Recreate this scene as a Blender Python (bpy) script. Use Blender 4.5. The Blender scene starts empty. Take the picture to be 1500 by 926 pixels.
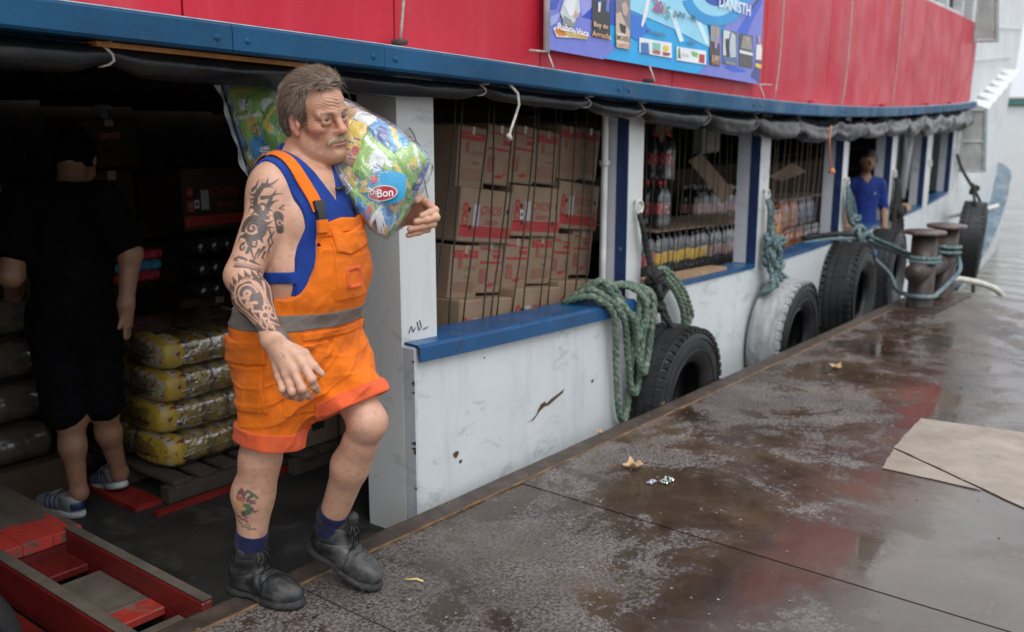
import bpy, bmesh, math, random
import numpy as np
from mathutils import Vector, Matrix, Euler
rnd = random.Random(7)
scene = bpy.context.scene
col = scene.collection
# ------------------------------------------------------------------ camera
# world: x runs along the dock edge towards the bow, y points from the dock into the boat, dock top is z = 0
HEAD = math.radians(39.2)
CAM = Vector((-2.438, -2.628, 1.6))
cd = bpy.data.cameras.new('camera'); cam = bpy.data.objects.new('camera', cd); col.objects.link(cam)
cam.location = CAM
cam.rotation_euler = (math.radians(90 - 12.19), 0, HEAD - math.pi / 2)
cd.sensor_width = 36; cd.lens = 35; cd.clip_end = 4000; cd.clip_start = .05
cd.dof.use_dof = True; cd.dof.focus_distance = 3.1; cd.dof.aperture_fstop = 2.8
scene.camera = cam
# ------------------------------------------------------------------ light: bright overcast
world = bpy.data.worlds.new('World'); scene.world = world; world.use_nodes = True
wn = world.node_tree; wn.nodes.clear()
sky = wn.nodes.new('ShaderNodeTexSky'); sky.sky_type = 'NISHITA'; sky.sun_disc = False
SUN_EL, SUN_AZ = math.radians(56), math.radians(-126)      # azimuth measured from +x towards +y
sky.sun_elevation = SUN_EL; sky.sun_rotation = math.pi / 2 - SUN_AZ
sky.air_density = 1.0; sky.dust_density = 4.0; sky.ozone_density = 1.0
hs = wn.nodes.new('ShaderNodeHueSaturation'); hs.inputs['Saturation'].default_value = .22
hs.inputs['Value'].default_value = 1.0
bg = wn.nodes.new('ShaderNodeBackground'); bg.inputs['Strength'].default_value = .15
wo = wn.nodes.new('ShaderNodeOutputWorld')
cl = wn.nodes.new('ShaderNodeTexNoise'); cl.inputs['Scale'].default_value = 3.; cl.inputs['Detail'].default_value = 5
cm = wn.nodes.new('ShaderNodeValToRGB'); cm.color_ramp.elements[0].position = .3; cm.color_ramp.elements[0].color = (10.2, 10.9, 11.8, 1); cm.color_ramp.elements[1].position = .7; cm.color_ramp.elements[1].color = (12.8, 13.4, 14.1, 1)
mx = wn.nodes.new('ShaderNodeMix'); mx.data_type = 'RGBA'; mx.inputs[0].default_value = .86           # a closed, bright cloud cover over the clear sky
wn.links.new(cl.outputs['Fac'], cm.inputs['Fac']); wn.links.new(sky.outputs[0], hs.inputs['Color']); wn.links.new(hs.outputs[0], mx.inputs[6]); # an overcast sky is three times brighter overhead than at the horizon
wtc = wn.nodes.new('ShaderNodeTexCoord'); wsx = wn.nodes.new('ShaderNodeSeparateXYZ'); wmr = wn.nodes.new('ShaderNodeMapRange'); wmr.inputs['From Min'].default_value = 0; wmr.inputs['From Max'].default_value = 1; wmr.inputs['To Min'].default_value = .52; wmr.inputs['To Max'].default_value = 1.0
wmu = wn.nodes.new('ShaderNodeMix'); wmu.data_type = 'RGBA'; wmu.blend_type = 'MULTIPLY'; wmu.inputs[0].default_value = 1
wn.links.new(wtc.outputs['Generated'], wsx.inputs[0]); wn.links.new(wsx.outputs['Z'], wmr.inputs['Value']); wn.links.new(wmr.outputs[0], wmu.inputs[7]); wn.links.new(cm.outputs[0], wmu.inputs[6]); wn.links.new(wmu.outputs[2], mx.inputs[7])
wn.links.new(mx.outputs[2], bg.inputs['Color']); wn.links.new(bg.outputs[0], wo.inputs['Surface'])
sl = bpy.data.lights.new('sun', 'SUN'); sl.energy = 1.4; sl.angle = math.radians(35); sl.color = (1, .985, .96)
so = bpy.data.objects.new('sun', sl); col.objects.link(so)
sd = Vector((math.cos(SUN_EL) * math.cos(SUN_AZ), math.cos(SUN_EL) * math.sin(SUN_AZ), math.sin(SUN_EL)))
so.rotation_euler = sd.to_track_quat('Z', 'Y').to_euler(); so.location = (0, -6, 12)
scene.view_settings.view_transform = 'Standard'; scene.view_settings.look = 'None'
scene.view_settings.exposure = 0.1; scene.view_settings.gamma = 1
scene.cycles.max_bounces = 8; scene.cycles.transparent_max_bounces = 16
# ------------------------------------------------------------------ helpers: objects
WL = {}                                                    # world position of each object's origin
def tag(o, label=None, cat=None, group=None, kind=None):
    if label: o['label'] = label
    if cat: o['category'] = cat
    if group: o['group'] = group
    if kind: o['kind'] = kind
    return o
def thing(name, loc, label, cat, group=None, rot=None):
    o = bpy.data.objects.new(name, None); col.objects.link(o); o.location = loc
    o.empty_display_size = .1
    if rot: o.rotation_euler = rot
    WL[o.name] = Vector(loc)
    return tag(o, label, cat, group)
def copy_tree(o, parent=None):
    c = o.copy(); col.objects.link(c)
    if parent is not None: c.parent = parent
    for ch in list(o.children): copy_tree(ch, c)
    return c
class MB:
    """collects geometry in world (or local) coordinates and links it as one mesh object"""
    def __init__(s): s.v = []; s.f = []; s.c = {}; s.cur = None
    def add(s, vs, fs, c=None):
        n = len(s.v); s.v += [tuple(p) for p in vs]; k = len(s.f)
        s.f += [tuple(i + n for i in f) for f in fs]
        c = c if c is not None else s.cur
        if c is not None:
            for i in range(n, len(s.v)): s.c[i] = c
        return s
    def box(s, c, d, R=None, bev=0., c_=None):
        hx, hy, hz = d[0] / 2, d[1] / 2, d[2] / 2
        if bev <= 0:
            vs = [Vector((x * hx, y * hy, z * hz)) for z in (-1, 1) for y in (-1, 1) for x in (-1, 1)]
            fs = [(0, 2, 3, 1), (4, 5, 7, 6), (0, 1, 5, 4), (2, 6, 7, 3), (0, 4, 6, 2), (1, 3, 7, 5)]
        else:
            b = min(bev, hx * .9, hy * .9, hz * .9); vs = []; fs = []
            for z in (-1, 1):
                for y in (-1, 1):
                    for x in (-1, 1):
                        vs += [Vector((x * hx, y * (hy - b), z * (hz - b))), Vector((x * (hx - b), y * hy, z * (hz - b))), Vector((x * (hx - b), y * (hy - b), z * hz))]
            I = lambda x, y, z, k: 3 * ((x > 0) + 2 * (y > 0) + 4 * (z > 0)) + k
            for a in (-1, 1):
                q = [I(a, -1, -1, 0), I(a, 1, -1, 0), I(a, 1, 1, 0), I(a, -1, 1, 0)]; fs.append(q if a > 0 else q[::-1])
                q = [I(-1, a, -1, 1), I(-1, a, 1, 1), I(1, a, 1, 1), I(1, a, -1, 1)]; fs.append(q if a > 0 else q[::-1])
                q = [I(-1, -1, a, 2), I(1, -1, a, 2), I(1, 1, a, 2), I(-1, 1, a, 2)]; fs.append(q if a > 0 else q[::-1])
            for p in (-1, 1):
                for q_ in (-1, 1):
                    f = [I(-1, p, q_, 1), I(1, p, q_, 1), I(1, p, q_, 2), I(-1, p, q_, 2)]; fs.append(f if p * q_ > 0 else f[::-1])
                    f = [I(p, -1, q_, 2), I(p, 1, q_, 2), I(p, 1, q_, 0), I(p, -1, q_, 0)]; fs.append(f if p * q_ > 0 else f[::-1])
                    f = [I(p, q_, -1, 0), I(p, q_, 1, 0), I(p, q_, 1, 1), I(p, q_, -1, 1)]; fs.append(f if p * q_ > 0 else f[::-1])
                    for r in (-1, 1):
                        t = [I(p, q_, r, 0), I(p, q_, r, 1), I(p, q_, r, 2)]; fs.append(t if p * q_ * r > 0 else t[::-1])
        if R is not None: vs = [R @ v for v in vs]
        c = Vector(c); s.add([v + c for v in vs], fs, c_); return s
    def tube(s, path, r, n=8, caps=True, prof=None, c_=None):
        P = [Vector(p) for p in path]; m = len(P)
        rs = r if isinstance(r, (list, tuple, np.ndarray)) else [r] * m
        vs = []; fs = []; up = None; L = 0
        for i in range(m):
            t = (P[min(i + 1, m - 1)] - P[max(i - 1, 0)])
            if t.length < 1e-9: t = Vector((0, 0, 1))
            t.normalize()
            if up is None:
                up = Vector((0, 0, 1)) if abs(t.z) < .9 else Vector((1, 0, 0))
            sd_ = t.cross(up)
            if sd_.length < 1e-6: sd_ = t.orthogonal()
            sd_.normalize(); up = sd_.cross(t).normalized()
            if i: L += (P[i] - P[i - 1]).length
            for k in range(n):
                a = 2 * math.pi * k / n
                rr = rs[i] * (prof(a, L) if prof else 1)
                vs.append(P[i] + (sd_ * math.cos(a) + up * math.sin(a)) * rr)
        for i in range(m - 1):
            for k in range(n):
                fs.append((i * n + k, i * n + (k + 1) % n, (i + 1) * n + (k + 1) % n, (i + 1) * n + k))
        if caps:
            fs.append(tuple(range(n))[::-1]); fs.append(tuple(range((m - 1) * n, m * n)))
        s.add(vs, fs, c_); return s
    def lathe(s, prof, n=16, c=(0, 0, 0), M=None, closed=False, c_=None, arc=1.0):
        vs = []; fs = []; m = len(prof); c = Vector(c)
        for k in range(n):
            a = 2 * math.pi * k / n
            for (r, z) in prof:
                p = Vector((r * math.cos(a), r * math.sin(a), z))
                if M is not None: p = M @ p
                vs.append(p + c)
        for k in range(n):
            for i in range(m - (0 if closed else 1)):
                j = (i + 1) % m; k2 = (k + 1) % n
                fs.append((k * m + i, k2 * m + i, k2 * m + j, k * m + j))
        s.add(vs, fs, c_); return s
    def grid(s, fn, us, vs_, c_=None, flip=False):
        m, n = len(us), len(vs_)
        V = [fn(u, v) for u in us for v in vs_]
        F = [(i * n + j, (i + 1) * n + j, (i + 1) * n + j + 1, i * n + j + 1) for i in range(m - 1) for j in range(n - 1)]
        if flip: F = [f[::-1] for f in F]
        s.add(V, F, c_); return s
    def poly(s, pts, c_=None):
        s.add(pts, [tuple(range(len(pts)))], c_); return s
    def prism(s, pts, d, c_=None):
        n = len(pts); d = Vector(d); A = [Vector(p) for p in pts]
        s.add(A + [p + d for p in A], [tuple(range(n))[::-1], tuple(range(n, 2 * n))] + [(i, (i + 1) % n, n + (i + 1) % n, n + i) for i in range(n)], c_); return s
    def build(s, name, m, parent=None, smooth=False, origin=None, fixn=False):
        me = bpy.data.meshes.new(name)
        o0 = Vector(origin) if origin is not None else (WL[parent.name] if parent is not None else Vector((0, 0, 0)))
        A = np.array(s.v, float).reshape(-1, 3) - np.array(o0)
        me.from_pydata(A.tolist(), [], s.f)
        if s.c:
            at = me.color_attributes.new('Col', 'FLOAT_COLOR', 'POINT')
            arr = np.ones((len(s.v), 4), np.float32)
            for i, c in s.c.items(): arr[i, :3] = c[:3]
            at.data.foreach_set('color', arr.ravel())
        if fixn:
            b = bmesh.new(); b.from_mesh(me); bmesh.ops.recalc_face_normals(b, faces=b.faces); b.to_mesh(me); b.free()
        if m is not None:
            for mm in (m if isinstance(m, (list, tuple)) else [m]): me.materials.append(mm)
        if smooth: me.polygons.foreach_set('use_smooth', [True] * len(me.polygons))
        me.update()
        o = bpy.data.objects.new(name, me); col.objects.link(o)
        if parent is not None: o.parent = parent; WL[o.name] = WL[parent.name]
        else:
            o.location = o0; WL[o.name] = o0
        return o
def text_mesh(body, size, shear=0., extr=0., bold=0.):
    cu = bpy.data.curves.new('lettering', 'FONT'); cu.body = body; cu.size = size; cu.shear = shear; cu.extrude = extr
    cu.offset = bold; cu.align_x = 'CENTER'; cu.align_y = 'CENTER'; cu.resolution_u = 3
    o = bpy.data.objects.new('lettering', cu); col.objects.link(o)
    me = bpy.data.meshes.new_from_object(o.evaluated_get(bpy.context.evaluated_depsgraph_get()))
    bpy.data.objects.remove(o); bpy.data.curves.remove(cu)
    V = [tuple(v.co) for v in me.vertices]; Fc = [tuple(p.vertices) for p in me.polygons]
    bpy.data.meshes.remove(me); return V, Fc
TXT = {}
def put_text(mb, body, size, org, ux, uy, off=0., shear=0., bold=0., c_=None):
    k = (body, shear, bold / size)
    if k not in TXT: TXT[k] = text_mesh(body, 1., shear, 0, bold / size)
    V, Fc = TXT[k]; org = Vector(org); ux = Vector(ux); uy = Vector(uy); nz = ux.cross(uy).normalized()
    mb.add([org + ux * (x * size) + uy * (y * size) + nz * off for x, y, z in V], Fc, c_)
# ------------------------------------------------------------------ helpers: materials
class NT:
    def __init__(s, name):
        s.m = bpy.data.materials.new(name); s.m.use_nodes = True; s.t = s.m.node_tree; s.N = s.t.nodes
        s.b = s.N['Principled BSDF']; s.tc = s.N.new('ShaderNodeTexCoord')
    def n(s, typ, **kw):
        nd = s.N.new('ShaderNode' + typ)
        for k, v in kw.items():
            if k.startswith('i_'):
                nd.inputs[k[2:].replace('_', ' ')].default_value = v
            else: setattr(nd, k, v)
        return nd
    def l(s, a, b): s.t.links.new(a, b)
    def noise(s, scale, detail=4, rough=.55, dist=0., vec=None, stretch=None):
        nd = s.n('TexNoise'); nd.inputs['Scale'].default_value = scale; nd.inputs['Detail'].default_value = detail
        nd.inputs['Roughness'].default_value = rough; nd.inputs['Distortion'].default_value = dist
        v = vec or s.tc.outputs['Object']
        if stretch:
            mp = s.n('Mapping'); mp.inputs['Scale'].default_value = stretch; s.l(v, mp.inputs['Vector']); v = mp.outputs[0]
        s.l(v, nd.inputs['Vector']); return nd.outputs['Fac']
    def ramp(s, fac, stops, interp='LINEAR'):
        r = s.n('ValToRGB'); cr = r.color_ramp; cr.interpolation = interp
        while len(cr.elements) > 1: cr.elements.remove(cr.elements[-1])
        cr.elements[0].position = stops[0][0]; cr.elements[0].color = (*stops[0][1], 1) if not isinstance(stops[0][1], (int, float)) else (stops[0][1],) * 3 + (1,)
        for p, c in stops[1:]:
            e = cr.elements.new(p); e.color = (*c, 1) if not isinstance(c, (int, float)) else (c, c, c, 1)
        s.l(fac, r.inputs['Fac']); return r.outputs['Color']
    def mix(s, fac, a, b, mode='MIX'):
        x = s.n('Mix', data_type='RGBA', blend_type=mode)
        for v, k in ((fac, 0), (a, 6), (b, 7)):
            if hasattr(v, 'links'): s.l(v, x.inputs[k])
            else: x.inputs[k].default_value = v if k == 0 else ((*v, 1) if len(v) == 3 else v)
        return x.outputs[2]
    def math(s, op, a, b=0.):
        x = s.n('Math', operation=op)
        for v, k in ((a, 0), (b, 1)):
            if hasattr(v, 'links'): s.l(v, x.inputs[k])
            else: x.inputs[k].default_value = v
        return x.outputs[0]
    def bump(s, h, strength=.3, dist=.01):
        b = s.n('Bump'); b.inputs['Strength'].default_value = strength; b.inputs['Distance'].default_value = dist
        s.l(h, b.inputs['Height']); s.l(b.outputs[0], s.b.inputs['Normal']); return b
    def set(s, **kw):
        for k, v in kw.items():
            i = s.b.inputs[k.replace('_', ' ')]
            if hasattr(v, 'links'): s.l(v, i)
            else: i.default_value = (*v, 1) if isinstance(v, tuple) and len(v) == 3 and i.type == 'RGBA' else v
        return s
def simple(name, c, rough=.6, var=.25, scale=12., bump=.15, bscale=60., metal=0., spec=.5, coat=0., rv=.15, dirt=None, dscale=4., dthr=(.55, .72), bdist=.003):
    t = NT(name); a = tuple(x * (1 - var) for x in c); b = tuple(min(1, x * (1 + var)) for x in c)
    cc = t.ramp(t.noise(scale, 5), [(.3, a), (.7, b)])
    if dirt:
        m_ = t.ramp(t.noise(dscale, 6, .65, .6), [(dthr[0], 0.), (dthr[1], 1.)])
        cc = t.mix(m_, cc, dirt)
    t.set(Base_Color=cc, Metallic=metal, Specular_IOR_Level=spec, Coat_Weight=coat)
    rr = t.ramp(t.noise(scale * 1.7, 4), [(.3, max(0, rough - rv)), (.7, min(1, rough + rv))]); t.set(Roughness=rr)
    if bump: t.bump(t.noise(bscale, 4), bump, bdist)
    return t.m
def vcol(name, rough=.6, bump=.1, bscale=80., var=.12, coat=0., spec=.5, sss=0., scale=20., bdist=.002):
    t = NT(name); a = t.n('Attribute', attribute_name='Col')
    nz = t.ramp(t.noise(scale, 5), [(.25, 1 - var), (.75, 1 + var)])
    t.set(Base_Color=t.mix(1., a.outputs['Color'], nz, 'MULTIPLY'), Roughness=rough, Coat_Weight=coat, Specular_IOR_Level=spec)
    if sss: t.set(Subsurface_Weight=sss); t.b.inputs['Subsurface Radius'].default_value = (.012, .005, .003); t.b.inputs['Subsurface Scale'].default_value = .6
    if bump: t.bump(t.noise(bscale, 5), bump, bdist)
    return t.m
# ------------------------------------------------------------------ the boat's side in plan: y of the wall for each x
KS = np.array([-8, -3, .2, 2.1, 4.1, 6.2, 8, 10, 12, 14, 16, 17.5, 19, 20.2])
KO = np.array([.6, .22, .12, .25, .42, .66, .9, 1.15, 1.42, 1.66, 1.92, 2.17, 2.65, 3.9])
KM = np.gradient(KO, KS)
def W(s):
    s = min(max(float(s), -8), 20.2)
    i = int(np.clip(np.searchsorted(KS, s) - 1, 0, len(KS) - 2)); h = KS[i + 1] - KS[i]; t = (s - KS[i]) / h
    return (2*t**3-3*t**2+1)*KO[i]+(t**3-2*t**2+t)*h*KM[i]+(-2*t**3+3*t**2)*KO[i+1]+(t**3-t**2)*h*KM[i+1]
def pw(xs, ys):
    xs = np.array(xs, float); ys = np.array(ys, float); m = np.gradient(ys, xs)
    def f(s):
        s = min(max(float(s), xs[0]), xs[-1]); i = int(np.clip(np.searchsorted(xs, s) - 1, 0, len(xs) - 2)); h = xs[i + 1] - xs[i]; t = (s - xs[i]) / h
        return (2*t**3-3*t**2+1)*ys[i]+(t**3-2*t**2+t)*h*m[i]+(-2*t**3+3*t**2)*ys[i+1]+(t**3-t**2)*h*m[i+1]
    return f
RZ = pw([-8, -3, -1.27, .26, 1.82, 3.6, 4.6, 6.8, 9.3, 12.4, 14, 17, 20.2], [2.3, 1.885, 1.774, 1.687, 1.60, 1.52, 1.49, 1.461, 1.467, 1.51, 1.56, 1.72, 1.95])   # underside of the blue rub rail
SZ = pw([-8, .24, 1.95, 4.0, 6.1, 8.3, 10.4, 12.4, 14, 17, 20.2], [1.2, .66, .56, .46, .40, .345, .335, .36, .42, .6, .8])                                         # window sill
def slope(s): return (W(s + .02) - W(s - .02)) / .04
def wp(s, off, z):
    """point at station s, off metres inboard of the wall's outer face"""
    k = slope(s); n = Vector((-k, 1, 0)).normalized()
    return Vector((s, W(s), z)) + n * off
def arange(a, b, d):
    n = max(1, int(round((b - a) / d))); return [a + (b - a) * i / n for i in range(n + 1)]
def sweep(mb, prof, ss, c_=None, caps=True):
    """prof(s) -> list of (off, z): closed cross-section swept along the wall"""
    vs = []; fs = []; m = None
    for s in ss:
        p = prof(s); m = len(p)
        vs += [wp(s, o, z) for o, z in p]
    for i in range(len(ss) - 1):
        for k in range(m):
            fs.append((i * m + k, (i + 1) * m + k, (i + 1) * m + (k + 1) % m, i * m + (k + 1) % m))
    if caps: fs += [tuple(range(m)), tuple(range((len(ss) - 1) * m, len(ss) * m))[::-1]]
    mb.add(vs, fs, c_)
def rect(o0, o1, z0, z1): return [(o0, z0), (o0, z1), (o1, z1), (o1, z0)]
def vnoise(x, y=0., z=0.):
    from mathutils import noise as _n
    return _n.noise(Vector((x, y, z)))
# ------------------------------------------------------------------ organic shapes: smooth unions of tapered capsules and ellipsoids, meshed with surface nets
class Cap:
    def __init__(s, a, b, ra, rb=None, flat=None):
        s.a = np.array(a, np.float32); s.b = np.array(b, np.float32); s.ra = ra; s.rb = ra if rb is None else rb
        r = max(s.ra, s.rb); s.lo = np.minimum(s.a, s.b) - r; s.hi = np.maximum(s.a, s.b) + r
    def d(s, P):
        ab = s.b - s.a; t = np.clip(((P - s.a) @ ab) / max(1e-9, float(ab @ ab)), 0, 1)
        return np.linalg.norm(P - (s.a + t[:, None] * ab), axis=1) - (s.ra + (s.rb - s.ra) * t)
class Ell:
    def __init__(s, c, r, R=None):
        s.c = np.array(c, np.float32); s.r = np.array(r, np.float32); s.R = np.eye(3, dtype=np.float32) if R is None else np.array(R, np.float32)   # rows: local axes
        e = np.sqrt(((s.R * s.r[:, None]) ** 2).sum(0)); s.lo = s.c - e; s.hi = s.c + e
    def d(s, P):
        q = ((P - s.c) @ s.R.T) / s.r; k0 = np.linalg.norm(q, axis=1); k1 = np.linalg.norm(q / s.r, axis=1) + 1e-9
        return k0 * (k0 - 1) / k1
class RBox:
    def __init__(s, c, h, r, R=None):
        s.c = np.array(c, np.float32); s.h = np.array(h, np.float32); s.r = r; s.R = np.eye(3, dtype=np.float32) if R is None else np.array(R, np.float32)
        e = np.abs(s.R * (s.h + r)[:, None]).sum(0); s.lo = s.c - e; s.hi = s.c + e
    def d(s, P):
        q = np.abs((P - s.c) @ s.R.T) - s.h
        return np.linalg.norm(np.maximum(q, 0), axis=1) + np.minimum(q.max(1), 0) - s.r
def smin(a, b, k):
    h = np.clip(.5 + .5 * (b - a) / k, 0, 1); return b * (1 - h) + a * h - k * h * (1 - h)
class Shape:
    """list of (op, prim, k); op '+' joins, '-' carves; post(P, d) bends or cuts the result"""
    def __init__(s, ops, post=None, off=0.): s.ops = ops; s.post = post; s.off = off
    def bounds(s):
        lo = np.min([p.lo for o, p, k in s.ops if o == '+'], 0); hi = np.max([p.hi for o, p, k in s.ops if o == '+'], 0)
        return lo - .03 - s.off, hi + .03 + s.off
    def ev(s, P, ops=None):
        d = np.full(len(P), .25, np.float32)
        for o, p, k in (s.ops if ops is None else ops):
            e = p.d(P)
            d = smin(d, e, k) if o == '+' else -smin(-d, e, k)
        d = d - s.off
        return s.post(P, d) if s.post else d
    def near(s, lo, hi):
        m = .06 + s.off; return [(o, p, k) for o, p, k in s.ops if np.all(p.lo - m - k < hi) and np.all(p.hi + m + k > lo)]
def surface(sh, h, lo=None, hi=None):
    L0, H0 = sh.bounds(); lo = L0 if lo is None else np.maximum(lo, L0); hi = H0 if hi is None else np.minimum(hi, H0)
    B = 8; nb = np.ceil((hi - lo) / (h * B)).astype(int) + 1
    I = np.stack(np.meshgrid(*[np.arange(n) for n in nb], indexing='ij'), -1).reshape(-1, 3)
    C = (lo + (I + .5) * B * h).astype(np.float32)
    dc = np.concatenate([sh.ev(c) for c in np.array_split(C, max(1, len(C) // 60000 + 1))])
    I = I[np.abs(dc) < B * h * 1.15 + .012]
    g = np.stack(np.meshgrid(*[np.arange(B + 1)] * 3, indexing='ij'), -1).reshape(-1, 3)
    I = I[np.lexsort((I[:, 1], I[:, 0] // 3, I[:, 2] // 3))]
    vals = np.empty((len(I), (B + 1) ** 3), np.float32)
    for s0 in range(0, len(I), 32):
        ch = I[s0:s0 + 32]; P = (lo + (ch[:, None, :] * B + g[None]) * h).reshape(-1, 3).astype(np.float32)
        ops = sh.near(P.min(0), P.max(0)); vals[s0:s0 + 32] = sh.ev(P, ops).reshape(len(ch), -1)
    V = vals.reshape(-1, B + 1, B + 1, B + 1); S = V < 0
    N = (nb * B + 2).astype(np.int64)
    c8 = [S[:, x:B + x, y:B + y, z:B + z] for x in (0, 1) for y in (0, 1) for z in (0, 1)]
    cnt = np.sum(c8, 0); act = (cnt > 0) & (cnt < 8)
    bi, cx, cy, cz = np.nonzero(act)
    G = I[bi] * B + np.stack([cx, cy, cz], -1)
    ids = (G[:, 0].astype(np.int64) * N[1] + G[:, 1]) * N[2] + G[:, 2]
    acc = np.zeros((len(bi), 3)); w = np.zeros(len(bi))
    for ax in range(3):
        o1, o2 = [(1, 2), (0, 2), (0, 1)][ax]
        for p in (0, 1):
            for q in (0, 1):
                e = [0, 0, 0]; e[o1] = p; e[o2] = q; f = list(e); f[ax] = 1
                va = V[bi, cx + e[0], cy + e[1], cz + e[2]]; vb = V[bi, cx + f[0], cy + f[1], cz + f[2]]
                m = (va < 0) != (vb < 0); t = np.where(m, va / np.where(m, va - vb, 1), 0)
                pt = np.stack([np.full(len(bi), float(k)) for k in e], -1); pt[:, ax] = t
                acc += pt * m[:, None]; w += m
    verts = lo + (G + acc / w[:, None]) * h
    od = np.argsort(ids, kind='stable'); sid = ids[od]
    quads = []
    for ax in range(3):
        o1, o2 = [(1, 2), (2, 0), (0, 1)][ax]
        sl = [slice(0, B)] * 3; s1 = list(sl); s1[ax] = slice(1, B + 1)
        A = S[(slice(None), *sl)]; Bq = S[(slice(None), *s1)]
        b_, x_, y_, z_ = np.nonzero(A != Bq); E = I[b_] * B + np.stack([x_, y_, z_], -1); sg = A[b_, x_, y_, z_]
        q = []
        for (p, r) in ((-1, -1), (0, -1), (0, 0), (-1, 0)):
            c = E.copy(); c[:, o1] += p; c[:, o2] += r
            k = (c[:, 0].astype(np.int64) * N[1] + c[:, 1]) * N[2] + c[:, 2]
            j = np.clip(np.searchsorted(sid, k), 0, len(sid) - 1); q.append(np.where(sid[j] == k, od[j], -1))
        q = np.stack(q, -1); ok = (q >= 0).all(1); q = q[ok]; sg = sg[ok]
        q[~sg] = q[~sg][:, ::-1]; quads.append(q)
    return verts.astype(np.float32), np.concatenate(quads)
def np_mesh(name, V, F, m, parent=None, cols=None, smooth=True, sub=None):
    """mesh object from arrays already relative to the parent's origin"""
    me = bpy.data.meshes.new(name); n = F.shape[1]
    me.vertices.add(len(V)); me.vertices.foreach_set('co', np.asarray(V, np.float32).ravel())
    me.loops.add(F.size); me.loops.foreach_set('vertex_index', F.astype(np.int32).ravel())
    me.polygons.add(len(F)); me.polygons.foreach_set('loop_start', np.arange(0, F.size, n, dtype=np.int32))
    me.update(calc_edges=True)
    if smooth: me.polygons.foreach_set('use_smooth', np.ones(len(F), bool))
    if cols is not None:
        at = me.color_attributes.new('Col', 'FLOAT_COLOR', 'POINT'); a = np.ones((len(V), 4), np.float32); a[:, :3] = cols; at.data.foreach_set('color', a.ravel())
    me.materials.append(m); me.update()
    o = bpy.data.objects.new(name, me); col.objects.link(o)
    if parent is not None: o.parent = parent; WL[o.name] = WL[parent.name]
    return o
def vn3(P, f=1., seed=0.):
    """cheap smooth pseudo-noise on arrays"""
    x, y, z = (P[:, 0] * f + seed), (P[:, 1] * f + seed * 1.7), (P[:, 2] * f - seed)
    return (np.sin(1.7 * x + 1.3 * np.sin(1.1 * z + y)) + np.sin(1.9 * y + 1.5 * np.sin(1.3 * x)) + np.sin(2.1 * z + 1.2 * np.sin(1.7 * y + .5 * x))) / 3
def seg_dist(U, pts):
    """distance of 2-D points to a polyline and the fraction along it"""
    best = np.full(len(U), 1e4, np.float32); fr = np.zeros(len(U), np.float32); n = len(pts) - 1
    for i in range(n):
        a = np.array(pts[i], np.float32); b = np.array(pts[i + 1], np.float32); ab = b - a
        t = np.clip(((U - a) @ ab) / max(1e-12, float(ab @ ab)), 0, 1); d = np.linalg.norm(U - (a + t[:, None] * ab), axis=1)
        m = d < best; best = np.where(m, d, best); fr = np.where(m, (i + t) / n, fr)
    return best, fr
FWD = np.array([math.cos(HEAD), math.sin(HEAD), 0.]); RGT = np.array([math.sin(HEAD), -math.cos(HEAD), 0.])
# people are laid out in metres to the right of, ahead of and above a point of the quay: (a, b, z)
TOW = np.stack([RGT, FWD, np.array([0., 0., 1.])])        # rows
QUAY = np.array([CAM.x, CAM.y, 0.])
# ================================================================== SETTING: water, far shore, dock
def water_mat():
    t = NT('river_water')
    t.set(Base_Color=t.ramp(t.noise(.15, 3), [(.3, (.10, .092, .07)), (.7, (.13, .12, .095))]), Roughness=.06, IOR=1.33)
    w = t.n('TexWave', wave_type='BANDS', bands_direction='X'); w.inputs['Scale'].default_value = .55; w.inputs['Distortion'].default_value = 9; w.inputs['Detail'].default_value = 4; w.inputs['Detail Scale'].default_value = 1.6
    t.l(t.tc.outputs['Object'], w.inputs['Vector'])
    h = t.math('ADD', t.math('MULTIPLY', w.outputs['Fac'], .5), t.noise(2.2, 5, .6, .3, stretch=(1, .45, 1)))
    t.bump(h, .35, .12); return t.m
WATER_Z = -1.05
mb = MB(); mb.add([(-60, -1500, WATER_Z), (3500, -1500, WATER_Z), (3500, 1800, WATER_Z), (-60, 1800, WATER_Z)], [(0, 1, 2, 3)])
tag(mb.build('water', water_mat()), kind='structure')
# hills on the far shore
hm = simple('far_forest', (.055, .075, .07), .95, .35, .02, 0)  # dark blue-green colour stands in for distance haze
mb = MB(); R0 = 900.
def hill(u, v):
    a = math.radians(14 + 14 * u)                         # bearing round the camera, seen past the bow
    r = R0 + 260 * v
    h = (9 + 5 * vnoise(u * 9, 3.1) + 2.2 * vnoise(u * 40, 9)) * max(0, 1 - (u - .95) ** 2 * 8 if u > .95 else 1) * math.sin(math.pi * min(1, .05 + v)) ** .6
    return (CAM.x + r * math.cos(a), CAM.y + r * math.sin(a), WATER_Z - .3 + max(0, h))
mb.grid(hill, [i / 90 for i in range(91)], [i / 8 for i in range(9)])
tag(mb.build('far_hills', hm, smooth=True), kind='structure')
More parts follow.
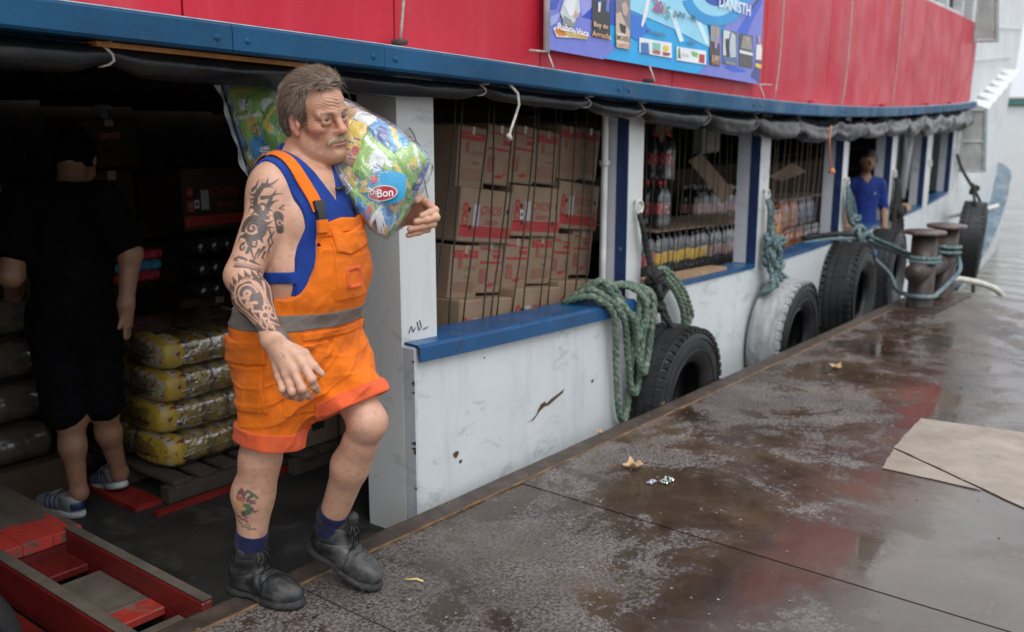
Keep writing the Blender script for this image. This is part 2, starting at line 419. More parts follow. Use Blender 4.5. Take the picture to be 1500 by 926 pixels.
# moored barge in front of the far shore
bl = thing('barge_house', (CAM.x + 560 * math.cos(math.radians(12.6)), CAM.y + 560 * math.sin(math.radians(12.6)), WATER_Z), 'small teal river barge with a grey roof moored far off across the water', 'barge', rot=(0, 0, math.radians(100)))
m_teal = simple('teal_paint', (.05, .28, .24), .6); m_roof = simple('grey_roof', (.16, .16, .17), .7); m_hullb = simple('barge_hull', (.07, .045, .04), .7)
def local_part(root, mb, name, m, parent=None, smooth=False):
    o = mb.build(name, m, None, smooth, origin=(0, 0, 0)); o.parent = parent or root; o.location = (0, 0, 0); WL[o.name] = WL[root.name]; return o
q = MB(); q.prism([(-11, -3, 0), (11, -3, 0), (13, -3, 1.2), (-12, -3, 1.2)], (0, 6, 0)); local_part(bl, q, 'hull', m_hullb)
q = MB(); q.box((1, 0, 2.1), (16, 4.4, 1.9)); local_part(bl, q, 'cabin', m_teal)
q = MB(); q.prism([(-9.5, -2.8, 3.0), (11, -2.8, 3.0), (9, -2.8, 4.3), (-7, -2.8, 4.3)], (0, 5.6, 0)); local_part(bl, q, 'roof', m_roof)
q = MB()
for i in range(6): q.box((-5 + i * 2.4, -2.22, 2.2), (.9, .06, .8))
local_part(bl, q, 'window_row', simple('dark_pane', (.03, .04, .045), .2))

# ------------------------------------------------------------------ dock
def dock_mat():
    t = NT('wet_dock_sheet'); O = t.tc.outputs['Object']; oi = t.n('ObjectInfo')
    # soaked wood/steel: dark brown with ochre and rusty stains
    wet = t.ramp(t.noise(2.4, 8, .62, .5), [(.28, (.022, .013, .010)), (.46, (.045, .028, .020)), (.6, (.062, .040, .026)), (.75, (.095, .058, .030))])
    wet = t.mix(t.ramp(t.noise(.9, 5, .6, .4), [(.55, 0.), (.7, .55)]), wet, (.13, .085, .05))
    sx = t.n('SeparateXYZ'); t.l(O, sx.inputs[0])
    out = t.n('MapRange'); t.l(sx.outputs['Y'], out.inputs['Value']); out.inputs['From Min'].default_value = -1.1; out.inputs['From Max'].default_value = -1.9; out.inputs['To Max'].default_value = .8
    wet = t.mix(t.math('MULTIPLY', out.outputs[0], t.ramp(t.noise(1.6, 6, .65, .6), [(.3, .35), (.6, 1.)])), wet, (.125, .108, .095))      # base colour paled farther out, standing in for sky reflected at grazing angles
    # dried skin: lavender grey, pitted by dark grains
    big = t.noise(1.15, 6, .62, .9); mid = t.noise(5.5, 7, .7, .5); fine = t.noise(48, 4, .75)
    # the strip well out from the boat stays under a film of water, the corner by the gangway is trodden dry
    yb = t.n('MapRange'); t.l(sx.outputs['Y'], yb.inputs['Value']); yb.inputs['From Min'].default_value = -2.1; yb.inputs['From Max'].default_value = -.2; yb.inputs['To Min'].default_value = -.07; yb.inputs['To Max'].default_value = .01
    xb = t.n('MapRange'); t.l(sx.outputs['X'], xb.inputs['Value']); xb.inputs['From Min'].default_value = -.4; xb.inputs['From Max'].default_value = 1.6; xb.inputs['To Min'].default_value = .05; xb.inputs['To Max'].default_value = -.012
    v = t.math('ADD', t.math('MULTIPLY', big, .66), t.math('MULTIPLY', mid, .34))
    v = t.math('ADD', v, t.math('ADD', yb.outputs[0], xb.outputs[0]))
    edge = t.math('ADD', v, t.math('MULTIPLY', t.math('SUBTRACT', fine, .5), .24))
    dry = t.ramp(edge, [(.513, 0.), (.533, 1.)])
    grain = t.ramp(t.noise(75, 3, .8), [(.455, 0.), (.555, 1.)])
    speck = t.ramp(t.noise(9, 5, .7), [(.35, 1.), (.68, .55)])          # where grains cluster
    dry = t.math('MULTIPLY', dry, t.mix(speck, (1., 1., 1.), grain))
    dcol = t.ramp(t.noise(3.2, 6, .6), [(.3, (.090, .078, .075)), (.55, (.155, .136, .132)), (.72, (.21, .186, .172))])
    c = t.mix(dry, wet, dcol)
    tone = t.n('MapRange'); t.l(oi.outputs['Random'], tone.inputs['Value']); tone.inputs['To Min'].default_value = .82; tone.inputs['To Max'].default_value = 1.18
    c = t.mix(1., c, tone.outputs[0], 'MULTIPLY')
    t.set(Base_Color=c)
    pud = t.ramp(v, [(.40, .03), (.44, .10), (.475, .26), (.53, .36)])
    t.set(Roughness=t.mix(dry, pud, (.72, .72, .72)), IOR=1.5)
    rel = t.math('ADD', t.math('MULTIPLY', dry, .5), t.math('MULTIPLY', t.noise(120, 3), t.ramp(v, [(.4, 0.), (.52, .55)])))
    rel = t.math('ADD', rel, t.math('MULTIPLY', t.noise(3.0, 3), .55))
    t.bump(rel, .22, .004); return t.m
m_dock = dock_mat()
m_edge = simple('dock_edge_rust', (.060, .043, .032), .55, .45, 9, .4, 70, dirt=(.05, .035, .028), dscale=6, dthr=(.45, .6))
m_bead = simple('rusty_bead', (.15, .085, .035), .8, .4, 14, .4, 90, dirt=(.08, .05, .03), dscale=9, dthr=(.5, .62))
m_dkside = simple('dock_side_steel', (.05, .035, .03), .75, .4, 3, .3)
mb = MB(); mb.box((.6, -2.7, -.42), (11.8, 5.38, .80))
dock = tag(mb.build('dock', m_dkside, origin=(.6, -2.7, -.42)), kind='structure')
for i, x0 in enumerate([-5.3, -4.1, -2.9, -1.7, -.5, .7, 1.9, 3.1, 4.3, 5.5]):
    x1 = min(x0 + 1.2, 6.5)
    for j, (y0, y1) in enumerate(((-.113, -2.515), (-2.521, -5.39))):
        mb = MB(); g = .0035; dz = [rnd.uniform(-.0025, .0015) for _ in range(4)]; zt = 0.0
        vs = [(x0 + g, y1, zt + dz[0]), (x1 - g, y1, zt + dz[1]), (x1 - g, y0, zt + dz[2]), (x0 + g, y0, zt + dz[3])]
        mb.add(vs + [(x, y, -.016) for x, y, z in vs], [(0, 1, 2, 3), (0, 4, 5, 1), (1, 5, 6, 2), (2, 6, 7, 3), (3, 7, 4, 0)])
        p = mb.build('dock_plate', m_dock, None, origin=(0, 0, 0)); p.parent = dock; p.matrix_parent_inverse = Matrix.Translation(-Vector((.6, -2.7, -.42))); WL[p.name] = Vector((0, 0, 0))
def on_dock(o): o.parent = dock; o.matrix_parent_inverse = Matrix.Translation(-Vector((.6, -2.7, -.42))); return o
mb = MB(); xs = arange(-5.3, 6.5, .06)
def ed(x, k):
    w = .004 * vnoise(x * 6, 1.7) + .003 * vnoise(x * 23, 5)
    return [(x, -.112 + w * .4, -.03), (x, -.108, .001), (x, -.020, .003 + w * .6), (x, -.003 + w, -.004), (x, .0 + w, -.06), (x, -.01, -.3)][k]
mb.grid(lambda x, k: ed(x, k), xs, range(6)); on_dock(mb.build('edge_strip', m_edge, None, origin=(0, 0, 0), smooth=False))
mb = MB(); mb.tube([(x, -.113 + .004 * vnoise(x * 5, 8), .0005 + .003 * vnoise(x * 11, 2)) for x in arange(-5.3, 6.5, .035)], [.006 + .004 * vnoise(i * .5, 4) for i in range(len(arange(-5.3, 6.5, .035)))], 6)
on_dock(mb.build('weld_bead', m_bead, None, origin=(0, 0, 0)))
# ================================================================== THE BOAT
def hull_white(name, c=(.62, .65, .66), seed=0.):
    t = NT(name); O = t.tc.outputs['Object']
    base = t.ramp(t.noise(1.3, 6, .6, .3), [(.3, tuple(x * .86 for x in c)), (.65, c)])
    streak = t.ramp(t.noise(3., 6, .65, .2, stretch=(3., 3., .35)), [(.52, 0.), (.78, .45)])
    base = t.mix(streak, base, (.33, .36, .36))
    scuff = t.ramp(t.noise(2.2, 7, .7, 1.6, stretch=(1.2, 1.2, 2.4)), [(.565, 0.), (.66, .5)])
    base = t.mix(scuff, base, (.30, .32, .32))
    chip = t.ramp(t.noise(16 + seed, 5, .72, .4), [(.715, 0.), (.73, 1.)])
    base = t.mix(chip, base, (.10, .06, .04))
    t.set(Base_Color=base, Roughness=t.ramp(t.noise(5, 4), [(.3, .32), (.7, .5)]))
    t.bump(t.math('ADD', t.noise(2.2, 3), t.math('MULTIPLY', t.noise(45, 5, .6, stretch=(1, 1, .4)), .12)), .25, .02); return t.m
m_white = hull_white('hull_white_paint'); m_post = hull_white('post_white_paint', (.66, .67, .66), 3.)
m_jamb = hull_white('jamb_grey_white', (.56, .58, .62), 5.)
m_bluet = simple('navy_trim', (.010, .030, .095), .45, .3, 10, .25, 40, dirt=(.30, .33, .36), dscale=22, dthr=(.66, .72))
m_blue = simple('blue_sill_paint', (.008, .066, .175), .35, .22, 5, .2, 50, dirt=(.055, .03, .022), dscale=14, dthr=(.64, .7))
m_rail = simple('blue_rail_paint', (.005, .066, .150), .5, .35, 2.2, .25, 40, spec=.3, dirt=(.075, .06, .05), dscale=9, dthr=(.64, .72))
def red_mat():
    t = NT('red_upper_paint')
    c = t.ramp(t.noise(1.1, 6, .6), [(.3, (.42, .012, .028)), (.55, (.53, .020, .044)), (.75, (.56, .045, .058))])
    fade = t.ramp(t.noise(1.6, 5, .6, .2, stretch=(2.2, 2.2, .3)), [(.5, 0.), (.8, .36)])
    c = t.mix(fade, c, (.62, .15, .17))
    sc = t.ramp(t.noise(7, 8, .75, 1.2, stretch=(1.6, 1.6, .6)), [(.67, 0.), (.70, .6)])
    c = t.mix(sc, c, (.62, .30, .30))
    dk = t.ramp(t.noise(11, 6, .7, .5), [(.70, 0.), (.74, .7)]); c = t.mix(dk, c, (.13, .02, .02))
    t.set(Base_Color=c, Roughness=t.ramp(t.noise(3, 4), [(.3, .36), (.7, .55)]), Specular_IOR_Level=.3)
    t.bump(t.math('ADD', t.noise(.9, 3, stretch=(1.8, 1.8, .5)), t.math('MULTIPLY', t.noise(30, 5, .6, stretch=(1, 1, .3)), .10)), .35, .035); return t.m
m_red = red_mat()
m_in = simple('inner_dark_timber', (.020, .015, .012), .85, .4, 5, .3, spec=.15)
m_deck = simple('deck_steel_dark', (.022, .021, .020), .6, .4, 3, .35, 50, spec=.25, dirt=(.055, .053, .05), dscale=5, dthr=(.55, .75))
m_orange = simple('orange_underside', (.42, .17, .04), .6)
m_wood = simple('raw_plank', (.34, .21, .12), .75, .3, 8, .3)
m_shut = simple('shutter_sheet', (.30, .30, .29), .5, .2, 6, .1)
m_rust = simple('bare_rust', (.085, .038, .02), .85, .4, 30, .5, 120)
boat = thing('passenger_boat', (2.0, .24, -.15), 'white and red two deck river boat with a blue rub rail moored along the dock', 'boat')
XA, XB = -6.0, 20.15
BOWX = arange(13.0, 20.15, .12)
# lower bulwark: one sheet with thickness, from below the water to the sill
mb = MB(); ss = arange(.26, 13.0, .08) + BOWX[1:]
def bul(s):
    bw = -.055 if s < 2.0 else -.0
    bw = -.055 * max(0., min(1., (2.12 - s) / .06)) if s > 2.06 else -.055
    k = max(0., (s - 13) / 7); zt = SZ(s) - .004
    return [(bw + .25 * k, -1.5), (bw, -.6), (bw - .02 * k, zt), (.10, zt), (.10, -1.5)]
sweep(mb, bul, ss); bulw = mb.build('bulwark', m_white, boat, smooth=False, fixn=True)
# a scrape in the paint down to rust, a few mm thick flakes of bare metal showing
mb = MB(); pts = [(1.012, .110), (1.06, .112), (1.10, .128), (1.135, .168), (1.17, .175), (1.19, .16), (1.22, .172), (1.30, .185), (1.345, .196), (1.335, .178), (1.27, .163), (1.21, .148), (1.17, .150), (1.13, .138), (1.08, .108)]
mb.poly([wp(x, -.0575, z + .03) for x, z in pts]); mb.build('rust_scrape', m_rust, bulw, fixn=True)
for cx, cz, r in ((.50, .14, .018), (1.62, .20, .011), (.70, .52, .005), (1.3, .44, .004), (.53, .10, .01)):
    mb = MB(); mb.poly([wp(cx + r * (1 + .3 * math.sin(3 * a)) * math.cos(a), -.0575, cz + r * math.sin(a) * .8) for a in [i * math.pi / 5 for i in range(10)]]); mb.build('rust_spot', m_rust, bulw, fixn=True)
# door side pillar
mb = MB(); z1 = RZ(.3) + .02
sx0, sx1 = .245, .455
def pil(z, k):
    return [wp(sx0, .21, z), wp(sx0, 0.0, z), wp(sx1, 0.0, z), wp(sx1, .21, z)][k % 4]
mb.add([pil(z, k) for z in (-1.2, z1) for k in range(4)], [(0, 1, 5, 4), (1, 2, 6, 5), (2, 3, 7, 6), (3, 0, 4, 7), (4, 5, 6, 7)])
dp = mb.build('door_pillar', m_post, boat, fixn=True)
mb = MB()   # bulkhead's own end plate, chipped along its edge
mb.add([wp(.247, -.062, z) for z in (-1.2, SZ(.26) - .01)] + [wp(.262, -.062, z) for z in (-1.2, SZ(.26) - .01)] + [wp(.247, -.002, z) for z in (-1.2, SZ(.26) - .01)] + [wp(.262, -.002, z) for z in (-1.2, SZ(.26) - .01)], [(0, 1, 3, 2), (0, 4, 5, 1), (1, 5, 7, 3)])
mb.build('end_plate', m_jamb, boat, fixn=True)
mb = MB()
for i in range(7):
    z = rnd.uniform(-.05, .62); mb.add([wp(.2455, -.064, z), wp(.2455, -.064, z + rnd.uniform(.01, .03)), wp(.2455, -.05 + rnd.uniform(0, .015), z + .008)], [(0, 1, 2)])
mb.build('chipped_paint', m_rust, boat)
# window posts
POSTS = [(2.05, 2.22), (3.965, 4.17), (6.09, 6.29), (8.11, 8.38), (10.07, 10.46), (12.07, 12.38)]
def quadprism(mb, a, b, o0, o1, z0, z1, z0b=None, z1b=None):
    z0b = z0 if z0b is None else z0b; z1b = z1 if z1b is None else z1b
    V = [wp(a, o0, z0), wp(b, o0, z0b), wp(b, o1, z0b), wp(a, o1, z0), wp(a, o0, z1), wp(b, o0, z1b), wp(b, o1, z1b), wp(a, o1, z1)]
    mb.add(V, [(3, 2, 1, 0), (4, 5, 6, 7), (0, 1, 5, 4), (1, 2, 6, 5), (2, 3, 7, 6), (3, 0, 4, 7)])
m_ring = simple('white_ring_paint', (.55, .55, .52), .5, .2, 30)
RINGZ = [1.043, .959, .905, .854, .857, .915]
for i, (a, b) in enumerate(POSTS):
    f = .10 + .0 * i; lean = 0
    mb = MB(); quadprism(mb, a, b, .0 if i else -.004, .15, SZ(a) - .25, RZ(a) + .02, SZ(b) - .25, RZ(b) + .02)
    pst = mb.build('window_post', m_post, boat, fixn=True)
    mb = MB(); quadprism(mb, a - .007, a - .0005, .062, .155, SZ(a) + .002, RZ(a) + .015); mb.build('jamb_lining', m_jamb, pst, fixn=True)
    mb = MB(); quadprism(mb, a - .012, a - .0005, -.006, .058, SZ(a) + .002, RZ(a) + .015); mb.build('blue_trim', m_bluet, pst, fixn=True)
    mb = MB(); cr = wp((a + b) / 2, -.03, RINGZ[i]); R = Matrix.Rotation(math.radians(90), 3, 'X')
    mb.tube([cr + Vector((.034 * math.cos(t), .012 * math.sin(t * 2) * 0, .036 * math.sin(t))) for t in [k * 2 * math.pi / 14 for k in range(15)]], .0085, 6, caps=False)
    mb.box(wp((a + b) / 2, -.012, RINGZ[i] + .03), (.03, .03, .024))
    mb.build('mooring_eye', m_ring, pst, smooth=True)
mb = MB(); mb.tube([wp(1.985, .10, z) for z in arange(.40, RZ(2) + .02, .1)], [.0165 + (.004 if 1.27 < z < 1.30 else 0) for z in arange(.40, RZ(2) + .02, .1)], 12)
mb.box(wp(1.985, .10, 1.28), (.042, .042, .03)); mb.build('drain_pipe', simple('pipe_white', (.60, .61, .60), .45, .2, 6, .1, dirt=(.2, .15, .1), dscale=14, dthr=(.68, .74)), boat, smooth=True)
# sills
mb = MB()
def sl1(s): z = SZ(s); return [(-.085, z - .062), (-.085, z - .005), (-.07, z + .006), (.13, z + .012), (.13, z + .003), (-.072, z - .004), (-.079, z - .008), (-.079, z - .062)]
sweep(mb, sl1, arange(.258, 2.03, .05)); mb.build('window_sill', m_blue, boat, fixn=True)
for (a, b) in [(2.225, 3.96), (4.175, 6.085), (6.295, 8.1), (8.39, 10.06), (10.47, 12.06)]:
    mb = MB(); sweep(mb, lambda s: rect(-.008, .15, SZ(s) - .002, SZ(s) + .028), arange(a, b, .1)); mb.build('window_sill', m_blue, boat, fixn=True)
mb = MB(); sweep(mb, lambda s: rect(.015, .13, SZ(s) + .029, SZ(s) + .062 - .012 * (s - 2.4)), arange(2.42, 3.5, .1)); mb.build('sill_plank', m_wood, boat, fixn=True)
mb = MB(); sweep(mb, lambda s: rect(.015, .13, SZ(s) + .029, SZ(s) + .07), arange(6.75, 7.05, .1)); mb.build('sill_plank', m_wood, boat, fixn=True)
mb = MB(); sweep(mb, lambda s: rect(.015, .13, SZ(s) + .029, SZ(s) + .10), arange(8.7, 9.5, .1)); mb.build('sill_plank', m_wood, boat, fixn=True)
# blue rub rail, its top edge painted as if lit, orange underside strip
RS = arange(XA, 12.42, .1)
rail = None; RJ = [XA, -4.1, -2.3, -.62, -.02, 1.6, 3.3, 5.2, 7.3, 9.6, 12.42]
for j in range(len(RJ) - 1):
    a_, b_ = RJ[j] + .0015, RJ[j + 1] - .0015; dz_ = rnd.uniform(-.002, .002)
    mb = MB(); sweep(mb, lambda s: [(-.205, RZ(s) + .002 + dz_), (-.212 - dz_, RZ(s) + .01), (-.212 - dz_ + .002 * vnoise(s * 4, 1), RZ(s) + .076), (-.20, RZ(s) + .083), (.05, RZ(s) + .088), (.05, RZ(s) + .004)], arange(a_, b_, .08)); r_ = mb.build('rub_rail', m_rail, boat, fixn=True); rail = rail or r_
    for s_ in (a_ + .05, b_ - .05):
        mb = MB(); mb.lathe([(0, .006), (.007, .005), (.010, .001), (.010, -.004)], 8, wp(s_, -.212, RZ(s_) + .04), Matrix.Rotation(math.radians(90), 3, 'X')); mb.build('bolt_head', m_rail, r_)
mb = MB(); sweep(mb, lambda s: rect(-.2, -.135, RZ(s) + .0845, RZ(s) + .0875), RS); mb.build('rail_top_edge', simple('lit_top_paint', (.42, .50, .55), .5, .3, 12), rail, fixn=True)  # pale colour stands in for daylight on the rail's top
mb = MB(); sweep(mb, lambda s: rect(-.15, -.02, RZ(s) - .014, RZ(s) - .001), arange(-1.0, -.32, .1)); mb.build('rail_batten', m_orange, boat, fixn=True)
# red side of the upper deck, sheets with seams
seams = [XA, -3.2, -1.9, -.72, .12, 1.02, 2.3, 3.62, 5.0, 6.3, 7.9, 9.9, 12.42]
def redtop(s): return 3.05 if s < 7.2 else 3.05 - 0.0
for a, b in zip(seams[:-1], seams[1:]):
    mb = MB(); us = arange(a + .004, b - .004, .06)
    def rp(s, v):
        z0 = RZ(s) + .089; zt = min(2.62, 2.95) if s > 7.3 else 2.95
        bul_ = .012 * math.sin(math.pi * (s - a) / (b - a)) * math.sin(math.pi * v) + .006 * vnoise(s * 2.2, v * 2)
        return wp(s, -.118 - .02 * v - bul_, z0 + (zt - z0) * v)
    vs_ = [k / 14 for k in range(15)]; mb.grid(rp, us, vs_)
    mb.grid(lambda s, v: rp(s, v) + Vector((0, .03, 0)), us, [0, 1], flip=True)
    mb.grid(lambda s, v: rp(a + .004, s) + Vector((0, .03 * v, 0)), vs_, [0, 1]); mb.grid(lambda s, v: rp(b - .004, s) + Vector((0, .03 * v, 0)), vs_, [0, 1])
    pnl = mb.build('upper_side_panel', m_red, boat, smooth=False)
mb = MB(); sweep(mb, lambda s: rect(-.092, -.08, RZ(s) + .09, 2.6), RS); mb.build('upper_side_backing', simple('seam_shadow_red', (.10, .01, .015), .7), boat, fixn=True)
# thin halyards and painted cleats on the red side
m_cord = simple('old_cord', (.42, .38, .34), .9, .3, 60)
for s in (.10, 3.72, 5.3, 7.1):
    mb = MB(); mb.tube([wp(s + .05 * t + .01 * math.sin(t * 9), -.155 - .02 * math.sin(t * 3.1) - .012, RZ(s) + .095 + t * 1.2) for t in [k / 16 for k in range(17)]], .0055, 6); mb.build('side_cord', m_cord, boat, smooth=True)
for s in (.10, 1.94, 4.5, 6.7, 8.9, 10.4):
    mb = MB(); mb.box(wp(s, -.165, RZ(s) + .105), (.045, .05, .02), bev=.006); mb.box(wp(s, -.15, RZ(s) + .095), (.018, .03, .02)); mb.build('cleat', m_red if s > 4 else simple('dark_cleat', (.06, .03, .03), .6), boat)
# upper-deck windows near the bow
for a, b in ((7.35, 8.5), (8.75, 9.75), (9.95, 10.9)):
    mb = MB(); quadprism(mb, a, b, -.12, -.06, 2.62, 2.66); mb.build('upper_sill', m_post, boat, fixn=True)
for s in (7.3, 8.62, 9.85, 11.0, 11.9):
    mb = MB(); quadprism(mb, s - .07, s + .07, -.13, -.02, 2.621, 3.4); mb.build('upper_post', m_post, boat, fixn=True)
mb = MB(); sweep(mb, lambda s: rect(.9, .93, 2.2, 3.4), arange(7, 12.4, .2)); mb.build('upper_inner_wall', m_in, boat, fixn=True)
mb = MB(); sweep(mb, lambda s: rect(-.16, 2.5, 3.4, 3.46), arange(6.8, 12.6, .2)); mb.build('upper_roof', m_post, boat, fixn=True)
# ceiling, floor, far side, ends
CS = arange(XA, 12.42, .3)
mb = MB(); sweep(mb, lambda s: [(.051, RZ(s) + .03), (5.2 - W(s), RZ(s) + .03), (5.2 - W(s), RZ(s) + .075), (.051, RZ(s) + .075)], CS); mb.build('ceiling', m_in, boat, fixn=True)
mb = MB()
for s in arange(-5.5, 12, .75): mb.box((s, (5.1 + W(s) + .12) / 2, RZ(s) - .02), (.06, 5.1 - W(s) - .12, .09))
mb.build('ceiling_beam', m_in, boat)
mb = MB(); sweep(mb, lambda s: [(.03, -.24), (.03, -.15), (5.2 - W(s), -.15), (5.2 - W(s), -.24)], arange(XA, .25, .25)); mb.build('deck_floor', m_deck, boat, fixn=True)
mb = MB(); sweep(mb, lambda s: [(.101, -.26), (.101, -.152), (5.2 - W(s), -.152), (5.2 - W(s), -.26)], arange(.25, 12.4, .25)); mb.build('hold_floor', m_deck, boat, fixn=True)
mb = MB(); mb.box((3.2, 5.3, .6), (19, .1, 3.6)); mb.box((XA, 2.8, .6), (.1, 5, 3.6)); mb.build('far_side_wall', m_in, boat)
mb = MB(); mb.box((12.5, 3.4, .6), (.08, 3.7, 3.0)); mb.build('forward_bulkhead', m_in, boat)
mb = MB(); sweep(mb, lambda s: rect(0, .1, -1.4, RZ(s)), arange(XA, -2.6, .2)); mb.build('aft_side_wall', m_white, boat, fixn=True)
mb = MB(); sweep(mb, lambda s: rect(.0, .1, -1.4, -.16), arange(-2.6, .25, .1)); mb.build('door_threshold', m_deck, boat, fixn=True)
# forward part: tall white bow
mb = MB(); us = arange(12.45, 20.15, .11); vz = [k / 22 for k in range(23)]
def bow(s, v):
    k = max(0, (s - 12.45) / 7.7); z0 = SZ(min(s, 14)) - .02 + .0 * k; z = z0 + (4.6 - z0) * v
    rip = .008 * vnoise(s * 1.7, z * 1.3) + .004 * vnoise(s * 6, z * .8)
    step = -.02 if z > RZ(s) - .02 + .42 * k else 0.
    return wp(s, .0 - .34 * k * v + rip + step - .05 * v, z)
mb.grid(bow, us, vz); mb.grid(lambda s, v: bow(12.45, s) + Vector((-.01 * 0, v * .9, 0)), vz, [0, 1]); bowo = mb.build('bow_plating', hull_white('bow_white_paint', (.70, .72, .73), 2.), boat, smooth=True)
# plate overlap lines and corner scoops on the bow
mb = MB()
for zz, a, b in ((2.62, 13.0, 17.6), (2.15, 12.7, 16.5), (3.3, 12.7, 18.2)):
    vs_ = []
    for s in arange(a, b, .15):
        p = wp(s, -.075 - .34 * ((s - 12.45) / 7.7) * ((zz - .4) / 4.2), zz + .05 * (s - a)); vs_.append(p)
    mb.tube(vs_, .009, 6)
mb.build('plate_lap', m_post, bowo)
m_scoop = simple('bright_white_scoop', (.62, .63, .63), .4, .1, 10)
for i in range(6):
    s = 13.3 + i * .5; z = 1.60 + i * .10; k = (s - 12.45) / 7.7; o0 = -.03 - .34 * k * .3
    n = Vector((0, -1, 0)); mb = MB(); w = .15
    A = [wp(s - w, o0, z - .02), wp(s + w, o0, z + .03), wp(s + w * .8, o0 - .26, z + .0), wp(s - w * .3, o0 - .22, z - .12)]
    B = [wp(s - w * .2, o0, z - .34), wp(s + w * .3, o0, z - .32)]
    mb.add(A + B, [(0, 1, 2, 3), (3, 2, 5, 4), (0, 3, 4), (1, 5, 2)]); mb.build('scoop', m_scoop, bowo, fixn=True)
# ledge (foot rail) round the bow
LZ = pw([11.8, 13, 14.4, 16, 17.1, 18, 19, 20.15], [-.95, -.88, -.74, -.46, -.12, .12, .36, .52])
m_ledge = simple('ledge_blue_grey', (.055, .10, .14), .45, .3, 3, .2, 40, dirt=(.20, .23, .25), dscale=5, dthr=(.5, .62))
mb = MB(); sweep(mb, lambda s: [(-.25, LZ(s) - .05), (-.27, LZ(s) + .02), (.06, LZ(s) + .05), (.06, LZ(s) - .05)], arange(11.9, 20.1, .12)); mb.build('bow_ledge', m_ledge, boat, fixn=True)
mb = MB(); sweep(mb, lambda s: [(-.23, LZ(s) - .051), (.05, LZ(s) - .051), (.10, -1.6), (-.12, -1.6)], arange(12.2, 20.1, .12)); mb.build('bow_skirt', m_white, boat, fixn=True)
# hinged shutter standing open at the end of the window row and its twin on the upper deck
def shutter(s, z0, z1, o0, o1, top_o1=None):
    mb = MB(); a, b, c, d = wp(s, o0, z0), wp(s + .12, o1, z0), wp(s + .12, top_o1 if top_o1 else o1, z1), wp(s, o0, z1)
    t_ = Vector((.03, .0, 0)); mb.prism([a, b, c, d], t_); sh = mb.build('shutter', m_shut, boat, fixn=True)
    mb = MB()
    for k in (0.02, .48, .97) if z0 < 2 else (.02, .97): mb.tube([a.lerp(d, k) - Vector((.012, 0, 0)), b.lerp(c, k) - Vector((.012, 0, 0))], .014, 6)
    for k in (.02, .98): mb.tube([a.lerp(b, k) - Vector((.012, 0, 0)), d.lerp(c, k) - Vector((.012, 0, 0))], .014, 6)
    mb.build('shutter_frame', simple('shutter_frame_grey', (.36, .37, .36), .5), sh)
    mb = MB(); mb.tube([b + Vector((.01, 0, 0)), c + Vector((.01, 0, 0))], .018, 6); mb.build('shutter_edge', simple('green_edge', (.06, .18, .17), .5), sh)
shutter(12.5, .62, 1.50, -.05, -.36, -.30)
shutter(12.0, 2.36, 3.3, -.16, -.42, -.34)
mb = MB(); mb.tube([wp(12.2, -.02, .02), wp(12.4, -.45, .12), wp(12.5, -.6, .18)], .03, 8); mb.build('stub_pipe', m_post, boat, smooth=True)
# thin wire across the door pillar
mb = MB(); mb.tube([wp(.30 + .12 * t, -.012, 1.50 - .28 * t + .04 * math.sin(t * 5)) for t in [k / 14 for k in range(15)]], .0028, 5); mb.build('loose_wire', simple('wire_grey', (.2, .2, .2), .6), dp)
# small scribble painted on the pillar foot
mb = MB()
for pth in ([(.285, .70), (.30, .725), (.31, .70), (.325, .715)], [(.335, .735), (.345, .70), (.36, .71), (.35, .74)], [(.37, .70), (.40, .705)]):
    mb.tube([wp(x, -.002, z) for x, z in pth], .0025, 4)
mb.build('paint_scribble', m_bluet, dp)
# ================================================================== CARGO
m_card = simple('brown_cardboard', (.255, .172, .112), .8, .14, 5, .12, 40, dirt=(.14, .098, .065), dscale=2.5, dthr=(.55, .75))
m_cardd = simple('darker_cardboard', (.055, .038, .026), .9, .15, 5, .12, 40, spec=.15)  # darkened copy of the cardboard: the hold's dimness is put into its colour
m_print = simple('red_print', (.34, .030, .028), .75, .15, 30, 0)
m_printf = simple('faded_red_print', (.25, .085, .06), .8, .2, 30, 0)
m_sticker = simple('white_sticker', (.55, .54, .56), .5, .1, 30, 0)
m_lilac = simple('lilac_leaflet', (.40, .34, .36), .6, .15, 40, 0)
m_hole = simple('cut_out_dark', (.012, .009, .008), .9)
m_tapec = simple('packing_tape', (.36, .28, .20), .18, .1, 20, .1, spec=.7)
def flat(mb, x, z, w, h, y, c=None): mb.add([(x - w / 2, y, z - h / 2), (x + w / 2, y, z - h / 2), (x + w / 2, y, z + h / 2), (x - w / 2, y, z + h / 2)], [(0, 1, 2, 3)], c)
def oval(mb, x, z, rx, rz, y, n=14): mb.add([(x + rx * math.cos(2 * math.pi * k / n), y, z + rz * math.sin(2 * math.pi * k / n)) for k in range(n)], [tuple(range(n))])
UX, UZ = (1, 0, 0), (0, 0, 1)
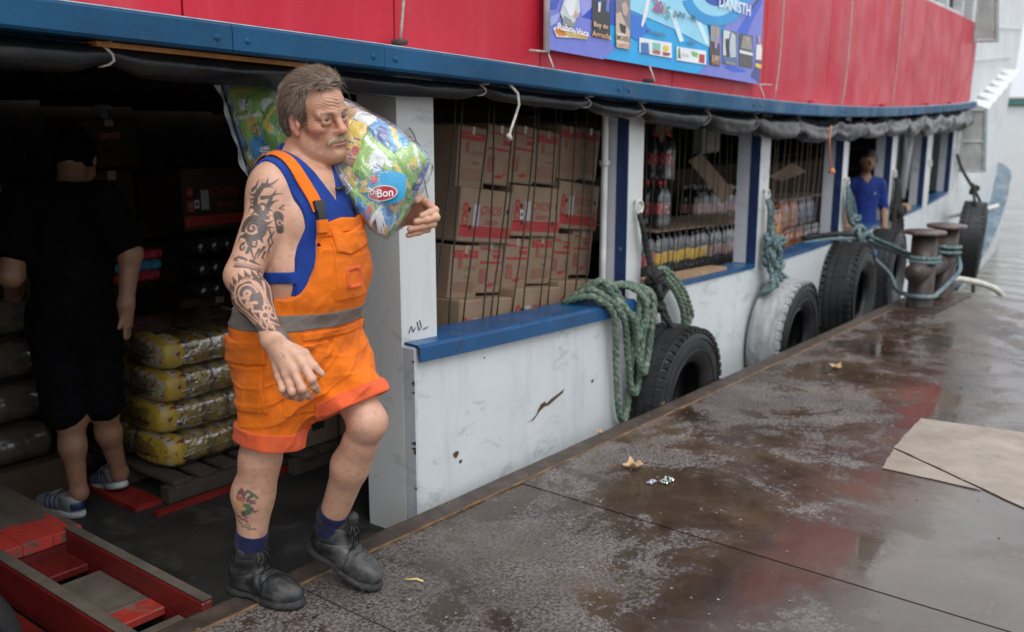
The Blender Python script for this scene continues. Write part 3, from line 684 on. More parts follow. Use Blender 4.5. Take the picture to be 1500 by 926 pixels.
def egg_box(kind, W_, D, H_, loc, rot, label, group='egg boxes stacked behind the first window', mat=None):
    o = None; mb = MB()
    # carton with slightly bowed faces and a flap seam on top
    mb.box((0, D / 2, H_ / 2), (W_, D, H_), bev=.006)
    y = -.0015
    o = mb.build('egg_box', mat or m_card, None, origin=(0, 0, 0)); tag(o, label, 'egg box', group); o.location = loc; o.rotation_euler = rot
    def part(mb, name, m):
        p = mb.build(name, m, None, origin=(0, 0, 0)); p.parent = o; return p
    if kind == 'wide':
        p = MB(); flat(p, 0, .052, W_ - .012, .052, y); part(p, 'red_band', m_print)
        p = MB(); put_text(p, 'OVOS', .062, (.028, y, H_ * .60), UX, UZ, .0, .28); put_text(p, 'Santin', .045, (.035, y, H_ * .40), UX, UZ, 0, .45); part(p, 'lettering', m_print)['kind'] = 'stuff'
        p = MB(); oval(p, -W_ * .40, H_ * .62, .021, .027, y); flat(p, -W_ * .40, H_ * .40, .044, .060, y); part(p, 'emblem', m_print)['kind'] = 'stuff'
        p = MB(); oval(p, -W_ * .40, H_ * .415, .014, .014, y - .0005); oval(p, -W_ * .40, H_ * .62, .006, .012, y - .0005); flat(p, -W_ * .40, H_ * .335, .03, .006, y - .0005); part(p, 'emblem_mark', m_card)['kind'] = 'stuff'
        for (x, z) in ((-.33 * W_, .60 * H_), (.40 * W_, .62 * H_), (-.30 * W_, .27 * H_), (.33 * W_, .27 * H_)):
            p = MB(); oval(p, x, z, .009, .013, y - .0004); part(p, 'vent_hole', m_hole)
        p = MB(); flat(p, -.20 * W_, .49 * H_, .046, .105, y); part(p, 'leaflet', m_lilac)
        if rnd.random() < .7: p = MB(); flat(p, -.315 * W_, .43 * H_, .026, .044, y - .001); part(p, 'sticker', m_sticker); p = MB(); flat(p, -.315 * W_, .432 * H_, .014, .018, y - .0016); part(p, 'bar_code', m_hole)
        p = MB()
        for k in range(5): flat(p, .43 * W_, H_ * (.34 + .03 * k), .030, .003, y)
        part(p, 'small_print', m_printf)['kind'] = 'stuff'
    elif kind == 'head':
        p = MB(); flat(p, 0, H_ * .84, W_ * .86, .036, y); part(p, 'red_header', m_print)
        p = MB()
        for k in range(4): flat(p, -W_ * .32 + k * W_ * .2, H_ * .84, .004, .03, y - .0006)
        flat(p, 0, H_ * .855, W_ * .5, .004, y - .0006); part(p, 'header_mark', m_card)['kind'] = 'stuff'
        p = MB(); flat(p, -W_ * .18, H_ * .66, .028, .05, y); put_text(p, 'OVOS', .032, (W_ * .16, y, H_ * .57), UX, UZ, 0, .28); put_text(p, 'Santin', .026, (W_ * .12, y, H_ * .42), UX, UZ, 0, .45)
        for k in range(6): flat(p, 0, H_ * (.14 + .035 * k), W_ * .72, .0032, y)
        part(p, 'lettering', m_printf)['kind'] = 'stuff'
    else:
        p = MB()
        for z, w, x in ((.86, .42, -.2), (.82, .35, .25), (.74, .35, .25), (.70, .3, .24)): flat(p, x * W_, H_ * z, w * W_, .010, y)
        flat(p, 0, H_ * .60, W_ * .84, .012, y); part(p, 'red_line', m_print)['kind'] = 'stuff'
        p = MB(); flat(p, -W_ * .28, H_ * .34, W_ * .26, H_ * .28, y)
        for k in range(6): flat(p, W_ * .3, H_ * (.20 + .05 * k), W_ * .22, .005, y)
        part(p, 'small_print', m_printf)['kind'] = 'stuff'
        p = MB(); p.poly([(-.04, y, .05), (-.012, y, .03), (.03, y, .035), (.05, y, .055), (.02, y, .047), (0, y, .055), (-.01, y, .042)]); part(p, 'hen_mark', m_print)
    if kind != 'wide':
        p = MB(); flat(p, 0, H_ - .018, .022, .036, y - .001); p.add([(-.011, y, H_ + .001), (.011, y, H_ + .001), (.011, D * .3, H_ + .001), (-.011, D * .3, H_ + .001)], [(0, 1, 2, 3)]); part(p, 'tape', m_tapec)
    return o
ORD = ['first', 'second', 'third', 'fourth', 'fifth', 'sixth']
lean = .135
def stack_x(x, z): return x + (z - .64) * .165
for tier, z0, hh, kinds, yo in ((0, .425, .270, ['wide'] * 3, .0), (1, .700, .250, ['head', 'line', 'line', 'head', 'line', 'line'], .09), (2, .955, .252, ['wide'] * 3, .055), (3, 1.212, .285, ['head', 'line', 'line', 'head', 'head', 'head'], .10)):
    n = len(kinds); w = 1.285 / n
    for i, kd in enumerate(kinds):
        gap = .010 if kd == 'wide' else .006
        x = stack_x(.842 + (i + .5) * w, z0) + rnd.uniform(-.004, .004); dz = -.040 * (x - .9) + rnd.uniform(-.008, .006) + (.012 if tier == 3 and i in (4, 5) else 0)
        hv = hh - (.012 if tier == 3 and i == 3 else 0)
        nm = ['bottom', 'third', 'second', 'top'][tier]
        lb = (f"wide egg carton with red band, {ORD[i]} from the left in the {nm} row" if kd == 'wide' else f"narrow egg carton with red {'header' if kd == 'head' else 'stripes'}, {ORD[i]} from the left in the {nm} row")
        egg_box(kd, w - gap, .34, hv, (x, W(x) + .20 + yo + rnd.uniform(-.008, .012), z0 + dz), (rnd.uniform(-.015, .02), lean + rnd.uniform(-.015, .015), .055 + rnd.uniform(-.03, .03)), lb)
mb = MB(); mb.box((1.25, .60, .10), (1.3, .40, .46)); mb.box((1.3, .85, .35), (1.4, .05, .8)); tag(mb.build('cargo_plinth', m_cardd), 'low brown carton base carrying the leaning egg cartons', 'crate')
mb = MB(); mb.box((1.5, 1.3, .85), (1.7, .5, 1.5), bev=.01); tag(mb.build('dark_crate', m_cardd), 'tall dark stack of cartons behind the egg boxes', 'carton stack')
# lashing cords in front of the egg boxes
m_cordd = simple('dark_lashing_cord', (.035, .035, .028), .8, .3, 80, .3, 400)
CORDS = [(0.814, 1.595, 0.603, 0.594),(0.857, 1.595, 0.73, 0.598),(1.061, 1.567, 0.83, 0.608),(1.085, 1.567, 0.981, 0.58),(1.245, 1.566, 1.042, 0.598),(1.275, 1.552, 1.091, 0.589),(1.428, 1.55, 1.22, 0.597),(1.461, 1.535, 1.313, 0.581),(1.611, 1.534, 1.466, 0.586),(1.66, 1.533, 1.539, 0.581),(1.804, 1.532, 1.704, 0.587),(1.914, 1.515, 1.814, 0.577),(2.0, 1.497, 1.92, 0.558)]
def lashing(name, cords, off, r, label, m):
    t = thing(name, tuple(wp(sum(c[2] for c in cords) / len(cords), off, SZ(cords[0][2]) + .02)), label, 'cords', 'lashings across the window openings')
    for (x0, z0, x1, z1) in cords:
        mb = MB(); sag = rnd.uniform(-.012, .012); pts = []
        for k in range(9):
            u = k / 8; pts.append(wp(x0 + (x1 - x0) * u + sag * math.sin(math.pi * u), off - .01 * math.sin(math.pi * u), z0 + .06 * (1 - u) ** 8 + (z1 - .03 * (u > .99) - z0) * u))
        mb.tube(pts, r, 5); mb.build('cord', m, t, smooth=True)
    return t
lashing('cargo_lashing', CORDS, .17, .0042, 'dark cords strung up and down in front of the brown egg boxes', m_cordd)
m_cordl = simple('pale_lashing_cord', (.20, .175, .14), .8, .3, 80)
for a, b, n, sl_, lb, mm in ((2.36, 3.86, 15, -.05, 'thin dark cords strung in front of the cola bottles', m_cordd), (4.3, 5.98, 13, -.12, 'thin pale cords strung in front of the orange drink bottles', m_cordl)):
    cs = []
    for i in range(n):
        x = a + (b - a) * (i + rnd.uniform(-.25, .25)) / (n - 1); cs.append((x, RZ(x) + .01, x + sl_ + rnd.uniform(-.06, .06), SZ(x) + .03))
    lashing('cargo_lashing', cs, .16, .0032, lb, mm)
# ------------------------------------------------------------------ bottles in shrink-wrapped packs
def drink(name, c, rough=.08):
    t = NT(name); t.set(Base_Color=c, Roughness=rough, Coat_Weight=.6, Specular_IOR_Level=.6); return t.m
m_cola = drink('cola_in_clear_bottle', (.012, .006, .005)); m_orange_d = drink('orange_drink', (.62, .16, .03), .12); m_dark_d = drink('grape_drink', (.03, .022, .045))
m_cap = {k: simple('cap_' + k, c, .35, .1) for k, c in dict(white=(.6, .6, .6), red=(.45, .02, .02), black=(.02, .02, .02), orange=(.6, .2, .04)).items()}
m_lab = {k: simple('bottle_label_' + k, c, .35, .15, 40, 0, dirt=d, dscale=60, dthr=(.56, .6)) for k, (c, d) in dict(yellow=((.72, .46, .015), (.50, .20, .02)), pink=((.48, .25, .24), (.34, .16, .2)), red=((.40, .015, .02), (.7, .6, .6)), amber=((.68, .34, .04), (.5, .1, .02)), blue=((.10, .12, .22), (.4, .4, .5))).items()}
PROF = [(.0, .002), (.030, .0), (.040, .006), (.043, .02), (.043, .052), (.0405, .06), (.0405, .066), (.043, .074), (.043, .192), (.0425, .205), (.038, .226), (.029, .248), (.0185, .268), (.0140, .278), (.0140, .290), (.0, .290)]
def mesh_of(prof, n, name, m):
    mb = MB(); mb.lathe(prof, n); o = mb.build(name, m, None, True, origin=(0, 0, 0)); me = o.data; bpy.data.objects.remove(o); return me
LABP = [(.0436, .094), (.0442, .096), (.0442, .166), (.0436, .168)]
CAPP = [(.0, .312), (.0145, .311), (.0155, .308), (.0155, .288), (.0140, .287)]
BOT = {}
def bottle_mesh(kind):
    if kind not in BOT:
        liq, lab, cap = {'cola_yellow': (m_cola, 'yellow', 'black'), 'cola_pink': (m_cola, 'pink', 'white'), 'cola_red': (m_cola, 'red', 'red'), 'orange': (m_orange_d, 'amber', 'white'), 'grape': (m_dark_d, 'blue', 'white')}[kind]
        BOT[kind] = (mesh_of(PROF, 14, kind + '_bottle', liq), mesh_of(LABP, 14, kind + '_label', m_lab[lab]), mesh_of(CAPP, 12, kind + '_cap', m_cap[cap]))
    return BOT[kind]
def film_mat(name, tint=(.8, .82, .84), gl=.24, rough=.16, haze=.05, scale=14, bs=.75, fk=1.3):
    m = bpy.data.materials.new(name); m.use_nodes = True; T = m.node_tree; N = T.nodes; N.clear()
    out = N.new('ShaderNodeOutputMaterial'); tr = N.new('ShaderNodeBsdfTransparent'); g = N.new('ShaderNodeBsdfGlossy'); df = N.new('ShaderNodeBsdfDiffuse'); df.inputs['Color'].default_value = (*tint, 1)
    g.inputs['Roughness'].default_value = rough; fr = N.new('ShaderNodeLayerWeight'); fr.inputs['Blend'].default_value = .5; pwn = N.new('ShaderNodeMath'); pwn.operation = 'POWER'; pwn.inputs[1].default_value = 3.2
    tc = N.new('ShaderNodeTexCoord'); nz = N.new('ShaderNodeTexNoise'); nz.inputs['Scale'].default_value = scale; nz.inputs['Detail'].default_value = 4; nz.inputs['Distortion'].default_value = 1.2
    T.links.new(tc.outputs['Object'], nz.inputs['Vector'])
    b = N.new('ShaderNodeBump'); b.inputs['Strength'].default_value = bs; b.inputs['Distance'].default_value = .02; T.links.new(nz.outputs['Fac'], b.inputs['Height'])
    for x in (g, fr): T.links.new(b.outputs[0], x.inputs['Normal'])
    ad = N.new('ShaderNodeMath'); ad.operation = 'MULTIPLY_ADD'; T.links.new(fr.outputs['Facing'], pwn.inputs[0]); T.links.new(pwn.outputs[0], ad.inputs[0]); ad.inputs[1].default_value = fk * .7; ad.inputs[2].default_value = gl * .3; ad.use_clamp = True
    m1 = N.new('ShaderNodeMixShader'); m1.inputs[0].default_value = haze; T.links.new(tr.outputs[0], m1.inputs[1]); T.links.new(df.outputs[0], m1.inputs[2])
    m2 = N.new('ShaderNodeMixShader'); T.links.new(ad.outputs[0], m2.inputs[0]); T.links.new(m1.outputs[0], m2.inputs[1]); T.links.new(g.outputs[0], m2.inputs[2])
    T.links.new(m2.outputs[0], out.inputs['Surface']); return m
m_film = film_mat('shrink_film', haze=.03)
def film_mesh(nx, ny):
    # wrapping drawn tight round the outer bottles and dipping between their shoulders
    mb = MB(); d = .0875; hx, hy = nx * d / 2 + .003, ny * d / 2 + .003; rows = [(0, 1), (.01, 1), (.205, 1), (.235, .93), (.262, .80)]
    n = 28; vs = []
    for z, k in rows:
        for i in range(n):
            a = 2 * math.pi * i / n; ca, sa = math.cos(a), math.sin(a); e = .35
            vs.append((math.copysign(abs(ca) ** e, ca) * hx * k, math.copysign(abs(sa) ** e, sa) * hy * k, z + (.006 * math.sin(i * 2.1) if z > .2 else 0)))
    mb.add(vs, [(r * n + i, r * n + (i + 1) % n, (r + 1) * n + (i + 1) % n, (r + 1) * n + i) for r in range(len(rows) - 1) for i in range(n)])
    o = mb.build('film', m_film, None, True, origin=(0, 0, 0)); me = o.data; bpy.data.objects.remove(o); return me
FILM = {}
def pack(kind, nx, ny, loc, rz, label, group, tilt=(0, 0)):
    t = thing('drink_pack', loc, label, 'drinks', group, (tilt[0], tilt[1], rz)); bm_, lm_, cm_ = bottle_mesh(kind); d = .0875
    for i in range(nx):
        for j in range(ny):
            b = bpy.data.objects.new('bottle', bm_); col.objects.link(b); b.parent = t; b.location = ((i - (nx - 1) / 2) * d, (j - (ny - 1) / 2) * d, 0); b.rotation_euler = (0, 0, rnd.uniform(0, 6.28))
            for nm, me in (('label', lm_), ('cap', cm_)):
                c = bpy.data.objects.new(nm, me); col.objects.link(c); c.parent = b
    if (nx, ny) not in FILM: FILM[(nx, ny)] = film_mesh(nx, ny)
    f = bpy.data.objects.new('film', FILM[(nx, ny)]); col.objects.link(f); f.parent = t
    return t
def zrow(x): return .452 - .058 * (x - 3.3)
ang = math.atan(.085)
for row, dz in ((0, -.318), (1, 0.)):
    for i in range(7):
        x = 3.02 + i * .275; yel = 1 <= i <= 3 if row else False
        kd = 'cola_yellow' if yel and row else ('cola_red' if i == 0 and row else 'cola_pink')
        nm = {'cola_yellow': 'yellow', 'cola_red': 'red', 'cola_pink': 'pale pink'}[kd]
        y = wp(x, .46, 0).y
        if kd == 'cola_yellow': lb, g = f'{ORD[i - 1]} cola pack from the left with bright yellow labels in the second window', 'cola packs with yellow labels'
        elif kd == 'cola_red': lb, g = 'pack of cola bottles with red labels at the left end of the yellow labelled row', None
        else: lb, g = (f'{ORD[i - 4]} cola pack with pale pink labels right of the yellow labelled ones', 'cola packs with pink labels beside the yellow ones') if row else (f"{(ORD + ['seventh'])[i]} cola pack from the left in the lowest row behind the sill", 'cola packs in the lowest row')
        pack(kd, 3, 2, (x, y + rnd.uniform(-.01, .012), zrow(x) + dz), ang + rnd.uniform(-.03, .03), lb, g)
for i in range(4):
    x = 4.75 + i * .28; pack('cola_pink', 3, 2, (x, wp(x, .85, 0).y, .625 - .02 * i), ang, f'{ORD[i]} pink labelled cola pack from the left on the upper cardboard layer', 'cola packs on the upper layer')
pack('cola_red', 2, 2, (3.30, .83, .772), .15, 'lower of two packs of red labelled cola stacked beside the white post', None, (0, .05))
pack('cola_red', 2, 2, (3.37, .84, 1.085), .3, 'upper of two packs of red labelled cola, tilted on the lower one', None, (0, .14))
mb = MB(); mb.box((4.35, 1.03, .0), (3.2, .75, .02)); mb.box((4.35, 1.5, -.02), (3.2, .06, 1.2))
tag(mb.build('cargo_shelf', m_in), 'dark plank shelf at the back of the drink packs', 'shelf')
def sheet(name, pts, th, m, label, cat='cardboard', **k):
    mb = MB(); P = [Vector(p) for p in pts]; n = (P[1] - P[0]).cross(P[2] - P[0]).normalized() * th
    mb.prism(P, n); return tag(mb.build(name, m, None, fixn=True), label, cat)
sheet('cardboard_sheet', [(3.05, .66, .775), (4.95, .82, .680), (4.95, 1.3, .69), (3.05, 1.15, .785)], .006, m_card, 'flat cardboard sheet lying on top of the cola packs')
sheet('cardboard_sheet', [(3.2, .95, 1.10), (3.42, .98, 1.08), (3.85, 1.02, 1.44), (3.62, 1.0, 1.48)], .006, m_card, 'cardboard flap leaning diagonally at the upper left of the second window')
sheet('cardboard_sheet', [(4.08, 1.02, 1.17), (4.3, 1.04, 1.22), (5.02, 1.12, .88), (4.85, 1.12, .80)], .006, m_card, 'cardboard flap sloping down to the right above the cola')
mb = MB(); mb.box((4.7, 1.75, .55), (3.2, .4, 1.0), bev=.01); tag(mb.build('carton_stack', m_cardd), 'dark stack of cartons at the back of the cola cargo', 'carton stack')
mb = MB()
for i in range(6): mb.box((4.55 + i * .05, 1.2, 1.30 + .01 * (i % 2)), (.035, .1, .20), bev=.008)
tag(mb.build('paper_bundle', simple('pale_paper', (.42, .38, .36), .6, .2, 30), None, origin=(4.67, 1.2, 1.2)), 'hanging bundle of pale packets high in the second window', 'packets', kind='stuff')
# third window
def zr3(x): return .215 - .04 * (x - 6.1)
for row in (0, 1):
    for i in range(4):
        x = 6.12 + i * .28; kd = 'orange' if i < 2 else 'grape'; z = zr3(x) + row * .262 - .02
        lb, g = ((f"{['left', 'right'][i % 2]} orange drink pack in the {['lower', 'upper'][row]} row of the third window", 'orange drink packs') if kd == 'orange' else (f"{['left', 'right'][i % 2]} dark grape drink pack in the {['lower', 'upper'][row]} row beside the orange drinks", 'grape drink packs'))
        t = pack(kd, 3, 2, (x, wp(x, .5, 0).y + .07 * row, z), math.atan(.12), lb, g); t.scale = (.85,) * 3
for k in range(2):
    t = pack('orange', 2, 2, (5.42 + .09 * k, .97 + .03 * k, .13 + k * .29), .1, ['lower', 'upper'][k] + ' pale orange pack at the left jamb of the third window', None); t.scale = (.9,) * 3
sheet('cardboard_sheet', [(5.6, 1.1, .755), (7.6, 1.32, .66), (7.6, 1.7, .665), (5.6, 1.5, .76)], .006, m_card, 'cardboard layer lying over the orange drink packs')
sheet('cardboard_sheet', [(5.3, .95, .99), (6.1, 1.1, 1.06), (6.9, 1.3, .93), (6.0, 1.15, .90)], .006, m_card, 'bent cardboard sheet high in the third window')
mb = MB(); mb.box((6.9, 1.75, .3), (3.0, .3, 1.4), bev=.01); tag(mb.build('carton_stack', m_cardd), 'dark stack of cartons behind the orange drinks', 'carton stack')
# inside, near the bow windows
mb = MB()
for k in range(5): mb.box((10.3, 2.9, .1 + k * .28), (3.6, .6, .03))
for k in (-1, 0, 1): mb.box((10.3 + k * 1.75, 2.9, .6), (.05, .6, 1.4))
tag(mb.build('shelf_rack', m_in, None, origin=(10.3, 2.9, -.15)), 'dark shelf rack seen through the windows near the bow', 'shelf')
mb = MB()
for k in range(7): mb.box((7.55 + k * .13, 2.3 + .02 * k, .65), (.05, .03, 1.8))
tag(mb.build('slatted_screen', simple('grey_slats', (.30, .30, .28), .6), None, origin=(7.9, 2.35, -.15)), 'pale slatted screen standing behind the young man in blue', 'screen', kind='stuff')
mb = MB(); mb.tube([(10.9, 1.7, .35), (11.3, 1.75, 1.5)], .07, 10); mb.tube([(10.6, 1.6, 1.4), (10.9, 1.7, .9)], .04, 8); tag(mb.build('steel_column', m_post, None, True, origin=(10.9, 1.7, .35)), 'pale round column inside the farthest window', 'column')
# ------------------------------------------------------------------ bales on a pallet inside the doorway
def bale_print():
    t = NT('bale_print'); O = t.tc.outputs['Object']
    mp = t.n('Mapping'); mp.inputs['Scale'].default_value = (1, 1, .25); t.l(O, mp.inputs['Vector'])
    w = t.n('TexWave', wave_type='BANDS', bands_direction='X'); w.inputs['Scale'].default_value = 4.6; w.inputs['Distortion'].default_value = 1.2; w.inputs['Detail'].default_value = 2; t.l(mp.outputs[0], w.inputs['Vector'])
    w2 = t.n('TexWave', wave_type='BANDS', bands_direction='Y'); w2.inputs['Scale'].default_value = 4.6; w2.inputs['Distortion'].default_value = 1.2; t.l(mp.outputs[0], w2.inputs['Vector'])
    st = t.math('MAXIMUM', w.outputs['Fac'], t.math('MULTIPLY', w2.outputs['Fac'], .62))
    c = t.ramp(st, [(.35, (.36, .33, .28)), (.6, (.38, .26, .05)), (.85, (.42, .28, .035))])
    c = t.mix(t.ramp(t.noise(34, 3, .6), [(.58, 0.), (.62, 1.)]), c, (.16, .015, .02))
    c = t.mix(t.ramp(t.noise(22, 3, .6, .5), [(.64, 0.), (.68, .8)]), c, (.05, .13, .05))
    t.set(Base_Color=c, Roughness=.4); t.bump(t.noise(60, 4), .4, .006); return t.m
m_bale = bale_print(); m_filmh = film_mat('bale_film', gl=1.0, rough=.09, haze=.02, scale=16, bs=.7, fk=1.5)
def bale(loc, dx, dy, dz, rz, label, seed, tint=0):
    t = thing('bale', loc, label, 'bale', 'plastic wrapped bales stacked in the doorway', (0, 0, rz)); n = 5
    for i in range(n):
        for j in range(2):
            bx = MB(); w, d = dx / n, dy / 2
            def fn(u, v, i=i, j=j):
                a = 2 * math.pi * u; ca, sa = math.cos(a), math.sin(a); pw_ = .42
                th = math.pi * (v - .5); cz = math.copysign(abs(math.sin(th)) ** .55, math.sin(th)); cr = max(.02, math.cos(th)) ** .42
                x = math.copysign(abs(ca) ** pw_, ca) * cr * w * .52; y = math.copysign(abs(sa) ** pw_, sa) * cr * d * .52
                k = .006 * vnoise(x * 30 + seed + i * 3, y * 30 + j * 7, cz * 3)
                return ((i - (n - 1) / 2) * w + x + k, (j - .5) * d + y + k, dz / 2 + cz * dz / 2 * (1 - .15 * (abs(x) / w + abs(y) / d)) + k)
            bx.grid(fn, [q / 16 for q in range(17)], [q / 8 for q in range(9)]); o = bx.build('packet', m_bale, None, True, origin=(0, 0, 0)); o.parent = t
    bx = MB()
    def ff(u, v):
        a = 2 * math.pi * u; ca, sa = math.cos(a), math.sin(a); th = math.pi * (v - .5); cz = math.copysign(abs(math.sin(th)) ** .5, math.sin(th)); cr = max(.0, math.cos(th)) ** .4
        x = math.copysign(abs(ca) ** .38, ca) * cr * (dx / 2 + .008); y = math.copysign(abs(sa) ** .38, sa) * cr * (dy / 2 + .008)
        k = .010 * vnoise(x * 9 + seed, y * 9, cz * 2) + .006 * vnoise(x * 40, y * 40 + seed, cz * 9)
        return (x + k, y + k, dz / 2 + cz * (dz / 2 + .008) * (1 - .10 * (abs(x) / dx + abs(y) / dy)) + k * .5)
    bx.grid(ff, [q / 64 for q in range(65)], [q / 24 for q in range(25)]); o = bx.build('film', m_filmh, None, True, origin=(0, 0, 0)); o.parent = t
    bx = MB(); bx.tube([((math.copysign(abs(math.cos(a)) ** .38, math.cos(a))) * (dx / 2 + .013), (math.copysign(abs(math.sin(a)) ** .38, math.sin(a))) * (dy / 2 + .013), dz * .42 + .006 * math.sin(a * 7)) for a in [2 * math.pi * q / 48 for q in range(49)]], .0035, 5, caps=False)
    o = bx.build('film_seam', m_filmh, None, True, origin=(0, 0, 0)); o.parent = t
    return t
for i, (dx_, y_, rz_, nm) in enumerate(((.60, 1.57, .02, 'lowest'), (.62, 1.60, -.03, 'second lowest'), (.66, 1.58, .03, 'second highest'), (.66, 1.57, -.02, 'topmost'))):
    bale((.17 + .02 * i, y_, -.045 + i * .152), dx_, .62, .155, rz_, f'{nm} wrapped bale of yellow packets in the stack behind the man in orange', i * 5.)
m_pal = simple('old_pallet_wood', (.05, .037, .028), .85, .3, 12, .3); m_redb = simple('red_skid_paint', (.17, .010, .008), .5, .3, 8, .2, dirt=(.08, .03, .02), dscale=9, dthr=(.58, .68))
pal = thing('pallet', (.25, 1.5, -.15), 'wooden pallet on red skids under the wrapped bales', 'pallet')
for k in range(7): mb = MB(); mb.box((-.12 + k * .13, 1.55, -.062), (.092, .78, .022), bev=.003); mb.build('board', m_pal, pal)
for y in (1.19, 1.55, 1.9): mb = MB(); mb.box((.28, y, -.11), (.95, .06, .07)); mb.build('bearer', m_pal, pal)
for y in (1.10,): mb = MB(); mb.box((.55, y, -.142), (1.7, .035, .02)); mb.build('skid', m_redb, pal)
mb = MB(); mb.box((-.27, 1.45, -.139), (.13, .5, .022)); mb.build('skid', m_redb, pal)
# cartons beside the pallet, seen past the man's raised leg
def carton(x, y, z, w, d, h, label, rz=0., m=None, prints=True):
    m = m or m_cardd
    mb = MB(); mb.box((0, d / 2, h / 2), (w, d, h), bev=.008); o = mb.build('carton', m or m_card, None, origin=(0, 0, 0)); o.location = (x, y, z); o.rotation_euler = (0, 0, rz); tag(o, label, 'carton')
    if prints:
        p = MB(); flat(p, 0, h * .66, w * .34, h * .12, -.002); p = p.build('print_mark', m_printf, None, origin=(0, 0, 0)); p.parent = o
        p = MB(); flat(p, 0, h * .34, w * .30, h * .14, -.002); p = p.build('hand_hole', m_hole, None, origin=(0, 0, 0)); p.parent = o
        p = MB(); flat(p, 0, h * .93, .05, h * .14, -.0025); p = p.build('tape', m_tapec, None, origin=(0, 0, 0)); p.parent = o
    return o
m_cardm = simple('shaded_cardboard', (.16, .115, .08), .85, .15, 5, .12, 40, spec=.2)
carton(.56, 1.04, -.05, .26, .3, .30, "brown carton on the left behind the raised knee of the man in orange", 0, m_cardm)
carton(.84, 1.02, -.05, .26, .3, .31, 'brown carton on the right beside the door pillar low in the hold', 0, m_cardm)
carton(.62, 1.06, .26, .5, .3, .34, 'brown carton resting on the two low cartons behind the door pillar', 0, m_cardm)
pb = thing('pallet', (.7, 1.15, -.15), 'slatted pallet under the cartons beside the door pillar', 'pallet')
for k in range(6): mb = MB(); mb.box((.46 + k * .11, 1.17, -.064), (.085, .36, .022)); mb.build('board', m_pal, pb)
for y in (1.03, 1.3): mb = MB(); mb.box((.73, y, -.112), (.70, .05, .07)); mb.build('bearer', m_pal, pb)
# goods deep in the hold
carton(.50, 2.65, 1.24, .34, .4, .26, 'carton on top of the left column at the back of the hold')
carton(.48, 2.63, .86, .27, .4, .36, 'carton under the top left one at the back of the hold')
carton(.80, 2.63, .82, .30, .4, .36, 'middle carton of the row at the back of the hold')
carton(1.13, 2.63, .80, .32, .4, .36, 'right carton of the row at the back of the hold')
for k, (w, x) in enumerate(((.40, .70), (.40, 1.14))):
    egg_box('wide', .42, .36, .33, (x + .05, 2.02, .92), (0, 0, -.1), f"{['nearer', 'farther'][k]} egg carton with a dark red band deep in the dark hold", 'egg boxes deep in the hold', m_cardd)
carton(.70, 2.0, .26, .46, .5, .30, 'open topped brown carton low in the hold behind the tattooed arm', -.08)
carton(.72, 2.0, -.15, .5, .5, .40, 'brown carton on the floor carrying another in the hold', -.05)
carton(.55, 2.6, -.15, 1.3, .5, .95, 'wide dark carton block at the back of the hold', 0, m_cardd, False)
m_dk = simple('dark_wrapped_goods', (.02, .02, .02), .25, .3, 18, .5, 40)
def bundle(x, y, z, n, r, L, label, m=None, ax='Y', g='wrapped bundles in the dark hold'):
    t = thing('wrapped_bundle', (x, y, z), label, 'bundle', g)
    for k in range(n):
        mb = MB(); R = Matrix.Rotation(math.radians(90), 3, 'X' if ax == 'Y' else 'Y'); mb.lathe([(0, -L / 2), (r * .8, -L / 2), (r, -L / 2 + r * .3), (r * .97, 0), (r, L / 2 - r * .3), (r * .8, L / 2), (0, L / 2)], 10, (x + (k - (n - 1) / 2) * r * 2.02 * (ax == 'Y'), y + (k - (n - 1) / 2) * r * 2.02 * (ax != 'Y'), z + r), R); mb.build('roll', m or m_dk, t, True)
    return t
for k in range(3): bundle(.80, 2.05, .56 + k * .12, 6, .042, .22, f"{['lowest', 'middle', 'top'][k]} row of clear wrapped bottles lying on the carton in the hold", drink('clear_plastic_dark', (.03, .03, .03), .2))
m_gold = simple('wrapped_pale_rolls', (.06, .05, .038), .1, .3, 25, .9, 45, coat=1.)
for k in range(4):
    bundle(-.62, 1.85, .05 + k * .19, 3, .085, .30, f"{['lowest', 'second', 'third', 'topmost'][k]} layer of plastic wrapped rolls at the left edge of the doorway", m_gold, 'X', 'wrapped rolls stacked at the left')
mb = MB(); mb.box((-.62, 1.95, -.06), (.5, .7, .2)); tag(mb.build('roll_base', m_cardd), 'low dark carton under the wrapped rolls at the left', 'carton')
for k in range(3):
    mb = MB(); mb.box((.30 + k * .012, 2.22, .70 + k * .055), (.26, .2, .05), bev=.012); tag(mb.build('drink_carton', simple('blue_red_pack', (.05, .22, .34) if k % 2 else (.36, .03, .04), .3, .4, 30)), ['red carton at the bottom', 'blue carton in the middle', 'red carton on top'][k] + ' of the small stack in the hold', 'carton')
for k in range(3):
    mb = MB(); mb.lathe([(0, -.1), (.07, -.09), (.085, 0), (.07, .09), (0, .1)], 12, (-.35 + k * .17, 3.0, 1.12 - .1 * (k % 2)), Matrix.Rotation(1.2, 3, 'X')); tag(mb.build('foil_bundle', drink('glossy_film_bundle', (.035, .03, .03), .2), None, True, origin=(-.35 + k * .17, 3.0, 1.1)), ['left', 'middle', 'right'][k] + ' glossy film wrapped bundle high at the left of the hold', 'bundle', 'film wrapped bundles high at the left')
mb = MB(); mb.lathe([(0, .08), (.05, .078), (.055, .06), (.03, .05), (.02, -.02), (.035, -.05), (0, -.06)], 12, (.78, 3.2, 1.50)); tag(mb.build('hanging_lamp', simple('dull_lamp', (.5, .5, .48), .3), None, True, origin=(.78, 3.2, 1.5)), 'unlit pale lamp hanging in the dark hold', 'lamp')
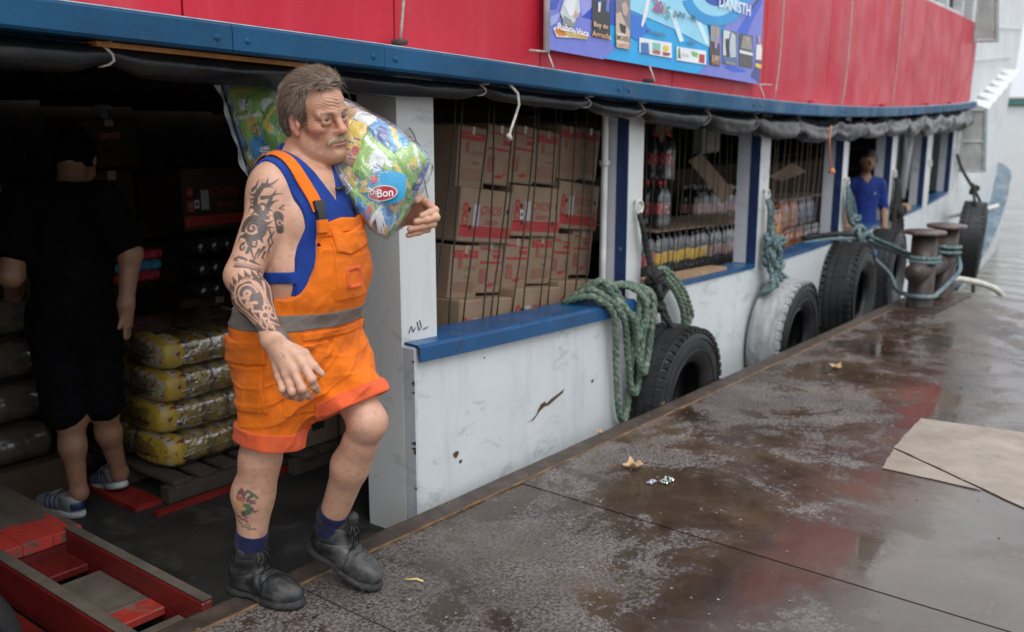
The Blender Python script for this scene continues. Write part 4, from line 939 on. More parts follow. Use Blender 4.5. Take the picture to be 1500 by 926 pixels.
# printed areas of the banner: colour, layer, outline as (station, height)
BAN = [((0.17,0.2,0.62),1,[(1.008,2.008),(1.4,2.059),(1.343,1.965),(1.467,1.904),(1.572,1.836),(1.459,1.786),(1.011,1.812)]),((0.3,0.3,0.72),2,[(1.247,2.03),(1.376,2.054),(1.336,1.996),(1.266,1.962)]),((0.06,0.09,0.45),2,[(1.018,2.009),(1.092,2.023),(1.061,1.977),(1.019,1.976)]),((0.35,0.38,0.74),2,[(1.019,1.943),(1.115,1.978),(1.062,1.921),(1.02,1.908)]),((0.015,0.06,0.46),2,[(1.261,1.962),(1.401,2.03),(1.556,2.069),(1.561,1.945),(1.453,1.945)]),((0.3,0.66,0.85),2,[(1.7,2.081),(2.445,2.151),(2.561,2.034),(2.667,1.881),(2.19,1.963),(1.703,2.022)]),((0.02,0.16,0.62),2,[(1.704,2.01),(1.815,1.999),(1.926,1.938),(1.786,1.883),(1.709,1.904)]),((0.8,0.82,0.85),3,[(1.88,2.092),(1.916,2.095),(1.879,1.996),(1.839,1.949),(1.824,1.961)]),((0.62,0.84,0.93),3,[(2.121,2.052),(2.184,2.05),(2.316,1.908),(2.267,1.899)]),((0.62,0.84,0.93),3,[(2.404,2.051),(2.471,2.063),(2.628,1.901),(2.574,1.906)]),((0.17,0.2,0.62),2,[(2.888,2.121),(3.44,2.218),(3.481,1.7),(2.483,1.744),(2.585,1.783),(2.755,1.928)]),((0.01,0.3,0.66),4,[(3.182,2.211),(3.167,2.172),(3.132,2.134),(3.079,2.098),(3.011,2.067),(2.93,2.041),(2.842,2.022),(2.75,2.01),(2.658,2.005),(2.57,2.007),(2.488,2.016),(2.417,2.032),(2.358,2.053),(2.312,2.078),(2.28,2.107),(2.39,2.128),(2.413,2.107),(2.448,2.089),(2.492,2.074),(2.544,2.063),(2.603,2.057),(2.667,2.056),(2.733,2.06),(2.798,2.069),(2.861,2.083),(2.917,2.102),(2.965,2.124),(3.002,2.149),(3.027,2.176),(3.037,2.203)]),((0.3,0.66,0.85),3,[(3.037,2.203),(3.027,2.176),(3.002,2.149),(2.965,2.124),(2.917,2.102),(2.861,2.083),(2.798,2.069),(2.733,2.06),(2.667,2.056),(2.603,2.057),(2.544,2.063),(2.492,2.074),(2.448,2.089),(2.413,2.107),(2.39,2.128),(2.52,2.153),(2.534,2.141),(2.553,2.131),(2.579,2.123),(2.608,2.117),(2.642,2.114),(2.677,2.113),(2.714,2.116),(2.75,2.121),(2.784,2.129),(2.814,2.14),(2.84,2.152),(2.86,2.166),(2.873,2.18),(2.878,2.195)]),((0.015,0.06,0.46),5,[(2.878,2.195),(2.873,2.18),(2.86,2.166),(2.84,2.152),(2.814,2.14),(2.784,2.129),(2.75,2.121),(2.714,2.116),(2.677,2.113),(2.642,2.114),(2.608,2.117),(2.579,2.123),(2.553,2.131),(2.534,2.141),(2.52,2.153),(2.686,2.185),(2.686,2.185),(2.687,2.184),(2.688,2.184),(2.688,2.184),(2.689,2.184),(2.69,2.184),(2.691,2.184),(2.692,2.184),(2.693,2.184),(2.693,2.185),(2.694,2.185),(2.694,2.185),(2.695,2.186),(2.695,2.186)]),((0.02,0.1,0.62),3,[(3.013,1.994),(3.277,2.169),(3.361,2.203),(3.409,2.191),(3.248,2.062),(3.172,1.979)]),((0.03,0.04,0.12),4,[(3.175,2.119),(3.317,2.2),(3.372,2.208),(3.208,2.114)]),((0.05,0.05,0.24),3,[(3.269,1.745),(3.407,1.886),(3.443,1.961),(3.475,1.704)]),((0.01,0.1,0.62),3,[(2.828,1.79),(2.985,1.802),(3.199,1.776),(3.114,1.766),(2.989,1.767)]),((0.035,0.035,0.04),4,[(1.346,2.046),(1.505,2.046),(1.512,1.878),(1.351,1.883)]),((0.22,0.2,0.21),4,[(1.556,2.066),(1.701,2.066),(1.712,1.849),(1.565,1.854)]),((0.55,0.6,0.62),5,[(1.088,1.967),(1.119,2.025),(1.236,2.037),(1.249,1.984),(1.204,1.936),(1.149,1.921),(1.116,1.93)]),((0.75,0.77,0.78),6,[(1.114,2.003),(1.146,2.027),(1.213,2.033),(1.192,1.963),(1.159,1.955)]),((0.55,0.36,0.28),6,[(1.175,1.973),(1.214,1.982),(1.238,1.961),(1.204,1.95)]),((0.25,0.27,0.25),5,[(1.115,1.958),(1.182,1.94),(1.227,1.943),(1.193,1.912),(1.105,1.918)]),((0.55,0.38,0.32),5,[(1.609,2.04),(1.654,2.055),(1.683,2.021),(1.664,1.989),(1.631,1.993)]),((0.6,0.46,0.36),5,[(1.559,1.994),(1.604,2.006),(1.659,1.951),(1.701,1.926),(1.698,1.86),(1.564,1.873)]),((0.03,0.03,0.03),6,[(1.593,1.954),(1.66,1.945),(1.655,1.908),(1.608,1.918)]),((0.05,0.1,0.4),5,[(1.388,2.035),(1.425,2.044),(1.42,2.002),(1.396,1.994)]),((0.7,0.7,0.72),6,[(1.395,2.03),(1.419,2.034),(1.414,1.993),(1.396,1.989)]),((0.1,0.2,0.55),5,[(1.468,2.047),(1.499,2.052),(1.495,1.995),(1.463,1.999)]),((0.5,0.2,0.2),6,[(1.474,2.053),(1.493,2.055),(1.487,2.031)]),((0.8,0.7,0.55),7,[(1.566,1.909),(1.692,1.904),(1.692,1.841),(1.565,1.845)]),((0.82,0.8,0.75),5,[(1.036,1.9),(1.062,1.91),(1.217,1.896),(1.31,1.884),(1.304,1.866),(1.189,1.869),(1.117,1.866),(1.063,1.866)]),((0.8,0.25,0.03),6,[(1.046,1.895),(1.078,1.9),(1.138,1.886),(1.128,1.872),(1.073,1.872)]),((0.75,0.52,0.03),7,[(1.105,1.888),(1.304,1.878),(1.304,1.869),(1.15,1.876)]),((0.8,0.82,0.85),4,[(1.806,1.9),(2.172,1.891),(2.178,1.816),(1.81,1.83)]),((0.8,0.82,0.85),4,[(2.229,1.876),(2.586,1.867),(2.593,1.794),(2.234,1.808)]),((0.04,0.16,0.42),5,[(1.822,1.878),(1.908,1.876),(1.919,1.827),(1.825,1.83)]),((0.75,0.5,0.1),5,[(1.85,1.883),(1.879,1.881),(1.881,1.852),(1.852,1.854)]),((0.1,0.5,0.5),5,[(1.879,1.881),(1.908,1.879),(1.91,1.847),(1.881,1.849)]),((0.2,0.55,0.45),5,[(1.952,1.884),(2.042,1.882),(2.037,1.842),(1.954,1.842)]),((0.5,0.1,0.08),5,[(1.954,1.852),(2.044,1.845),(2.038,1.828),(1.955,1.832)]),((0.6,0.35,0.2),5,[(1.959,1.878),(1.982,1.876),(1.983,1.853),(1.961,1.855)]),((0.8,0.55,0.03),5,[(2.073,1.873),(2.126,1.875),(2.143,1.859),(2.113,1.845),(2.074,1.85)]),((0.4,0.04,0.05),5,[(2.067,1.843),(2.16,1.84),(2.146,1.826),(2.076,1.826)]),((0.08,0.25,0.08),5,[(2.249,1.87),(2.266,1.871),(2.282,1.817),(2.245,1.819)]),((0.15,0.5,0.08),5,[(2.395,1.859),(2.481,1.855),(2.484,1.83),(2.423,1.835)]),((0.45,0.03,0.04),5,[(2.499,1.849),(2.57,1.846),(2.566,1.801),(2.499,1.806)]),((0.6,0.6,0.62),5,[(2.296,1.845),(2.371,1.841),(2.373,1.827),(2.297,1.831)]),((0.06,0.05,0.05),4,[(2.617,2.008),(2.756,2.008),(2.779,1.79),(2.639,1.795)]),((0.32,0.31,0.32),5,[(2.627,2.005),(2.747,2.005),(2.757,1.914),(2.635,1.923)]),((0.5,0.34,0.28),6,[(2.711,1.992),(2.739,1.99),(2.734,1.949),(2.706,1.952)]),((0.35,0.25,0.5),6,[(2.688,1.944),(2.734,1.949),(2.722,1.883),(2.684,1.889)]),((0.1,0.12,0.14),4,[(2.791,1.993),(3.008,1.991),(3.031,1.8),(2.811,1.808)]),((0.62,0.66,0.7),5,[(2.805,1.99),(2.903,1.988),(2.888,1.95),(2.83,1.943),(2.86,1.851),(2.811,1.853)]),((0.5,0.56,0.62),5,[(2.923,1.985),(2.985,1.97),(3.01,1.848),(2.92,1.845),(2.892,1.912)]),((0.02,0.02,0.02),6,[(2.851,1.933),(2.898,1.943),(2.899,1.852),(2.86,1.851)]),((0.03,0.2,0.6),5,[(2.807,1.841),(3.022,1.835),(3.023,1.826),(2.808,1.832)]),((0.07,0.065,0.06),4,[(3.045,1.984),(3.269,1.982),(3.296,1.792),(3.068,1.8)]),((0.3,0.28,0.27),5,[(3.108,1.976),(3.237,1.975),(3.27,1.897),(3.076,1.905)]),((0.5,0.34,0.28),6,[(3.151,1.974),(3.194,1.973),(3.189,1.933),(3.156,1.936)]),((0.8,0.8,0.8),6,[(3.056,1.893),(3.272,1.883),(3.274,1.866),(3.058,1.875)]),((0.8,0.8,0.8),5,[(3.332,1.932),(3.41,1.943),(3.444,1.912),(3.448,1.847),(3.333,1.847)]),((0.5,0.33,0.26),6,[(3.341,1.988),(3.381,1.99),(3.393,1.946),(3.353,1.945)]),((0.1,0.08,0.2),5,[(3.333,1.843),(3.448,1.847),(3.442,1.806),(3.35,1.804)]),((0.75,0.55,0.08),6,[(3.324,1.827),(3.464,1.819),(3.461,1.794),(3.328,1.803)])]
BANT = [('Rabo', (1.119, 1.903), 0.0386, (0.8, 0.24, 0.04), 8, 0, 1.0), ('Rabo', (1.116, 1.905), 0.0386, (0.85, 0.86, 0.86), 9, 0, 1.0), ('de', (1.185, 1.896), 0.0235, (0.8, 0.24, 0.04), 8, 0, 1.0), ('de', (1.183, 1.897), 0.0235, (0.85, 0.86, 0.86), 9, 0, 1.0), ('Vaca', (1.26, 1.891), 0.0359, (0.8, 0.24, 0.04), 8, 0, 1.0), ('Vaca', (1.257, 1.893), 0.0359, (0.85, 0.86, 0.86), 9, 0, 1.0), ('Boy do', (1.413, 1.932), 0.029, (0.82, 0.5, 0.3), 8, 0, 1.0), ('Arrocha', (1.424, 1.89), 0.0331, (0.82, 0.42, 0.2), 8, 0, 1.0), ('MOISÉS', (1.629, 1.886), 0.0317, (0.16, 0.06, 0.04), 8, 0, 0.8), ('CANTOR', (1.631, 1.854), 0.0262, (0.55, 0.16, 0.08), 8, 0, 0.85), ('2', (1.962, 2.06), 0.08, (0.5, 0.04, 0.09), 8, 0, 1.0), ('0', (2.015, 2.051), 0.08, (0.3, 0.06, 0.3), 8, 0, 1.0), ('1', (2.06, 2.048), 0.08, (0.6, 0.3, 0.08), 8, 0, 1.0), ('5', (2.107, 2.034), 0.0814, (0.05, 0.35, 0.35), 8, 0, 1.0), ('JUNI - AL', (2.306, 2.031), 0.0373, (0.03, 0.03, 0.05), 8, 0, 1.2), ('Participação', (1.986, 1.93), 0.0276, (0.1, 0.1, 0.14), 8, 0, 0.9), ('Apoio', (2.4, 1.903), 0.029, (0.1, 0.1, 0.14), 8, 0, 0.9), ('DANISTH', (2.946, 2.126), 0.0856, (0.85, 0.86, 0.88), 9, 0, 0.85), ('JURY', (2.7, 1.83), 0.0414, (0.85, 0.55, 0.3), 8, 0, 0.75), ('CANTOR', (2.702, 1.805), 0.0193, (0.75, 0.3, 0.12), 8, 0, 0.75), ('BANDA', (2.914, 1.811), 0.0262, (0.45, 0.45, 0.48), 8, 0, 1.0)]
# ================================================================== THINGS HUNG ON THE BOAT: tarpaulin, banner, tyres, ropes
def tarp_mat():
    t = NT('black_tarpaulin')
    c = t.ramp(t.noise(2.5, 5, .6), [(.3, (.005, .005, .006)), (.7, (.012, .012, .013))])
    dust = t.ramp(t.noise(4, 7, .7, .8, stretch=(1, 1, 1)), [(.55, 0.), (.75, .5)]); c = t.mix(dust, c, (.03, .03, .03))
    sx = t.n('SeparateXYZ'); t.l(t.tc.outputs['Object'], sx.inputs[0]); fd = t.n('MapRange'); t.l(sx.outputs['X'], fd.inputs['Value']); fd.inputs['From Min'].default_value = 1.; fd.inputs['From Max'].default_value = 7.
    c = t.mix(t.math('MULTIPLY', fd.outputs[0], .75), c, (.11, .11, .115))          # greyer base towards the bow paints in sky reflected by the shiny vinyl
    t.set(Base_Color=c, Roughness=.25, Specular_IOR_Level=.28); t.bump(t.noise(16, 6, .6, .6, stretch=(.5, 1, 1)), .4, .012); return t.m
m_tarp = tarp_mat()
tarp = thing('tarpaulin', tuple(wp(3, -.12, 1.5)), 'rolled up black tarpaulin tied under the blue rail along all the openings', 'tarpaulin')
TR = pw([-6, -1, 0, .6, 1.3, 2.0, 4.2, 8, 10, 12.4], [.043, .040, .034, .027, .030, .042, .056, .062, .082, .100])
TIES = [-2.1, -.96, -.30, .62, 1.42, 1.95, 2.75, 3.5, 4.35, 5.3, 6.2, 7.1, 8.0, 8.9, 9.8, 10.6, 11.5, 12.2]
def tarp_pt(s, a):
    dn = min(abs(s - t) for t in TIES); pinch = 1 - (.32 - .14 * min(1, max(0, (s - 2.4) / 3))) * math.exp(-(dn / .07) ** 2)
    fwd = max(0., min(1., (s - 2.4) / 3.0)); r = TR(s) * pinch
    sag = (.004 + .030 * fwd * (1 + .8 * vnoise(s * .9, 3))) * (1 - math.exp(-(dn / .22) ** 2)) + (.03 * fwd)
    fold = (.10 + .34 * fwd) * vnoise(s * (3.2 - 1.2 * fwd), math.cos(a) * 1.4, math.sin(a) * 1.4 + 5) + (.06 + .14 * fwd) * vnoise(s * 9, math.cos(a) * 2.5 + 3, math.sin(a) * 2.5)
    cre = .10 * math.sin(3 * a + s * 2.2 + 2 * vnoise(s * 1.4, 2)) * (.35 + .65 * fwd)
    rr = r * (1 + fold + cre)
    zc = RZ(s) - .003 - r * 1.08 - sag
    up = 1.0 + .55 * fwd * (math.sin(a) > 0)
    return wp(s, -.105 + rr * 1.05 * math.cos(a), zc + rr * (1.15 if math.sin(a) < 0 else up) * math.sin(a))
for a, b in ((-5.5, 3.5), (3.5, 12.4)):
    mb = MB(); mb.grid(lambda s, k: tarp_pt(s, 2 * math.pi * k / 26), arange(a, b, .022), range(27)); mb.build('roll', m_tarp, tarp, True)
m_tie = simple('white_tie_cord', (.48, .45, .40), .8, .2, 60, .3, 300)
for i, s in enumerate(TIES):
    mb = MB(); r = TR(s); pts = []
    for k in range(15):
        p = tarp_pt(s + .012 * math.sin(k), 2 * math.pi * k / 14); c = wp(s, -.105, RZ(s) - .005 - r); pts.append(c + (p - c) * 1.08)
    mb.tube(pts, .0042 if s < 3 else .003, 5, caps=False); mb.tube([pts[4], wp(s, -.15, RZ(s) + .0)], .004, 5); mb.build('tie_cord', m_tie if s < 1 else m_cord, tarp, True)
mb = MB(); pth = [wp(.70, -.19, 1.665), wp(.742, -.20, 1.63), wp(.752, -.20, 1.585), wp(.742, -.19, 1.54), wp(.708, -.19, 1.485), wp(.70, -.19, 1.46)]
mb.tube([p for i in range(5) for p in [pth[i].lerp(pth[i + 1], k / 4) for k in range(4)]] + [pth[-1]], .0055, 7); mb.tube([pth[-1] + Vector((-.008, 0, .008)), pth[-1] + Vector((.008, 0, -.012))], .010, 8)
tag(mb.build('rope_end', m_tie, None, True, origin=tuple(pth[0])), 'frayed white rope end hanging below the tarpaulin in front of the egg boxes', 'rope')
mb = MB(); pth = [wp(4.95, -.19, 1.42), wp(4.93, -.19, 1.30), wp(4.97, -.19, 1.18), wp(5.05, -.19, 1.08)]
mb.tube([p for i in range(3) for p in [pth[i].lerp(pth[i + 1], k / 4) for k in range(4)]] + [pth[-1]], .0055, 6); mb.lathe([(0, .02), (.02, .01), (.03, -.02), (0, -.025)], 8, tuple(pth[-1]))
tag(mb.build('cord_pull', simple('orange_cord', (.62, .20, .07), .6), None, True, origin=tuple(pth[0])), 'orange cord with a small bell end hanging in the third window', 'cord')
# ------------------------------------------------------------------ banner
m_vinyl = vcol('banner_print', .38, .12, 9, .10, spec=.5, scale=6, bdist=.02)
ban = thing('banner', tuple(wp(2.2, -.17, 1.76)), 'blue and lilac printed event banner tied to the red side of the upper deck', 'banner')
def BP(s, z, lay): return wp(s, -.172 - .0012 * lay - .004 * math.sin(s * 5.1), z)
mb = MB(); mb.grid(lambda s, v: BP(s, 1.812 - .0457 * (s - 1.005) + v * 1.0, 0), arange(1.004, 3.434, .06), [0, .25, .5, .75, 1.], c_=(.005, .36, .74)); mb.build('sheet', m_vinyl, ban)
def BPk(x, z, lay): return BP(x, z, lay)
for col_, lay, pts in BAN:
    mb = MB(); n = len(pts); pts = [(min(max(s, 1.006), 3.43), z) for s, z in pts]
    if abs(sum(pts[i][0] * pts[(i + 1) % n][1] - pts[(i + 1) % n][0] * pts[i][1] for i in range(n))) < 1e-5: continue
    # cut long shapes so that they follow the sheet
    b = bmesh.new(); vs = [b.verts.new((s, z, 0)) for s, z in pts]; b.faces.new(vs); bmesh.ops.triangulate(b, faces=b.faces)
    for _ in range(2): bmesh.ops.subdivide_edges(b, edges=[e for e in b.edges if e.calc_length() > .12], cuts=1, use_grid_fill=False); bmesh.ops.triangulate(b, faces=b.faces)
    b.verts.index_update(); mb.add([BP(v.co.x, v.co.y, lay) for v in b.verts], [tuple(v.index for v in f.verts) for f in b.faces], col_); b.free()
    mb.build('printed_area', m_vinyl, ban)
for s, (x, z), size, col_, lay, sh, xs in BANT:
    mb = MB(); ux = Vector((1, slope(x), -.0457)).normalized() * 1.0; p = BP(x, z, lay + 1); k = ('%s' % s)
    put_text(mb, s, size, p, ux * xs * 1.55, (0, 0, 1), .002, sh, size * .018, col_); o = mb.build('lettering', m_vinyl, ban); o['kind'] = 'stuff'
mb = MB(); mb.tube([BP(.992, 1.80, 2), BP(.992, 2.82, 2)], .014, 8); mb.build('edge_batten', simple('white_tube', (.6, .6, .6), .4), ban, True)
for x, z in ((1.0, 1.802), (3.43, 1.70)):
    mb = MB(); mb.tube([BP(x, z, 2), wp(x + (-.16 if x < 2 else .16), -.19, z + .0)], .0045, 5); mb.tube([BP(x, z, 2), wp(x + (-.02), -.215, RZ(x) + .09)], .004, 5); mb.build('tie_cord', m_cord, ban, True)
mb = MB(); mb.tube([BP(1.93, 1.772, 2), wp(1.94, -.20, RZ(1.94) + .10)], .005, 5); mb.build('tie_cord', m_cord, ban, True)
# ------------------------------------------------------------------ tyres
def rubber(name, worn=None, thr=(.5, .6)):
    t = NT(name); c = t.ramp(t.noise(6, 6, .6), [(.3, (.009, .009, .010)), (.7, (.022, .022, .023))])
    if worn:
        at = t.n('Attribute', attribute_name='Col'); s = t.n('SeparateColor'); t.l(at.outputs['Color'], s.inputs[0])
        k = t.ramp(t.math('ADD', t.math('MULTIPLY', s.outputs[0], .6), t.math('MULTIPLY', t.noise(11, 7, .7, .8, stretch=(1, 1, .35)), .5)), [(.62, 0.), (.70, 1.)])
        c = t.mix(k, c, t.ramp(t.noise(26, 6, .7, stretch=(1, 1, .2)), [(.3, (.17, .17, .17)), (.7, (.42, .43, .44))]))
    c = t.mix(t.ramp(t.noise(23, 4, .7), [(.70, 0.), (.76, .6)]), c, (.10, .10, .11))
    t.set(Base_Color=c, Roughness=t.ramp(t.noise(8, 4), [(.3, .38), (.7, .6)]), Specular_IOR_Level=.45); t.bump(t.noise(50, 5, .6), .3, .004); return t.m
m_rub = rubber('old_tyre_rubber'); m_rubw = rubber('scraped_tyre_rubber', True); m_tin = simple('tyre_inside', (.008, .008, .008), .9)
def tyre(loc, R, r0, wd, rot, label, m=None, seed=0, lugs=46, grp='tyres hung along the boat as fenders'):
    t = thing('tyre', loc, label, 'tyre', grp, rot); w = wd / 2
    # axis along local y; outer profile from bead to bead
    prof = [(r0, -w * .62), (r0 + .02, -w * .80), (r0 + (R - r0) * .35, -w * .98), (r0 + (R - r0) * .6, -w * 1.0), (R - .045, -w * .94), (R - .018, -w * .84), (R - .010, -w * .74), (R - .004, -w * .40), (R, -w * .1), (R, w * .1), (R - .004, w * .40), (R - .010, w * .74), (R - .018, w * .84), (R - .045, w * .94), (r0 + (R - r0) * .6, w * 1.0), (r0 + (R - r0) * .35, w * .98), (r0 + .02, w * .80), (r0, w * .62), (r0 + .012, w * .45), (R - .05, w * .70), (R - .04, 0), (R - .05, -w * .70), (r0 + .012, -w * .45)]
    n = 72; mb = MB(); vs = []; m_ = len(prof)
    for k in range(n):
        a = 2 * math.pi * k / n
        for i, (r, y) in enumerate(prof):
            g = 0
            if i in (7, 10): g = -.006
            rr = r + g + .004 * vnoise(math.cos(a) * 2 + seed, math.sin(a) * 2, y * 5)
            vs.append((rr * math.cos(a), y, rr * math.sin(a)))
    mb.add(vs, [(k * m_ + i, k * m_ + (i + 1) % m_, ((k + 1) % n) * m_ + (i + 1) % m_, ((k + 1) % n) * m_ + i) for k in range(n) for i in range(m_)])
    if m is m_rubw:
        for i, v in enumerate(mb.v): mb.c[i] = (max(0, min(1, .55 - v[0] / R * .9)) * (1 if abs(v[1]) < w * .9 else .25), 0, 0)
    c = mb.build('carcass', m or m_rub, None, True, origin=(0, 0, 0)); c.parent = t
    lb = MB()                                                     # shoulder tread lugs
    for k in range(lugs):
        a = 2 * math.pi * (k + .1 * rnd.random()) / lugs
        for sgn in (-1, 1):
            M = Matrix.Rotation(-a, 3, 'Y'); cen = M @ Vector((R - .016, sgn * w * .80, 0)); lb.box(cen, (.026 if m is not m_rubw else .020, w * .28 * (1 if m is not m_rubw or sgn < 0 else .01), 2 * math.pi * R / lugs * .66), M)
        for y in (() if m is m_rubw else (-.33, 0, .33)):
            M = Matrix.Rotation(-a - .05 * y, 3, 'Y'); lb.box(M @ Vector((R - .004, y * w * 1.25, 0)), (.010, w * .34, 2 * math.pi * R / lugs * .97), M)
    if m is m_rubw:
        for i, v in enumerate(lb.v): lb.c[i] = (max(0, min(1, .55 - v[0] / R * .9)), 0, 0)
    if lugs: o = lb.build('tread', m or m_rub, None, False, origin=(0, 0, 0)); o.parent = t; o['kind'] = 'stuff'
    for sgn in (-1, 1):
        rb = MB()
        for rr in (.40, .72): rb.tube([((r0 + (R - r0) * rr) * math.cos(a), sgn * w * .99, (r0 + (R - r0) * rr) * math.sin(a)) for a in [2 * math.pi * k / 48 for k in range(49)]], .0045, 4, caps=False)
        o = rb.build('sidewall_ring', m or m_rub, None, True, origin=(0, 0, 0)); o.parent = t; o['kind'] = 'stuff'
    return t
tyre((2.40, .125, -.035), .395, .185, .25, (.02, 0, .05), 'black tyre under the coiled green rope, nearest of the fender tyres', seed=1)
tyre((4.24, .285, -.07), .43, .20, .27, (.03, .4, .08), 'tyre with its tread scraped pale grey, hung on blue green rope', m_rubw, seed=2, lugs=40)
tyre((6.02, .49, -.03), .44, .19, .28, (0, .8, .10), 'black tyre below the knotted mooring lines left of the bollards', seed=3)
tyre((7.62, .72, -.07), .42, .19, .26, (0, .2, .12), 'black tyre half hidden behind the rusty bollards', seed=4)
tyre((12.0, 1.06, -.26), .53, .28, .30, (.05, .5, .22), 'brownish tyre hanging by a black rope at the bow end', rubber('brown_tyre_rubber'), seed=5)
tyre((-1.755, .15, .06), .44, .2, .28, (0, 1.2, .05), 'black tyre at the bottom left corner beside the boarding ramp', seed=6, lugs=0)
# ------------------------------------------------------------------ ropes
def rope_mat(name, a, b, c3=None):
    t = NT(name); c = t.ramp(t.noise(9, 5, .6), [(.3, a), (.7, b)])
    if c3: c = t.mix(t.ramp(t.noise(45, 3, .6), [(.52, 0.), (.58, 1.)]), c, c3)
    t.set(Base_Color=c, Roughness=.85); t.bump(t.noise(160, 3, .7, stretch=(1, 1, 1)), .5, .003); return t.m
m_green = rope_mat('green_rope', (.035, .085, .062), (.13, .185, .13), (.21, .23, .165)); m_bk = rope_mat('tarred_rope', (.010, .010, .010), (.028, .027, .025))
m_bg = rope_mat('blue_green_rope', (.03, .075, .085), (.11, .175, .18), (.19, .23, .22)); m_mix = rope_mat('blue_white_rope', (.10, .13, .11), (.22, .24, .19), (.05, .16, .30))
def smooth(pts, n=10):
    P = [Vector(p) for p in pts]; o = []
    for i in range(len(P) - 1):
        a, b, c, d = P[max(i - 1, 0)], P[i], P[i + 1], P[min(i + 2, len(P) - 1)]
        for k in range(n):
            t = k / n; o.append(.5 * ((2 * b) + (c - a) * t + (2 * a - 5 * b + 4 * c - d) * t * t + (-a + 3 * b - 3 * c + d) * t ** 3))
    return o + [P[-1]]
def rope(mb, pts, r, n=10, pitch=7.):
    P = smooth(pts, n)
    # resample evenly
    L = [0]
    for i in range(1, len(P)): L.append(L[-1] + (P[i] - P[i - 1]).length)
    m = max(6, int(L[-1] / (r * .55))); Q = []; j = 0
    for k in range(m + 1):
        s = L[-1] * k / m
        while j < len(L) - 2 and L[j + 1] < s: j += 1
        u = (s - L[j]) / max(1e-9, L[j + 1] - L[j]); Q.append(P[j].lerp(P[j + 1], u))
    mb.tube(Q, r, 15, prof=lambda a, l: .70 + .36 * abs(math.cos(1.5 * (a - l / r / pitch * 6.2))) )
def knot(mb, c, R, r, turns=3, seed=0, sq=(1, .7, 1)):
    pts = []
    for k in range(28):
        t = 2 * math.pi * turns * k / 27; pts.append(Vector(c) + Vector((R * sq[0] * math.cos(t), R * sq[1] * math.sin(t * .7 + seed), R * sq[2] * (math.sin(t) * .75 + .5 * math.sin(t * .37 + seed)))))
    rope(mb, pts, r, 4)
def rt(name, loc, label, cat='rope', grp=None): return thing(name, loc, label, cat, grp)
e1 = wp(2.135, -.03, 1.01)
t = rt('fender_rope', tuple(e1), 'knotted black rope from the first white ring down to the nearest tyre')
mb = MB(); rope(mb, [e1, wp(2.13, -.06, .93), wp(2.18, -.06, .80), wp(2.20, -.09, .68)], .016); rope(mb, [e1, wp(2.16, -.045, .92), wp(2.215, -.05, .80), wp(2.22, -.09, .66)], .014); mb.build('hanging_part', m_bk, t, True)
mb = MB(); knot(mb, wp(2.21, -.10, .66), .040, .017, 3, .5, (1.1, .7, 1.1)); knot(mb, wp(2.24, -.11, .585), .034, .016, 3, 2., (1, .8, 1.1)); knot(mb, wp(2.24, -.11, .50), .030, .015, 2, 1.1); mb.build('knot', m_bk, t, True)
mb = MB(); rope(mb, [wp(2.24, -.11, .52), wp(2.26, -.13, .44), wp(2.33, -.14, .37), wp(2.35, -.10, .33), wp(2.40, .05, .30)], .014); rope(mb, [wp(2.26, -.11, .54), wp(2.31, -.12, .45), wp(2.34, -.16, .35), wp(2.38, -.2, .30)], .014); rope(mb, [wp(2.24, -.11, .55), wp(2.20, -.11, .46), wp(2.16, -.12, .38), wp(2.2, -.1, .3)], .013); mb.build('lower_part', m_bk, t, True)
t = rt('coiled_rope', tuple(wp(1.85, -.05, .56)), 'thick green rope coiled over the sill and hanging down beside the black rope')
for k, (x0, x1, zb, xb) in enumerate(((1.60, 2.10, -.08, 1.86), (1.64, 2.12, .06, 1.93), (1.68, 2.14, .17, 1.97), (1.74, 2.15, .28, 2.00), (1.66, 2.08, .36, 1.95))):
    o = -.10 - .028 * (k % 3); mb = MB()
    rope(mb, [wp(x0 - .02, .10, SZ(x0) + .02), wp(x0, .0, SZ(x0) + .055 + .03 * (k % 3)), wp(x0 + .03, -.07, SZ(x0) + .05 + .02 * k), wp(x0 + .12, o - .02, SZ(x0) - .05), wp(xb - .07, o, (SZ(x0) + zb) / 2), wp(xb - .03, o, zb + .08), wp(xb + .03, o, zb), wp(xb + .09, o + .01, zb + .07), wp(xb + .10, o, (SZ(x0) + zb) / 2), wp(x1 - .06, o, SZ(x1) + .03), wp(x1 - .12, -.06, SZ(x1) + .09), wp(x1 - .26, .0, SZ(x1) + .10), wp(x1 - .40, .08, SZ(x1) + .06)], .0178); mb.build('turn', m_green, t, True)
for k in range(3):
    mb = MB(); d = k * .05; rope(mb, [wp(2.22, -.06, .66), wp(2.34 + d * .3, -.075, .64 + d * .4), wp(2.50 + d, -.08, .54), wp(2.62 + d, -.08, .40), wp(2.66 + d, -.07, .28 + d * .5), wp(2.58 + d * .5, -.06, .24), wp(2.47 + d * .3, -.055, .30), wp(2.42, -.05, .42)], .018); mb.build('turn', m_green, t, True)
e2 = wp(4.07, -.03, .93)
t = rt('fender_rope', tuple(e2), 'knotted blue green rope from the second white ring down to the scraped tyre')
mb = MB()
for d in (-.02, .02): rope(mb, [e2, wp(4.07 + d, -.06, .86), wp(4.09 + d, -.06, .74), wp(4.08, -.08, .66)], .019)
mb.build('hanging_part', m_bg, t, True)
mb = MB(); knot(mb, wp(4.09, -.09, .63), .06, .022, 3, .3, (1.2, .7, .8)); knot(mb, wp(4.06, -.09, .53), .055, .022, 3, 1.9, (.9, .7, 1.2)); knot(mb, wp(4.13, -.10, .47), .045, .02, 2, .9); mb.build('knot', m_bg, t, True)
mb = MB()
